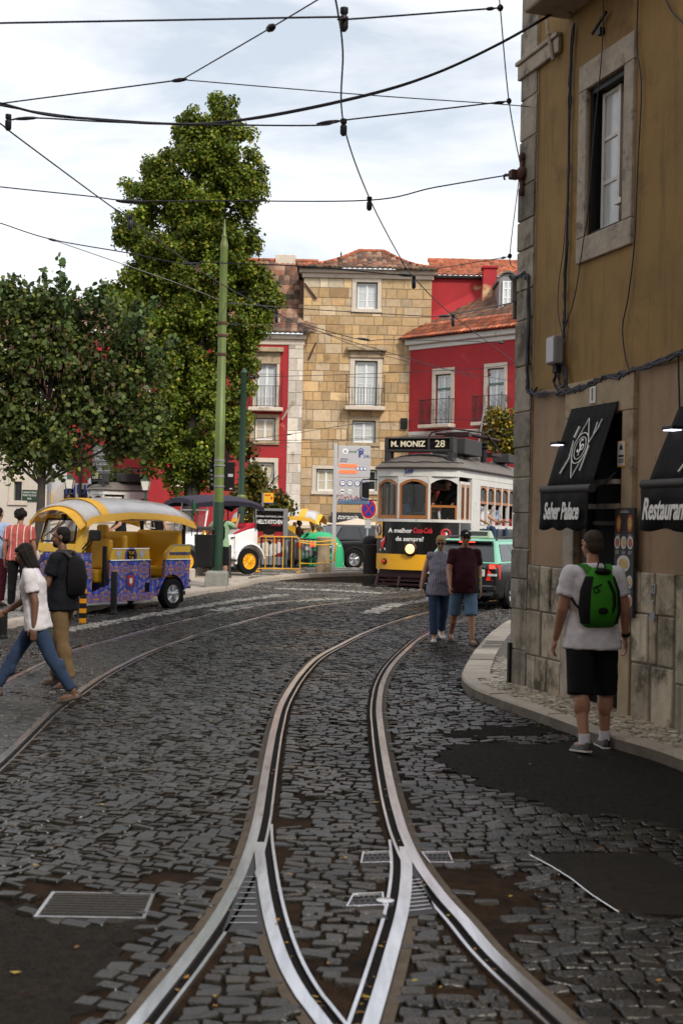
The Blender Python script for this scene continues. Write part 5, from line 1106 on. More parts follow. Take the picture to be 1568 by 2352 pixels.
# overhead wires: name, label, points (px, py, depth), radius, fittings (px, py, depth, length)
def wire(label, pts, r=.010, sag=0., fit=(), group='overhead tram wires', m='wire'):
    P = [at(*p) for p in pts]; P = catmull(P, 8) if len(P) > 2 else [P[0].lerp(P[1], t)-Vector((0, 0, sag*math.sin(math.pi*t))) for t in np.linspace(0, 1, 14)]
    c = P[0]; o = thing('overhead_wire', label, 'overhead wire', c, 0, group); MB().tube([q-c for q in P], r, 6).build('strand', [m], o)
    for f in fit:
        a = at(*f[:3]); i = min(range(len(P)), key=lambda k: (P[k]-a).length); d = (P[min(i+1, len(P)-1)]-P[max(i-1, 0)]).normalized(); L_ = f[3]; w = f[4] if len(f) > 4 else .035
        mb = MB(); mb.tube([a-c-d*L_/2, a-c-d*L_*.3, a-c, a-c+d*L_*.3, a-c+d*L_/2], [w*.3, w*.8, w, w*.8, w*.3], 8); mb.build('insulator', ['wire'], o)
    return o
def hang(o, px, py, Y, h=.12):
    c = at(px, py, Y)-o.location; mb = MB(); mb.lathe([(.018, -h*.9), (.034, -h*.75), (.034, -h*.2), (.02, -h*.1), (.032, .0), (.032, .04)], 10, c); mb.build('hanger', ['wire'], o)
w1 = wire('black span wire crossing the very top of the picture, strung with a hanger', [(-120, 55, 10.2), (400, 46, 10.2), (775, 39, 10.2), (800, 44, 10.2), (1148, 18, 11.5)], .008, fit=[(1125, 20, 11.4, .12, .018)]); hang(w1, 790, 30, 10.2, .16)
wire('guy wire slanting down from the top edge through an insulator', [(745, -10, 10.5), (620, 65, 11.2), (418, 183, 12.5)], .007, fit=[(622, 64, 11.2, .13, .035)])
wire('guy wire running left from the slanting wire to the frame edge', [(418, 183, 12.5), (0, 238, 12.8), (-140, 256, 13)], .007, fit=[(412, 184, 12.5, .16, .022)])
wire('thin guy wire running right to the corner building under the top span', [(418, 183, 12.5), (840, 218, 13.2), (1130, 238, 14), (1226, 246, 14.9)], .0055, fit=[(1215, 246, 14.8, .1, .022)])
w4 = wire('trolley wire falling through the middle of the sky towards the tower roof', [(764, -30, 9.8), (776, 30, 10.2), (787, 120, 11.2), (789, 285, 13), (848, 455, 15.9), (915, 585, 19.3), (948, 635, 20.8), (1040, 725, 24.5), (1190, 838, 32)], .0085); hang(w4, 789, 283, 13, .14); hang(w4, 848, 460, 15.9, .14); hang(w4, 950, 640, 20.8, .18); hang(w4, 1040, 728, 24.5, .2)
wire('heavy sagging double cable sweeping from the left edge up to the corner building', [(-120, 208, 13.2), (0, 237, 13.2), (100, 262, 13.2), (200, 272, 13.3), (430, 285, 13.4), (600, 268, 13.4), (840, 218, 13.5), (1000, 168, 13.6), (1150, 98, 13.7), (1290, 18, 13.75)], .013)
wire('second cable twisted along the heavy sagging one', [(-120, 212, 13.25), (0, 242, 13.25), (150, 266, 13.25), (300, 282, 13.3), (430, 284, 13.4), (600, 271, 13.4), (840, 221, 13.5), (1000, 170, 13.6), (1150, 100, 13.7), (1290, 20, 13.75)], .008)
w6 = wire('straight span wire between two wire hangers below the sagging cable', [(20, 276, 13.4), (85, 271, 13.4), (250, 280, 13.3), (430, 285, 13.2), (722, 288, 13), (790, 276, 13), (1000, 252, 13.5), (1168, 232, 14)], .008, fit=[(60, 272, 13.4, .26, .02), (755, 281, 13, .26, .022), (1145, 236, 13.9, .16, .02)]); hang(w6, 20, 272, 13.4, .14)
w7 = wire('trolley wire descending diagonally from the left edge in front of both trees', [(-60, 250, 12.6), (0, 283, 13.2), (45, 318, 13.7), (250, 470, 16.6), (300, 503, 17.3), (480, 635, 21.3), (630, 716, 25), (760, 770, 28.5), (1100, 870, 38)], .0085); hang(w7, 300, 502, 17.3, .17); hang(w7, 635, 720, 25, .2)
w8 = wire('span wire level across the upper third, ending at the hook on the stone corner', [(-100, 416, 17), (0, 429, 17), (200, 450, 17), (300, 461, 17), (500, 461, 16.6), (845, 460, 15.9), (1000, 430, 15.7), (1190, 398, 15.9)], .008, fit=[(300, 463, 17, .4, .03), (1165, 402, 15.8, .14, .02)])
wire('span wire slanting down from the left edge across the poplar to the tower', [(-80, 488, 20.5), (0, 512, 20.5), (120, 550, 20.7), (300, 582, 21), (420, 606, 21.2), (470, 602, 21.2), (510, 604, 21.2), (700, 612, 21), (940, 634, 20.8)], .009, fit=[(122, 551, 20.7, .16, .022), (440, 606, 21.2, .3, .022), (930, 632, 20.8, .25, .025)])
wire('bright steel stay running down to the green pole', [(122, 551, 20.7), (420, 655, 28), (505, 690, 32.4)], .008, m='mid_grey', fit=[(420, 655, 28, .3, .02)])
wire('thin stay rising from the roofline towards the corner building', [(950, 626, 20.8), (1165, 590, 17.5)], .006, fit=[(1155, 592, 17.6, .15, .018)])
wire('corner stay zigzagging down the edge of the corner building', [(1143, -20, 13.6), (1148, 18, 13.6), (1168, 232, 14.2), (1196, 388, 15.2)], .0065, fit=[(1148, 18, 13.6, .07, .035), (1168, 232, 14.2, .07, .03)])
wire('stay dropping from the wall anchor to the crimson roof', [(1192, 405, 15.4), (1170, 588, 16.4), (1182, 614, 16.3)], .0055, fit=[(1170, 588, 16.4, .07, .03)])
w12 = wire('span wire crossing the upper tower window and rising to the corner building', [(505, 694, 32.5), (640, 705, 25), (800, 716, 24.6), (1000, 727, 24.5), (1040, 722, 24.5), (1184, 694, 16.5)], .009, fit=[(1020, 726, 24.5, .3, .028)])
w13 = wire('span wire crossing the middle of the stone tower', [(690, 742, 28), (828, 780, 28), (900, 780, 28.5), (1150, 786, 29)], .008, fit=[(835, 779, 28, .3, .03), (1150, 787, 29, .15, .03)])
wire('slack wire from the green pole over the tower door', [(510, 745, 32.8), (620, 748, 32), (700, 750, 30), (900, 822, 33), (1200, 880, 36)], .007, fit=[(540, 745, 32.7, .3, .022)])
wire('thin distant wire across the balcony windows', [(555, 866, 41), (800, 860, 42), (1100, 846, 43), (1190, 832, 43)], .009, fit=[(577, 866, 41, .15, .025), (1078, 858, 43, .15, .025)])
wire('thin distant wire from the second pole across the lower tower', [(555, 1010, 41), (660, 998, 41.5), (860, 970, 42), (1190, 960, 43)], .008, fit=[(664, 998, 41.5, .2, .025)])
wire('thin distant wire just above the tram roof', [(555, 1012, 41), (750, 1010, 42), (900, 1003, 43), (1190, 985, 43)], .008)
wire('lowest thin wire above the tram sign', [(555, 1020, 41), (760, 1014, 42), (1000, 1000, 43), (1190, 1000, 43)], .007)
wire('thin wire ending on the pale quoins', [(556, 1026, 41), (640, 1026, 50), (664, 1027, 61)], .01, fit=[(650, 1027, 58, .5, .03)])
# bollards
def bollard(label, px, py, h, up, r=.055, kind='plain', group='bollards along the kerb'):
    p = gnd(px, py, up); t = thing('bollard', label, 'bollard', p, 0, group)
    m = {'plain': 'black_metal', 'stripe': 'yellow_black', 'grey': 'dark_grey'}[kind]
    MB().lathe([(r*1.0, 0), (r, h-.03), (r*.85, h), (.01, h+.005)], 14).build('shaft', [m], t)
    if kind != 'stripe': MB().lathe([(r*1.25, 0), (r*1.25, .05), (r*1.02, .08)], 14).build('collar', [m], t)
    else: MB().lathe([(r*1.04, h-.13), (r*1.06, h-.02), (r*.5, h+.02)], 14).build('cap', ['black_metal'], t)
    return t
bollard('yellow and black striped bollard in front of the tuk tuk', 190, 1430, .84, .0, .062, 'stripe'); bollard('black bollard before the flowered side of the tuk tuk', 261, 1412, .80, 0, .062)
t = thing('bollard', 'black bollard with slanting top at the left edge', 'bollard', gnd(6, 1467), 0, 'bollards along the kerb'); mb = MB(); rr = .075
mb.loft([[(rr*math.cos(a), rr*math.sin(a), z0+zs*math.cos(a)) for a in np.linspace(0, 2*math.pi, 15)[:-1]] for z0, zs in ((0, 0), (.36, .09), (.38, .085))]); mb.build('shaft', ['black_metal'], t); MB().lathe([(rr*1.1, 0), (rr*1.1, .04), (rr, .06)], 14).build('collar', ['black_metal'], t)
bollard('dark post left of the hanging litter bin', 452, 1322, .86, .1, .055, 'grey'); bollard('dark post just right of the green pole', 525, 1327, .86, .1, .06, 'grey'); bollard('grey post in front of the dark car', 856-16, 1312, .98, .1, .05, 'grey'); bollard('grey post behind the railing near the glass bank', 672, 1308, .95, .1, .05, 'grey')
# litter bins
p = gnd(478, 1318, .1); lb_ = thing('litter_bin', 'black hanging litter bin beside the green pole', 'litter bin', (PX-.30, PY-.05, zp)); zb0 = at(478, 1303, PY).z-zp; zb1 = at(478, 1220, PY).z-zp
MB().loft([[(x*w, y*w*.8, z) for x, y in ((-1, -.6), (-.6, -1), (.6, -1), (1, -.6), (1, .6), (.6, 1), (-.6, 1), (-1, .6))] for z, w in ((zb0, .20), (zb0+.04, .215), (zb1-.12, .245), (zb1-.10, .255), (zb1-.08, .25))]).build('body', ['black_metal'], lb_, None, bevel=.01)
MB().loft([[(x*w, y*w*.8, z) for x, y in ((-1, -.6), (-.6, -1), (.6, -1), (1, -.6), (1, .6), (.6, 1), (-.6, 1), (-1, .6))] for z, w in ((zb1+.02, .235), (zb1+.08, .23), (zb1+.11, .17))]).build('lid', ['dark_grey'], lb_, None, bevel=.01)
for s in (-1, 1): MB().box(s*.19-.012, s*.19+.012, -.05, .05, zb1-.1, zb1+.04).build('lid_post', ['black_metal'], lb_, None)
MB().box(.2, .32, -.03, .03, zb0+.2, zb0+.26).build('bracket', ['black_metal'], lb_, None)
p = gnd(850, 1318, .1); db = thing('litter_bin', 'tall dark grey litter bin beside the front of the tram', 'litter bin', p); MB().lathe([(.20, 0), (.21, .05), (.22, .75), (.235, .78), (.235, .84)], 14).build('body', ['dark_grey'], db); MB().lathe([(.235, .86), (.24, .93), (.21, 1.02), (.10, 1.1)], 14).build('lid', ['rubber'], db); MB().box(-.215, -.205, -.06, .06, .5, .68).build('sticker', ['brass'], db, None)
# bottle bank, stone pillar, railing, barrier
p = at(735, 1310, 43); bb = thing('bottle_bank', 'green igloo bottle bank scrawled with white graffiti', 'bottle bank', (p.x, 43, G(43)-.05)); zt = at(735, 1221, 43).z-(G(43)-.05); R_ = .80
MB().lathe([(R_*1.04, 0), (R_*1.04, .08), (R_*.98, .1), (R_*.96, zt*.5), (R_*.88, zt*.68), (R_*.66, zt*.87), (R_*.34, zt*.98), (.05, zt)], 28).build('body', ['bin_green'], bb, 50)
mb = MB(); mb.M = Matrix.Translation((-.45, -.32, zt*.83)) @ Matrix.Rotation(rad(-35), 4, 'Y') @ Matrix.Rotation(rad(22), 4, 'X'); mb.lathe([(.20, -.1), (.20, .10), (.15, .10), (.15, .0)], 16); mb.build('mouth', ['bin_green'], bb); mb2 = MB(); mb2.M = mb.M; mb2.lathe([(.15, .02), (.15, .03)], 16); mb2.build('opening', ['dark'], bb); MB().tube([(-.12, 0, zt), (-.1, 0, zt+.14), (.0, 0, zt+.18), (.1, 0, zt+.14), (.12, 0, zt)], .018, 6).build('lifting_ring', ['chrome'], bb)
for q, z, x in (('NAO DEITE', .78, -.1), ('O LIXO', .58, -.22), ('NO CHAO', .38, -.1)): text('lettering', q, .20, face_y(x, -R_*.985, z), 'black_text', bb, sx=1.1, bold=.012, ext=.02)
random.seed(3)
for k in range(3):
    P = [(-.12+.75*math.sin(k*1.5)*.3+i*.055, -R_*.985+.02*abs(i-5)*.3+.0, zt*.60+.1*k*.8+.06*math.sin(i*2.4+k)*1.2) for i in range(11)]
    P = [(x, -math.sqrt(max(.05, (R_*.97*(1-max(0, z/zt-.5)*.55))**2-x*x))-.01, z) for x, y, z in P]; MB().tube(P, .016, 5).build('graffiti', ['white_text'], bb)
p = gnd(742, 1314, .1); sp = thing('stone_pillar', 'short weathered round stone pillar beside the parking sign', 'pillar', p); k_ = 1/82.; MB().lathe([(.22, 0), (.22, .26), (.185, .30), (.175, .80), (.185, .82), (.215, .86), (.22, 1.0), (.19, 1.03)], 18).build('shaft', ['stained_stone'], sp, 40); MB().lathe([(.235, -.02), (.24, .12), (.225, .2)], 18).build('base', ['stained_stone'], sp)
def ptn(px, Y): return at(px, 1250, Y).x
rl_ = thing('railing', 'black iron railing in front of the bottle bank and parked cars', 'railing', (ptn(600, 38.5), 38.5, G(38.5)+.08)); x1 = ptn(737, 38.5)-ptn(600, 38.5)
for k in range(3): MB().cone((x1*k/2, 0, 0), (x1*k/2, 0, .98), .025, .025, 8).build('post', ['black_metal'], rl_)
MB().tube([(0, 0, .95), (x1, 0, .95)], .022, 6).build('top_rail', ['black_metal'], rl_); MB().tube([(0, 0, .15), (x1, 0, .15)], .018, 6).build('bottom_rail', ['black_metal'], rl_); mb = MB(); [mb.cone((x1*k/15, 0, .15), (x1*k/15, 0, .95), .012, .012, 6) for k in range(1, 15)]; mb.build('balusters', ['black_metal'], rl_)
yb = thing('barrier', 'orange-yellow steel crowd barrier wrapped in tape', 'barrier', (ptn(590, 37.4), 37.4, G(37.4)+.1)); x1 = ptn(690, 37.4)-ptn(590, 37.4); MB().tube([(0, 0, 0), (.02, 0, .95), (.12, 0, 1.02), (x1-.12, .1, 1.02), (x1-.02, .1, .93), (x1, .1, 0)], .017, 8).build('frame', ['yellow_paint'], yb); mb = MB(); [mb.cone((x1*k/5, .1*k/5, .08), (x1*k/5, .1*k/5, 1.0), .014, .014, 6) for k in range(1, 5)]; mb.tube([(0, 0, .1), (x1, .1, .1)], .016, 6); mb.build('bars', ['yellow_paint'], yb)
for xx in (.05, x1-.05): MB().box(xx-.05, xx+.05, -.25, .35, -.0, .03).build('foot', ['yellow_paint'], yb, None)
tp = thing('barrier_tape', 'yellow warning tape tied from the barrier across the bottle bank', 'tape', (ptn(690, 37.3), 37.3, G(37.3)+.1)); x1 = ptn(770, 37.3)-ptn(690, 37.3)
for z0, z1 in ((.93, .98), (.88, .86), (.28, .40)): MB().loft([[(x1*t+.0, .03*math.sin(9*t), z0+(z1-z0)*t-.05*math.sin(3.14*t)-.014), (x1*t, .03*math.sin(9*t)+.004, z0+(z1-z0)*t-.05*math.sin(3.14*t)+.014)] for t in np.linspace(0, 1, 9)], 0, None, False, False).build('strip', ['sign_yellow'], tp, None)
MB().loft([[(x1-.03+.02*math.sin(i), 0, .95-.1*i), (x1+.02+.02*math.sin(i), .01, .95-.1*i)] for i in range(7)], 0, None, False, False).build('loose_end', ['sign_yellow'], tp, None)
# bus stop with poster and yellow flag
YB = 39.5; x0 = ptn(582, YB); x1 = ptn(660, YB)-x0; zb0 = G(YB)+.1; zz = lambda y: at(620, y, YB).z-zb0
bs = thing('poster_case', 'bus stop poster case with a red and black cooking show poster', 'poster case', (x0, YB, zb0)); fr = MB(); fr.box(0, .08, -.1, .1, 0, zz(1168)); fr.box(x1-.14, x1, -.1, .1, 0, zz(1168)); fr.box(.08, x1-.14, -.1, .1, zz(1174), zz(1168)); fr.box(.08, x1-.14, -.1, .1, .1, .35); fr.build('frame', ['mid_grey'], bs, None, bevel=.015)
a, b_, c, d = .08, x1-.14, .35, zz(1174); MB().box(a, b_, -.06, .02, c, d).build('poster', ['dark'], bs, None); MB().box(a+.02, b_-.02, -.068, -.06, c+.02, c+(d-c)*.55).build('picture', ['poster_red'], bs, None); cx = (a+b_)/2
text('lettering', 'HELL\'S KITCHEN', .17, face_y(cx, -.072, c+(d-c)*.76), 'white_text', bs, sx=.62, bold=.004); text('lettering', 'FAMOSOS', .07, face_y(cx+.2, -.072, c+(d-c)*.69), 'red_text', bs); text('lettering', 'ESTREIA DOMINGO, DIA 8', .07, face_y(cx, -.072, c+(d-c)*.88), 'white_text', bs)
def flat(mb, rx, rz, x, z, y, n=16): mb.prism([(x+rx*math.cos(t), z+rz*math.sin(t)) for t in np.linspace(0, 2*math.pi, n+1)[:-1]], y-.004, y, 'xz'); return mb
zf = c+(d-c)*.47; flat(MB(), .33, .22, cx-.02, zf-.42, -.069).build('jacket', ['white_paint'], bs, None); flat(MB(), .17, .23, cx-.02, zf-.08, -.074).build('face', ['skin_tan'], bs, None); m_ = flat(MB(), .18, .09, cx-.02, zf+.10, -.0785); flat(m_, .10, .055, cx-.02, zf-.22, -.0785); m_.build('hair', ['hair_dark'], bs, None)
for k in range(5): x = a+.12+k*.19; z = c+.48+.05*(k % 2); flat(MB(), .09, .18, x, z-.25, -.084, 10).build('jacket', ['white_paint'], bs, None); flat(MB(), .05, .07, x, z, -.0845-.0005*k, 10).build('face', ['skin_tan'], bs, None)
bf = thing('bus_stop_flag', 'small yellow bus stop flag behind the vintage car', 'bus stop sign', (ptn(605, 40.3), 40.3, G(40.3))); zt = at(615, 1132, 40.3).z-G(40.3); MB().cone((-.05, 0, 0), (-.05, 0, zt), .035, .035, 8).build('post', ['mid_grey'], bf); MB().box(-.02, .28, -.03, .03, zt-.30, zt).build('flag', ['sign_yellow'], bf, None); m_ = MB(); m_.box(.02, .1, -.036, -.03, zt-.09, zt-.05); m_.box(.12, .18, -.036, -.03, zt-.09, zt-.05); m_.box(.20, .25, -.036, -.03, zt-.2, zt-.12); m_.build('print', ['sign_red'], bf, None); MB().box(-.02, .28, -.034, .034, zt-.325, zt-.302).build('base_strip', ['sign_blue'], bf, None)
# car park sign
YS = gnd(768, 1313, .1).y; pz = G(YS)+.1; sx = ptn(766, YS); S_ = YS/F; zz = lambda y: at(800, y, YS).z-pz
pk = thing('parking_sign', 'tall grey car park board reading COMPLETO with red graffiti', 'parking sign', (sx, YS, pz)); h = zz(1020); MB().box(-.05, .06, -.05, .05, 0, h).build('post', ['sign_grey'], pk, None, bevel=.01)
L0, L1 = .085, (848-775)*S_+.09; dx = lambda px: (px-768)*S_-.0
MB().box(L0, L1, -.05, .05, zz(1097)+.005, zz(1024)).build('upper_panel', ['sign_grey'], pk, None, bevel=.01); MB().box(L0, L1-.02, -.05, .05, zz(1158), zz(1097)-.005).build('lower_panel', ['sign_grey'], pk, None, bevel=.01)
cx = (L0+L1)/2; ty = -.054
flat(MB(), .085, .085, L0+.20, zz(1037), ty).build('badge', ['white_text'], pk, None); text('letter', 'e', .16, face_y(L0+.20, ty-.006, zz(1037)+.01), 'blue_text', pk); text('lettering', 'emel', .12, face_y(L0+.42, ty, zz(1037)), 'flag_green', pk)
text('letter', 'P', .27, face_y(L1-.28, ty, zz(1043)), 'blue_text', pk, bold=.012); MB().tube([(L1-.38, ty, zz(1034)), (L1-.28, ty, zz(1029)), (L1-.18, ty, zz(1034))], .012, 5).build('roof_mark', ['sign_blue'], pk); text('lettering', '24h', .13, face_y(L1-.11, ty, zz(1048)), 'blue_text', pk)
text('lettering', 'PORTAS', .06, face_y(L0+.17, ty, zz(1055)), 'blue_text', pk); text('lettering', 'DO SOL', .06, face_y(L0+.16, ty, zz(1060)), 'blue_text', pk)
for k, y in enumerate((1070, 1084)):
    MB().box(L0+.06, L0+.53, ty-.004, ty, zz(y)-.055, zz(y)+.055).build('display', ['led_back'], pk, None); text('lettering', 'COMPLETO', .105, face_y(L0+.295, ty-.008, zz(y)), 'white_text' if 0 else 'orange_led', pk, bold=.002)
for k in range(3): x = L1-.36+k*.105; MB().box(x-.045, x+.045, ty-.004, ty, zz(1076)-.045, zz(1076)+.045).build('pictogram', ['sign_blue'], pk, None); MB().box(x-.033, x+.033, ty-.006, ty-.004, zz(1076)-.033, zz(1076)+.033).build('pictogram_face', ['white_text'], pk, None)
for k in range(4): x = L0+.14+k*.215; flat(MB(), .085, .085, x, zz(1110), ty).build('roundel', ['sign_blue'], pk, None); flat(MB(), .066, .066, x, zz(1110), ty-.005).build('roundel_face', ['white_text'], pk, None); MB().box(x-.03, x+.03, ty-.011, ty-.009, zz(1110)-.0, zz(1110)+.02).build('car_mark', ['black_text'], pk, None)
for k in range(2): x = L0+.14+k*.215; flat(MB(), .07, .07, x, zz(1129), ty).build('roundel_face', ['white_text'], pk, None)
text('lettering', '2.2t', .07, face_y(L0+.355, ty-.006, zz(1129)), 'black_text', pk); MB().box(L0+.09, L0+.19, ty-.008, ty-.005, zz(1130), zz(1130)+.03).build('motorcycle_mark', ['black_text'], pk, None)
P = [(L0+.03, zz(1139)), (L0+.16, zz(1138)), (L0+.04, zz(1147)), (L0+.17, zz(1147)), (L0+.20, zz(1141)), (L0+.26, zz(1143)), (L0+.22, zz(1147)), (L0+.30, zz(1139)), (L0+.34, zz(1148)), (L0+.38, zz(1137)), (L0+.46, zz(1150)), (L0+.58, zz(1138)), (L0+.5, zz(1143)), (L0+.62, zz(1143)), (L0+.54, zz(1148)), (L0+.72, zz(1138)), (L0+.68, zz(1153)), (L0+.8, zz(1143))]
MB().tube([(x, ty, z) for x, z in P], .011, 5).build('graffiti', ['sign_red'], pk); m_ = MB(); Q = [(L0+.01, zz(1157))]+[(L0+.01+(L1-L0-.05)*i/20, zz(1150-5*(i/20)**3*3)+(.06 if i % 2 else -.02)) for i in range(21)]+[(L1-.03, zz(1157))]; m_.prism(Q, ty-.002, ty+.002, 'xz'); m_.build('spray_paint', ['cloth_denim_light'], pk, None)
# no stopping sign
YN = 42; nb = thing('no_stopping_sign', 'round blue and red no stopping sign beside the tram mirror', 'road sign', (ptn(843, YN), YN, G(YN))); zc = at(845, 1169, YN).z-G(YN); MB().cone((-.05, .03, 0), (.02, .03, zc), .025, .025, 8).build('post', ['sign_grey'], nb)
nb_f = lambda rx, y: flat(MB(), rx*.78, rx, .02, zc, y, 24); nb_f(.325, 0).build('border', ['white_text'], nb, None); nb_f(.31, -.005).build('ring', ['sign_red'], nb, None); nb_f(.235, -.010).build('disc', ['sign_blue'], nb, None)
m_ = MB(); [m_.prism([(.02+sg*(-.13-.02), zc-.17), (.02+sg*(-.13+.02), zc-.19), (.02+sg*(.13+.02), zc+.17), (.02+sg*(.13-.02), zc+.19)], -.018-.002*(sg > 0), -.0145, 'xz') for sg in (1, -1)]; m_.build('cross', ['sign_red'], nb, None); MB().box(-.09, .11, -.01, .01, zc-.62, zc-.36).build('plate', ['sign_grey'], nb, None)
# parasols of the cafe and its sign
def parasol(label, px, Y, ytop, yedge, hw):
    zt = at(px, ytop, Y).z; ze = at(px, yedge, Y).z; t = thing('parasol', label, 'parasol', (ptn(px, Y), Y, G(Y)), 0, 'cafe parasols'); g = G(Y); n = 8; w = hw*Y/F
    R = [[(w*f*math.cos(2*math.pi*(k+.5)/n)*1.08, w*f*math.sin(2*math.pi*(k+.5)/n)*1.08, zt-g-(zt-ze)*f**.9) for k in range(n)] for f in (.02, .35, .7, 1)]; R.append([(x, y, z-.12) for x, y, z in R[-1]]); R += [[(x*.98, y*.98, z) for x, y, z in R[-1]]]
    MB().loft(R, 0, None, False).build('canopy', ['parasol'], t, 20); MB().cone((0, 0, 0), (0, 0, zt-g-.05), .04, .04, 8).build('pole', ['wood'], t); mb = MB(); [mb.cone((0, 0, ze-g-.25), (w*.6*math.cos(2*math.pi*(k+.5)/n), w*.6*math.sin(2*math.pi*(k+.5)/n), zt-g-(zt-ze)*.65), .02, .015, 5) for k in range(n)]; mb.build('ribs', ['wood'], t); MB().lathe([(.3, 0), (.3, .08), (.06, .14)], 12).build('foot', ['concrete'], t)
parasol('cream cafe parasol left of the parking sign post', 690, 55, 1186, 1206, 105); parasol('cream cafe parasol right of the parking sign post', 820, 54, 1190, 1212, 96); parasol('white cafe parasol lower down behind the bottle bank', 755, 49, 1220, 1236, 60); parasol('pale cafe parasol partly behind the tram front', 905, 56, 1188, 1210, 95)
a = at(*[768, 1187], 61.9); cs = thing('cafe_sign', 'dark cafe fascia sign with handwritten white name on the tower base', 'shop sign', (a.x+.6, 61.75, a.z)); MB().box(-.75, .75, -.06, 0, -.22, .22).build('board', ['dark_grey'], cs, None); text('lettering', 'torania', .34, face_y(0, -.065, .0), 'white_text', cs, shear=.45)
# lanterns
def lantern(label, px, py, Y):
    z = at(px, py, Y).z-G(Y); t = thing('street_lantern', label, 'street lantern', (ptn(px, Y), Y, G(Y)), 0, 'old street lanterns'); s = Y/F*1.0
    MB().lathe([(.12, 0), (.10, .5), (.05, .6), (.045, z-16*s), (.08, z-15*s), (.05, z-14*s)], 10).build('post', ['pole_green_dark'], t); MB().loft([[(x*w*s, y*w*s, z+q*s) for x, y in ((-1, -1), (1, -1), (1, 1), (-1, 1))] for q, w in ((-14, 6.5), (8, 10.5))]).build('glazing', ['lantern_glass'], t, None)
    mb = MB(); mb.loft([[(x*w*s, y*w*s, z+q*s) for x, y in ((-1, -1), (1, -1), (1, 1), (-1, 1))] for q, w in ((8, 12), (12, 6), (17, 5), (20, 1))]); [mb.cone((x*6.6*s, y*6.6*s, z-14*s), (x*10.8*s, y*10.8*s, z+8*s), s*.9, s*.9, 5) for x in (-1, 1) for y in (-1, 1)]; mb.build('hood', ['pole_green_dark'], t, None)
lantern('street lantern in front of the bush and the second tram', 332, 1112, 60); lantern('street lantern beside the crimson museum wall, half behind leaves', 158, 1108, 62)
# back of an octagonal sign, post and boxes by the left tree
Yg = 34.; so_ = thing('stop_sign', 'grey back of an octagonal sign on a steel post behind the left tree', 'road sign', (ptn(112, Yg), Yg, G(Yg)+.1)); zc = at(112, 1086, Yg).z-G(Yg)-.1; MB().cone((0, -.04, 0), (0, -.04, zc+.3), .045, .045, 10).build('post', ['mid_grey'], so_); MB().prism([(.47*math.cos(a), zc+.47*math.sin(a)) for a in np.linspace(rad(22.5), rad(382.5), 9)[:-1]], 0, .02, 'xz').build('panel', ['sign_grey'], so_, None); text('lettering', 'CML', .08, face_y(.26, -.004, zc+.1), 'black_text', so_); text('lettering', 'CXLV', .06, face_y(-.28, -.004, zc+.12), 'black_text', so_); text('lettering', '459-A', .06, face_y(-.28, -.004, zc+.05), 'black_text', so_)
MB().box(-.14, -.06, -.12, .0, .3, zc-.42).build('cable_duct', ['white_paint'], so_, None)
# low white wall
wl = thing('parapet_wall', 'low whitewashed parapet wall sloping up behind the tuk tuk', 'wall', (ptn(60, 37), 37, G(37)+.05)); x1 = ptn(430, 37)-ptn(60, 37); za = at(60, 1215, 37).z-G(37)-.05; zb = at(150, 1198, 37).z-G(37)-.05; xm = ptn(150, 37)-ptn(60, 37)
MB().prism([(-5, 0), (x1, 0), (x1, zb), (xm, zb), (0, za), (-5, za-.6)], 0, .25, 'xz').build('wall', ['stucco_white'], wl, None); MB().loft([[(x, -.04, z), (x, .29, z), (x, .29, z+.07), (x, -.04, z+.07)] for x, z in ((-5, za-.598), (0, za+.002), (xm, zb+.002), (x1, zb+.002))]).build('coping', ['pale_stone'], wl, None)
# fallen leaves on the stones
mb = MB(); random.seed(5)
for i in range(170):
    y = 4.6+20*random.random()**1.7; x = random.uniform(-.27, .27)*y; s = random.uniform(.012, .028); a = random.random()*6.28; z = G(y)+.008+random.random()*.006
    if i % 3 == 0:
        Pr = random.choice([railA, railC, railB, railD]); q = Pr[random.randrange(2, len(Pr)//2)]; x, y = q.x+random.uniform(.04, .065)*(-1 if Pr in (railC, railD) else 1), q.y; z = G(y)-.005; s *= .75
    c, sn = math.cos(a), math.sin(a); V = [(x+c*u*s-sn*v*s, y+sn*u*s+c*v*s, z+random.uniform(0, .006)) for u, v in ((-1, 0), (-.2, -.5), (1, 0), (-.1, .55))]
    mb.add(V, [(0, 1, 2, 3)], 0, random.choice([(.45, .27, .03), (.35, .18, .03), (.5, .36, .06), (.22, .11, .03)]))
o = mb.build('fallen_leaves', ['leaf'], None, None); tag(o, 'yellow fallen leaves scattered over the street', 'leaves', kind='stuff')
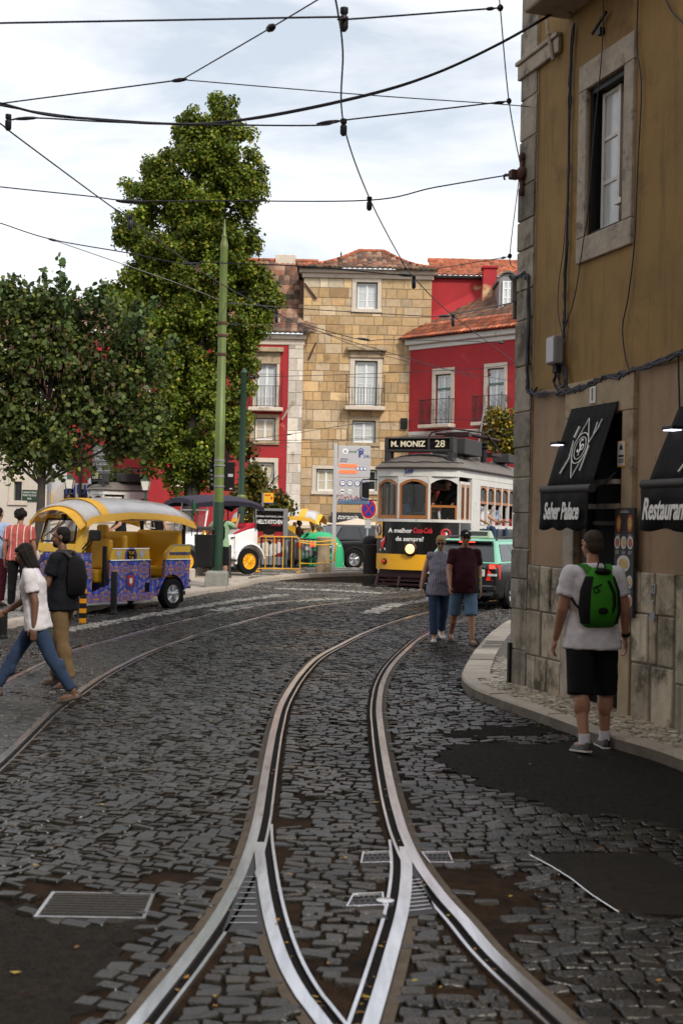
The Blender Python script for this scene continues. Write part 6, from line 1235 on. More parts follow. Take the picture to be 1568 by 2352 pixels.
# ---------------------------------------------------------------- vehicles
def on(o): return Matrix.Translation(o.location) @ Matrix.Rotation(o.rotation_euler.z, 4, 'Z')
def wheel(par, x, y, r, w, style='alloy', sg=1, name='wheel'):
    """road wheel on an X axle: tyre with rim and spokes as sub-parts"""
    o = MB().lathe([(r*.62, -w/2), (r*.93, -w/2), (r, -w*.36), (r, w*.36), (r*.93, w/2), (r*.62, w/2), (r*.6, 0)], 26, (0, 0, 0), axis='x').build(name, ['tyre'], par, 40); o.location = (x, y, r)
    m = 'alloy' if style == 'alloy' else 'yellow_paint'; R = MB(); f = sg*w*.42
    R.lathe([(r*.56, f-sg*.06), (r*.66, f), (r*.60, f+sg*.012), (r*.54, f-sg*.02)], 26, axis='x')
    n = 5 if style == 'alloy' else 12
    for k in range(n):
        a = 2*math.pi*k/n+.3; c, s = math.cos(a), math.sin(a)
        if style == 'alloy':
            for d in (-.16, .16): R.cone((f-sg*.01, r*.14*math.cos(a+d), r*.14*math.sin(a+d)), (f-sg*.012, r*.57*math.cos(a+d*.9), r*.57*math.sin(a+d*.9)), r*.055, r*.05, 6)
        else: R.cone((f-sg*.01, r*.12*c, r*.12*s), (f-sg*.012, r*.57*c, r*.57*s), r*.035, r*.03, 6)
    R.lathe([(r*.17, f-sg*.03), (r*.16, f+sg*.01), (r*.02, f+sg*.02)], 14, axis='x'); R.build('rim', [m], o, 40)
    D = MB().lathe([(r*.57, f-sg*.065), (r*.56, f-sg*.06), (.01, f-sg*.06)], 20, axis='x').build('brake_disc', ['dark'], o, None)
    return o
def rring(y, hw, z0, z1, r=.08, tum=.0):
    r = min(r, (z1-z0)*.45, hw*.4); P = []
    for cx, cz, a0 in ((hw-r, z0+r, -90), (hw-r-tum, z1-r, 0), (-hw+r+tum, z1-r, 90), (-hw+r, z0+r, 180)):
        for k in range(4): a = rad(a0+30*k); P.append((cx+r*math.cos(a), y, cz+r*math.sin(a)))
    return P
def car(name, label, cat, loc, rz, W, L_, body, lower, belt, gh, paint, roofm, wheel_r, wy, group=None):
    """lower: stations (y, halfwidth, z bottom, z top); gh: greenhouse (y0 base, y1 base, y0 roof, y1 roof, roof z, roof halfwidth). Tail at y = 0."""
    t = thing(name, label, cat, loc, rz, group)
    b = MB().loft([rring(*s) for s in lower]).build('body', [paint], t, 45); b.modifiers.new('subd', 'SUBSURF').levels = 0
    y0, y1, r0, r1, rz_, rw = gh; hw = W/2-.05; zb = belt-.03
    C = [(-hw, y0, zb), (hw, y0, zb), (hw, y1, zb), (-hw, y1, zb)]; D = [(-rw, r0, rz_-.06), (rw, r0, rz_-.06), (rw, r1, rz_-.06), (-rw, r1, rz_-.06)]; E_ = [(x*.9, y+(.08 if k < 2 else -.12), rz_) for k, (x, y, z) in enumerate(D)]
    MB().loft([C, D, E_]).build('cabin', [roofm], t, None, bevel=.03)
    def pane(i, j, u0, u1, v0, v1, nm):
        A, B, P, Q = map(Vector, (C[i], C[j], D[j], D[i])); n = (B-A).cross(Q-A).normalized(); cen = Vector((0, (y0+y1)/2, zb)); n = n if n.dot(A-cen) > 0 else -n
        f = lambda u, v: A.lerp(B, u).lerp(Q.lerp(P, u), v)+n*.012
        q = [f(u0, v0), f(u1, v0), f(u1, v1), f(u0, v1)]; MB().loft([q, [p-n*.02 for p in q]]).build(nm, ['glass'], t, None)
    pane(0, 1, .05, .95, .1, .93, 'rear_window'); pane(2, 3, .05, .95, .08, .93, 'windscreen')
    for i, j in ((1, 2), (3, 0)):
        for u0, u1 in ((.07, .30), (.33, .62), (.65, .93)): pane(i, j, u0, u1, .12, .90, 'side_window')
    for sx in (-1, 1):
        for y in wy: wheel(t, sx*(W/2-.085), y, wheel_r, .2, 'alloy', sx)
        for y in wy: MB().tube([(sx*(W/2-.012), y+wheel_r*1.13*math.cos(a), wheel_r+.02+wheel_r*1.13*math.sin(a)) for a in np.linspace(-.2, math.pi+.2, 14)], .03, 6).build('wheel_arch', ['rubber'], t)
        MB().ell((sx*(W/2+.09), y1-.45, belt+.06), (.10, .06, .07), 10, 6).build('mirror', [paint], t)
    return t
# --- the tram
TH = 22.
tl = gnd(945, 1351); tram = thing('tram', 'old yellow, black and white tram numbered 549 showing M. MONIZ 28', 'tram', (tl.x, tl.y, tl.z), rad(-TH)); TMm = on(tram)
LT = 8.6; PLN = [(-1.10, .32), (-.415, 0), (.415, 0), (1.10, .32)]
LOW = [(-1.14, .50), (-1.10, .33), (-.92, .19), (-.56, .03), (0, 0), (.56, .03), (.92, .19), (1.10, .33), (1.14, .50)]
def hull(z0, z1, m, nm, pts=LOW, out=0., back=LT, par=tram, x1=1.14):
    P = [(x*(1+out/1.1), y-out) for x, y in pts]+[(x1+out, back), (-x1-out, back)]
    return MB().loft([[(x, y, z) for x, y in P] for z in (z0, z1)]).build(nm, [m], par, 30)
hull(.46, .86, 'yellow_paint', 'yellow_skirt', out=.0); hull(.862, 1.69, 'black_lacquer', 'front_panel', out=-.004, back=1.3)
MB().box(-1.136, 1.136, 1.32, LT, .862, 1.55).build('side_panel', ['black_lacquer'], tram, None); hull(1.692, 1.765, 'white_paint', 'sill_band', out=.015, back=1.3)
hull(.30, .458, 'maroon', 'underframe', out=-.06); MB().box(-.95, .95, .6, LT-.4, .1, .3).build('truck', ['dark'], tram, None)
hull(2.86, 3.06, 'white_paint', 'fascia', out=.01, x1=1.15)
def facet(a, b): d = Vector((b[0]-a[0], b[1]-a[1])); return Matrix.Translation((a[0], a[1], 0)) @ Matrix.Rotation(math.atan2(d.y, d.x), 4, 'Z'), d.length
post = MB()
for i in range(3):
    M_, w = facet(PLN[i], PLN[i+1]); post.M = M_; post.box(0.0, .035, -.0, .08, 1.766, 2.859); post.box(w-.035, w, -.0, .08, 1.766, 2.859); post.box(.035, w-.035, 0.01, .06, 2.80, 2.859)
post.M = Matrix(); post.build('window_posts', ['white_paint'], tram, None, bevel=.006)
for i in range(3):
    M_, w = facet(PLN[i], PLN[i+1]); f = MB(); f.M = M_; x0, x1 = .037, w-.037
    arch = lambda u, e: 2.66+.13*(1-(2*u-1)**2)+e
    if i < 2:
        n = 8; top = [(x0+(x1-x0)*k/n, arch(k/n, 0)) for k in range(n+1)]; inn = [(x0+.05+(x1-x0-.1)*k/n, arch(k/n, -.06)) for k in range(n+1)]
        for k in range(n): f.prism([top[k], top[k+1], inn[k+1], inn[k]], -.004, .05, 'xz')
        f.prism([(x0, 1.775), (x0+.05, 1.775), (x0+.05, 2.6), (x0, 2.66)], -.004, .05, 'xz'); f.prism([(x1-.05, 1.775), (x1, 1.775), (x1, 2.66), (x1-.05, 2.6)], -.004, .05, 'xz'); f.box(x0+.05, x1-.05, -.006, .05, 1.775, 1.86)
        wn_ = f.build('front_window', ['wood'], tram, None); g = MB(); g.M = M_; g.box(x0+.04, x1-.04, .018, .024, 1.85, 2.66); g.build('pane', ['tram_glass'], wn_, None)
    else:
        f.box(x0, x1, -.004, .05, 2.07, 2.13); f.box(x1-.05, x1, -.004, .05, 1.775, 2.07); f.box(x0, x0+.03, -.004, .05, 1.775, 2.07)
        wn_ = f.build('front_window', ['wood'], tram, None); g = MB(); g.M = M_; g.box(x0+.03, x1-.05, .018, .024, 1.775, 2.07); g.build('pane', ['tram_glass'], wn_, None)
    s = MB(); s.M = M_; [s.prism([(x0+(x1-x0)*k/8, arch(k/8, .004)), (x0+(x1-x0)*(k+1)/8, arch((k+1)/8, .004)), (x0+(x1-x0)*(k+1)/8, 2.815), (x0+(x1-x0)*k/8, 2.815)], .004, .046, 'xz') for k in range(8)]; s.build('window_head', ['white_paint'], tram, None)
MB().tube([(-.05, -.02, 2.75), (.0, -.03, 2.45), (.02, -.03, 2.05)], .008, 5).build('wiper', ['black_metal'], tram)
# side: folding doors, pillar, arched windows with wooden upper sashes
for sx in (1, -1):
    X = sx*1.10
    for k in range(2):
        y0 = .40+.44*k; d = MB(); d.box(X-.02, X+.02, y0, y0+.05, .5, 2.75); d.box(X-.02, X+.02, y0+.36, y0+.41, .5, 2.75); d.box(X-.02, X+.02, y0+.05, y0+.36, 1.6, 1.72); d.box(X-.02, X+.02, y0+.05, y0+.36, 2.68, 2.75); dd_ = d.build('folding_door', ['white_paint'], tram, None)
        MB().box(X-.018, X+.018, y0+.05, y0+.36, .5, 1.6).build('lower_panel', ['yellow_paint'], dd_, None); g = MB(); g.box(X-.025, X+.025, y0+.05, y0+.1, 1.72, 2.68); g.box(X-.025, X+.025, y0+.31, y0+.36, 1.72, 2.68); g.box(X-.025, X+.025, y0+.1, y0+.31, 1.72, 1.8); g.box(X-.025, X+.025, y0+.1, y0+.31, 2.6, 2.68); g.build('wood_trim', ['wood'], dd_, None); MB().box(X-.006, X+.006, y0+.1, y0+.31, 1.8, 2.6).build('pane', ['tram_glass'], dd_, None)
    MB().box(X-sx*.02 if sx > 0 else X-.03, X+.05 if sx > 0 else X+.02, 1.32, 2.15, .9, 2.858).build('corner_post', ['white_paint'], tram, None, bevel=.01) if 0 else MB().box(min(X-sx*.08, X+sx*.05), max(X-sx*.08, X+sx*.05), 1.36, 2.12, .87, 2.858).build('corner_post', ['white_paint'], tram, None, bevel=.01)
    sd_ = MB(); n = 8; y = 2.12; pw = (LT-.45-y)/n
    sd_.box(min(X-sx*.04, X+sx*.05), max(X-sx*.04, X+sx*.05), y, LT, 1.551, 1.64); sd_.box(min(X-sx*.04, X+sx*.045), max(X-sx*.04, X+sx*.045), y, LT, 2.70, 2.858)
    for k in range(n+1): sd_.box(min(X-sx*.04, X+sx*.046), max(X-sx*.04, X+sx*.046), y+pw*k-.035, y+pw*k+.035, 1.64, 2.70)
    sd_.build('side_frame', ['white_paint'], tram, None)
    for k in range(n):
        f = MB(); a, b_ = y+pw*k+.036, y+pw*(k+1)-.036; q0, q1 = sorted((X-sx*.02, X+sx*.03)); f.box(q0, q1, a, b_, 2.22, 2.29); f.box(q0, q1, a, a+.04, 2.29, 2.69); f.box(q0, q1, b_-.04, b_, 2.29, 2.69)
        nn_ = 6; f.prism([(a+.04, 2.69)]+[(a+.04+(b_-a-.08)*j/nn_, 2.56+.1*(1-(2*j/nn_-1)**2)) for j in range(nn_+1)]+[(b_-.04, 2.69)], q0, q1, 'yz')
        wd = f.build('side_window', ['wood'], tram, None); MB().box(min(X, X+sx*.008), max(X, X+sx*.008), a+.03, b_-.03, 2.28, 2.6).build('pane', ['tram_glass'], wd, None)
# inside: floor, far bulkhead, bench, ceiling
i_ = MB(); i_.box(-1.03, 1.03, .45, LT-.2, 1.0, 1.06); i_.box(-1.03, 1.03, LT-.3, LT-.2, 1.06, 2.85); i_.box(-1.0, 1.0, .5, LT-.2, 2.86, 2.9); i_.box(-1.0, -.25, 1.9, 1.96, 1.06, 2.85); i_.box(.35, 1.0, 1.9, 1.96, 1.06, 2.85); i_.build('interior', ['brown_door'], tram, None)
for k in range(6): MB().box(.35, .98, 2.45+k*.95, 2.55+k*.95, 1.06, 1.85).build('seat', ['leather_red'], tram, None, bevel=.03)
MB().box(-.35, .35, .42, .62, 1.06, 1.95).build('driver_desk', ['dark_grey'], tram, None, bevel=.03)
# roof
def outline(e, yb=LT): return [(x*(1+e/1.1), y-e) for x, y in [(-1.15, .7), (-1.12, .42), (-.96, .21), (-.58, .04), (0, -.01), (.58, .04), (.96, .21), (1.12, .42), (1.15, .7)]]+[(1.15+e, yb+e), (-1.15-e, yb+e)]
MB().loft([[(x, y, z) for x, y in outline(e)] for z, e in ((3.062, .06), (3.10, .07), (3.13, .04), (3.24, -.08), (3.34, -.24), (3.42, -.44), (3.475, -.68), (3.49, -.9))]).build('roof', ['roof_grey'], tram, 50)
MB().loft([[(x, y, z) for x, y in outline(e)] for z, e in ((3.052, .055), (3.06, .075), (3.075, .075), (3.085, .05))], caps=False).build('roof_rim', ['maroon'], tram, 50)
O_ = outline(-.06); mb = MB()
for k in range(0, 8):
    a, b_ = O_[k], O_[k+1]; mb.tube([(a[0]+(b_[0]-a[0])*t, a[1]+(b_[1]-a[1])*t-.02, 3.215+.025*math.sin(math.pi*t)) for t in np.linspace(0, 1, 6)], .012, 5)
mb.build('rain_strip', ['dark_grey'], tram)
for x, y in ((.45, 1.9), (.45, 4.2), (-.45, 3.0), (.45, 6.4)): MB().ell((x, y, 3.42), (.26, .42, .22), 14, 8).build('roof_vent', ['roof_grey'], tram)
sb_ = MB(); x0, x1 = -.93, .93; sb_.box(x0, x1, .30, .34, 3.83, 3.87); sb_.box(x0, x0+.1, .30, .34, 3.56, 3.83); sb_.box(x1-.1, x1, .30, .34, 3.56, 3.83); sb_.box(x0, x1, .30, .34, 3.50, 3.56); sb_.box(.24, .30, .305, .34, 3.56, 3.83); sb_.box(x0, x1, .34, .66, 3.84, 3.88); sb_.box(x0, x0+.03, .34, .66, 3.35, 3.84); sb_.box(x1-.03, x1, .34, .66, 3.35, 3.84); sb_.box(x0, x0+.16, .31, .62, 3.22, 3.5); sb_.box(x1-.16, x1, .31, .62, 3.22, 3.5); sb_.box(x0, x1, .62, .66, 3.5, 3.84)
db_ = sb_.build('destination_box', ['dark_grey'], tram, None, bevel=.012); MB().box(x0+.1, x1-.1, .335, .345, 3.56, 3.83).build('blind', ['dark'], db_, None)
text('lettering', 'M. MONIZ', .205, face_y(-.30, .332, 3.70), 'gold_text', db_, bold=.006); text('lettering', '28', .25, face_y(.57, .332, 3.70), 'gold_text', db_, bold=.002, sx=1.1)
MB().box(.05, .95, 1.3, 2.9, 3.5, 3.92).build('equipment_box', ['dark_grey'], tram, None, bevel=.02); e_ = MB()
e_.tube([(-.1, 2.0, 4.1), (.6, 2.4, 4.12), (1.0, 4.4, 4.05)], .05, 8); e_.tube([(-.35, 1.6, 3.75), (-.1, 1.7, 4.1), (.35, 1.8, 4.22), (.9, 3.4, 4.2), (1.05, 4.6, 3.7)], .025, 6); e_.box(.1, .8, 2.1, 2.4, 4.02, 4.13); e_.tube([(.3, 3.2, 3.4), (.3, 3.3, 4.1)], .04, 6); e_.box(-.1, .9, 4.1, 5.2, 3.62, 3.7); e_.build('trolley_base', ['maroon'], tram)
for x, y in ((.35, 3.4), (.8, 3.6)): MB().lathe([(.09, 3.4), (.09, 3.75), (.15, 3.8), (.06, 3.86), (.12, 3.92), (.04, 4.0), (.03, 4.05)], 12, (x, y, 0)).build('roof_insulator', ['black_metal'], tram)
MB().box(.5, 1.0, 5.6, 6.4, 3.5, 3.75).build('equipment_box', ['dark_grey'], tram, None, bevel=.02)
tip = TMm.inverted() @ at(1123, 859, 37.2); MB().tube([(.45, 4.2, 3.75), tip], [.03, .018], 6).build('trolley_pole', ['mid_grey'], tram); MB().ell(tip, (.05, .08, .07), 8, 6).build('trolley_head', ['pod'], tram)
# front details
hl = MB().lathe([(.19, .0), (.185, -.05), (.15, -.075), (.145, -.04)], 22, (-.05, -.0, 1.0), axis='y').build('headlamp', ['maroon'], tram, 40); MB().lathe([(.125, -.065), (.09, -.08), (.01, -.088)], 18, (-.05, 0, 1.0), axis='y').build('lens', ['headlamp'], hl)
Mf = Matrix.Translation((-.80, .135, .66)) @ Matrix.Rotation(rad(-24), 4, 'Z'); q = MB(); q.M = Mf; q.lathe([(.08, 0), (.078, -.03), (.06, -.04)], 16, axis='y'); q = q.build('indicator', ['maroon'], tram); w_ = MB(); w_.M = Mf; w_.lathe([(.058, -.035), (.04, -.05), (.005, -.055)], 14, axis='y'); w_.build('lens', ['taillamp'], q)
text('lettering', '549', .16, face_y(-.13, -.025, 2.975), 'blue_text', tram, bold=.003)
text('lettering', 'A melhor', .165, face_y(-.34, -.014, 1.46), 'white_text', tram, bold=.003); text('lettering', 'de sempre?', .165, face_y(-.08, -.012, 1.25), 'white_text', tram, bold=.003); text('lettering', 'Coca-Cola', .19, face_y(.26, -.014, 1.47), 'red_text', tram, shear=.35, sx=.62, bold=.006)
def decal(x, y, z, rot): return Matrix.Translation((x, y, z)) @ Matrix.Rotation(rad(rot), 4, 'Z')
q = MB(); q.M = decal(-1.01, .248, 1.47, -39); q.box(-.165, .165, -.012, 0, -.215, .215); lg = q.build('operator_badge', ['yellow_paint'], tram, None); 
for x, m in ((-.04, 'white_text'), (.045, 'blue_text')): q = MB(); q.M = decal(-1.01, .248, 1.47, -39); q.tube([(x+.085*math.cos(t), -.016, .125*math.sin(t)) for t in np.linspace(0, 6.283, 20)], .02, 5); q.build('ring', [m], lg)
q = MB(); q.M = decal(-.86, .152, 1.12, -24); q.prism([(-.10, .05), (-.02, .13), (.06, .2), (.09, .12), (.05, .0), (.0, -.12), (-.04, -.13), (-.08, -.02)], -.012, 0, 'xz'); lp = q.build('mouth_decal', ['red_text'], tram, None); q = MB(); q.M = decal(-.86, .152, 1.12, -24); q.prism([(-.06, .06), (.06, .15), (.06, .12), (-.05, .03)], -.016, -.012, 'xz'); q.prism([(-.09, -.14), (-.07, -.14), (-.085, -.19)], -.016, 0, 'xz'); q.prism([(.05, -.12), (.07, -.11), (.09, -.17)], -.016, 0, 'xz'); q.build('teeth', ['white_text'], lp, None)
q = MB(); q.M = decal(.83, .14, 1.40, 26); q.tube([(.115*math.cos(t), -.012, .115*math.sin(t)) for t in np.linspace(0, 6.283, 22)], .022, 5); q.prism([(-.01, -.14), (.01, -.14), (.015, -.32), (-.015, -.32)], -.012, 0, 'xz'); q.prism([(.06*math.cos(t)-.03, .045*math.sin(t)) for t in np.linspace(0, 6.28, 13)[:-1]], -.012, 0, 'xz'); bd_ = q.build('round_decal', ['red_text'], tram, None); q = MB(); q.M = decal(.83, .14, 1.40, 26); q.prism([(.0, -.04), (.06, 0), (.0, .05)], -.014, 0, 'xz'); q.prism([(.12+.10*math.cos(t), -.33+.06*math.sin(t)) for t in np.linspace(0, 6.28, 12)[:-1]], -.014, 0, 'xz'); q.build('decal_white', ['white_text'], bd_, None)
bm_ = hull(.20, .34, 'maroon', 'bumper', pts=[(x*.95, y-.04) for x, y in LOW], back=.8, x1=1.05)
fd = MB()
for k, z in enumerate((.30, .20, .10)): fd.box(-.95+.04*k, .95-.04*k, -.10-.06*k, -.04-.06*k, z-.03, z+.02)
for x in (-.9, -.3, .3, .9): fd.prism([(-.04, .3), (-.1, .3), (-.26, .06), (-.2, .06)], x-.03, x+.03, 'yz')
fd.build('lifeguard', ['maroon'], tram, None)
w_ = MB(); w_.prism([(-1.12, .30), (-.78, .30), (-.95, .06), (-1.35, .03), (-1.30, .1)], -.02, .25, 'xz'); w_.build('snow_guard', ['black_metal'], tram, None)
MB().tube([(-1.12, .36, 2.78), (-1.5, .28, 2.78), (-1.56, .27, 2.7), (-1.56, .27, 2.3), (-1.5, .28, 2.24), (-1.12, .36, 2.24)], .016, 6).build('mirror_bracket', ['black_metal'], tram); MB().loft([[(-1.52, y, z0) for y, z0 in ((.22, 2.32), (.31, 2.32), (.31, 2.70), (.22, 2.70))], [(-1.32, y, z0) for y, z0 in ((.22, 2.28), (.31, 2.28), (.31, 2.72), (.22, 2.72))]]).build('mirror', ['black_metal'], tram, None, bevel=.03)
for sx in (-1, 1):
    for y in (2.9, 5.7): MB().lathe([(.33, -.05), (.36, -.05), (.33, .0), (.33, .06), (.05, .06)], 22, (sx*.45, y, .335), axis='x').build('wheel', ['iron'], tram)
# the second tram far behind the tuk tuk (a copy, seen as roof and sign only)
t2 = copy_tree(tram); p2 = at(300, 1200, 64); t2.location = (p2.x-2.0, 64, G(64)+.42); t2.rotation_euler.z = rad(-62); t2['label'] = 'grey tram roof far behind the tuk tuk, in front of the museum'
# --- the taxi
tx = gnd(1052, 1399)
taxi = car('taxi', 'black estate taxi with mint green roof seen from behind', 'taxi', (tx.x, tx.y-.0, tx.z), rad(-26), 1.73, 4.4, None,
    [(.06, .70, .38, .72, .06), (0.0, .78, .30, .86, .1), (.05, .83, .22, .98, .12), (.4, .86, .18, 1.0, .14), (1.5, .865, .17, .98, .14), (3.0, .86, .17, .95, .14), (3.9, .83, .2, .86, .14), (4.3, .75, .25, .72, .12), (4.4, .6, .35, .6, .08)], .98, (.12, 3.25, .55, 2.45, 1.46, .61), 'black_lacquer', 'taxi_green', .315, (.85, 3.55))
for sx in (-1, 1):
    l = MB().loft([[(sx*.60, -.012, .62), (sx*.80, .03, .62), (sx*.845, .16, .64), (sx*.845, .2, .93), (sx*.80, .075, .95), (sx*.64, .03, .95)], [(sx*.6, .05, .62), (sx*.78, .1, .62), (sx*.8, .2, .64), (sx*.8, .25, .93), (sx*.77, .15, .95), (sx*.62, .1, .95)]]).build('tail_light', ['taillamp'], taxi, None)
    MB().box(min(sx*.66, sx*.76), max(sx*.66, sx*.76), -.005, .06, .86, .94).build('brake_bulb', ['brake_lit'], l, None); MB().box(min(sx*.63, sx*.81), max(sx*.63, sx*.81), -.012, .08, .71, .755).build('reversing_lens', ['plate_white'], l, None)
    MB().tube([(sx*.56, .62, 1.42), (sx*.58, .75, 1.50), (sx*.58, 2.0, 1.52), (sx*.56, 2.2, 1.44)], .022, 8).build('roof_rail', ['dark_grey'], taxi)
MB().box(-.55, .55, .44, .60, 1.385, 1.425).build('spoiler', ['black_lacquer'], taxi, None, bevel=.012); MB().box(-.18, .18, .43, .45, 1.385, 1.41).build('brake_light', ['brake_lit'], taxi, None)
pt_ = MB().box(.33, .56, -.022, .01, .70, .84).build('number_plate', ['white_paint'], taxi, None); text('lettering', '664', .095, face_y(.445, -.025, .785), 'black_text', pt_, bold=.003); text('lettering', 'LISBOA', .04, face_y(.445, -.025, .722), 'black_text', pt_); text('badge', 'AMG', .06, face_y(.50, -.012, .90), 'chrome', taxi, sx=1.3)
MB().box(-.80, .80, -.05, .06, .40, .52).build('bumper', ['rubber'], taxi, None, bevel=.03); MB().box(-.26, .26, -.008, .03, .555, .66).build('plate_recess', ['plate_white'], taxi, None); MB().box(-.74, .74, -.058, -.04, .50, .515).build('chrome_strip', ['chrome'], taxi, None)
ts = MB().loft([[(x*.32, y, z) for x, y in ((-1, 1.0), (1, 1.0), (1, 1.25), (-1, 1.25))] for z, in ((1.47,), (1.49,))]+[[(x*.27, y, 1.64) for x, y in ((-1, 1.05), (1, 1.05), (1, 1.2), (-1, 1.2))]]).build('taxi_sign', ['taxi_lamp'], taxi, None, bevel=.02); MB().box(-.24, .24, 1.03-.018, 1.03, 1.51, 1.62).build('display', ['glass'], ts, None)
for sx in (-1, 1): MB().box(min(sx*.855, sx*.868), max(sx*.855, sx*.868), .5, 3.3, .955, .97).build('belt_trim', ['chrome'], taxi, None)
# --- dark car and silver car on the square
sp_ = at(815, 1290, 42.5); lowS = [(.05, .7, .5, .8, .08), (0, .78, .4, .95, .1), (.3, .88, .25, 1.02, .14), (2.0, .92, .22, 1.02, .14), (3.3, .91, .22, 1.0, .14), (4.1, .86, .25, .9, .14), (4.4, .75, .3, .75, .1)]
car('parked_car', 'dark estate car beside the parking sign, nose to the right', 'car', (at(742, 1290, 43.5).x-.2, 43.9, G(43.5)), rad(-62), 1.84, 4.4, None, lowS, 1.0, (.2, 3.3, .6, 2.4, 1.5, .64), 'suv_paint', 'suv_paint', .34, (.9, 3.5))
sv = car('parked_car', 'silver saloon car behind the black railing and barrier', 'car', (at(706, 1290, 42).x, 41.2, G(41.5)), rad(74), 1.74, 4.3, None, lowS, .95, (.35, 3.2, .95, 2.2, 1.40, .6), 'silver_paint', 'silver_paint', .31, (.85, 3.45))
for sx in (-1, 1): MB().box(min(sx*.55, sx*.8), max(sx*.55, sx*.8), -.01, .1, .72, .88).build('tail_light', ['brake_lit' if sx > 0 else 'taillamp'], sv, None, bevel=.02)
MB().box(-.26, .26, -.015, .02, .62, .73).build('number_plate', ['white_paint'], sv, None)
# --- tuk tuk
def canopy_rows(prof, W, n=10, crown=.16, edge=.0):
    return [[(W*(-1+2*i/n), y, z+crown*(1-(-1+2*i/n)**2)-edge*abs(-1+2*i/n)**6) for i in range(n+1)] for y, z in prof]
RZ = rad(-33); gr = gnd(390, 1396); o_ = Matrix.Rotation(RZ, 3, 'Z') @ Vector((.60, 2.55, 0))
tk = thing('tuk_tuk', 'yellow tuk tuk clad in blue and orange tile pattern with clear roof', 'tuk tuk', (gr.x-o_.x, gr.y-o_.y, gr.z-.02), RZ)
A = 'azulejo'; Y_ = 'tuk_yellow'
MB().loft([[(-.42, .02, .42), (.42, .02, .42), (.55, .12, .42), (.56, .34, .42), (-.56, .34, .42), (-.55, .12, .42)], [(-.45, -.04, .8), (.45, -.04, .8), (.56, .08, .8), (.57, .36, .8), (-.57, .36, .8), (-.56, .08, .8)], [(-.47, -.02, 1.13), (.47, -.02, 1.13), (.56, .08, 1.13), (.57, .34, 1.13), (-.57, .34, 1.13), (-.56, .08, 1.13)]]).build('front_cowl', [A], tk, 30)
MB().loft([[(.40, -.03, .30), (.565, .09, .30), (.57, .36, .30), (.42, .36, .30)], [(.40, -.035, .82), (.57, .07, .82), (.575, .37, .82), (.42, .37, .82)]]).build('leg_shield', [A], tk, None); MB().loft([[(-.40, -.03, .30), (-.565, .09, .30), (-.57, .36, .30), (-.42, .36, .30)], [(-.40, -.035, .82), (-.57, .07, .82), (-.575, .37, .82), (-.42, .37, .82)]]).build('leg_shield', [A], tk, None)
MB().loft([[(x, .32-.42*math.cos(t), .33+.40*math.sin(t)) for x in (-.14, .14)]+[(x, .32-.39*math.cos(t), .33+.37*math.sin(t)) for x in (.14, -.14)] for t in np.linspace(rad(-5), rad(150), 10)]).build('mudguard', [A], tk, 40)
wheel(tk, 0, .34, .27, .14, 'alloy', 1, 'front_wheel')
for sx in (-1, 1): wheel(tk, sx*.60, 2.55, .30, .18, 'alloy', sx, 'rear_wheel')
fr = MB(); q0, q1, zb, zt = -.02, .16, 1.13, 1.80
def fbar(a, b, r=.04): fr.tube([a, b], r, 8)
for sx in (-1, 1): fr.loft([[(sx*.47, q0, zb), (sx*.57, q0+.10, zb), (sx*.57, q0+.2, zb), (sx*.44, q0+.06, zb)], [(sx*.43, q1, zt), (sx*.54, q1+.08, zt), (sx*.54, q1+.18, zt), (sx*.40, q1+.06, zt)]])
fr.loft([[(-.47, q0-.01, zb), (.47, q0-.01, zb), (.47, q0+.06, zb), (-.47, q0+.06, zb)], [(-.46, q0+.02, zb+.16), (.46, q0+.02, zb+.16), (.46, q0+.09, zb+.16), (-.46, q0+.09, zb+.16)]])
fr.loft([[(-.44, q1-.01, zt-.07), (.44, q1-.01, zt-.07), (.44, q1+.06, zt-.07), (-.44, q1+.06, zt-.07)], [(-.43, q1, zt), (.43, q1, zt), (.43, q1+.08, zt), (-.43, q1+.08, zt)]]); wf = fr.build('windscreen_frame', [Y_], tk, None, bevel=.01)
cr_ = [(-.40, 1.33), (.40, 1.33), (.43, 1.37), (.40, 1.70), (.36, 1.74), (-.36, 1.74), (-.40, 1.70), (-.43, 1.37)]; yy = lambda z: q0+(q1-q0)*(z-zb)/(zt-zb)-.008
MB().tube([(x, yy(z), z) for x, z in cr_+cr_[:1]], .018, 6).build('seal', ['rubber'], wf); MB().loft([[(x, yy(z)+d, z) for x, z in cr_] for d in (.0, .008)]).build('pane', ['clear_glass'], wf, None); MB().tube([(.05, .10, 1.80), (-.05, .06, 1.62), (-.32, .02, 1.42)], .009, 5).build('wiper', ['black_metal'], wf)
MB().box(.03, .10, .08, .16, 1.72, 1.84).build('camera_mount', ['rubber'], wf, None, bevel=.01)
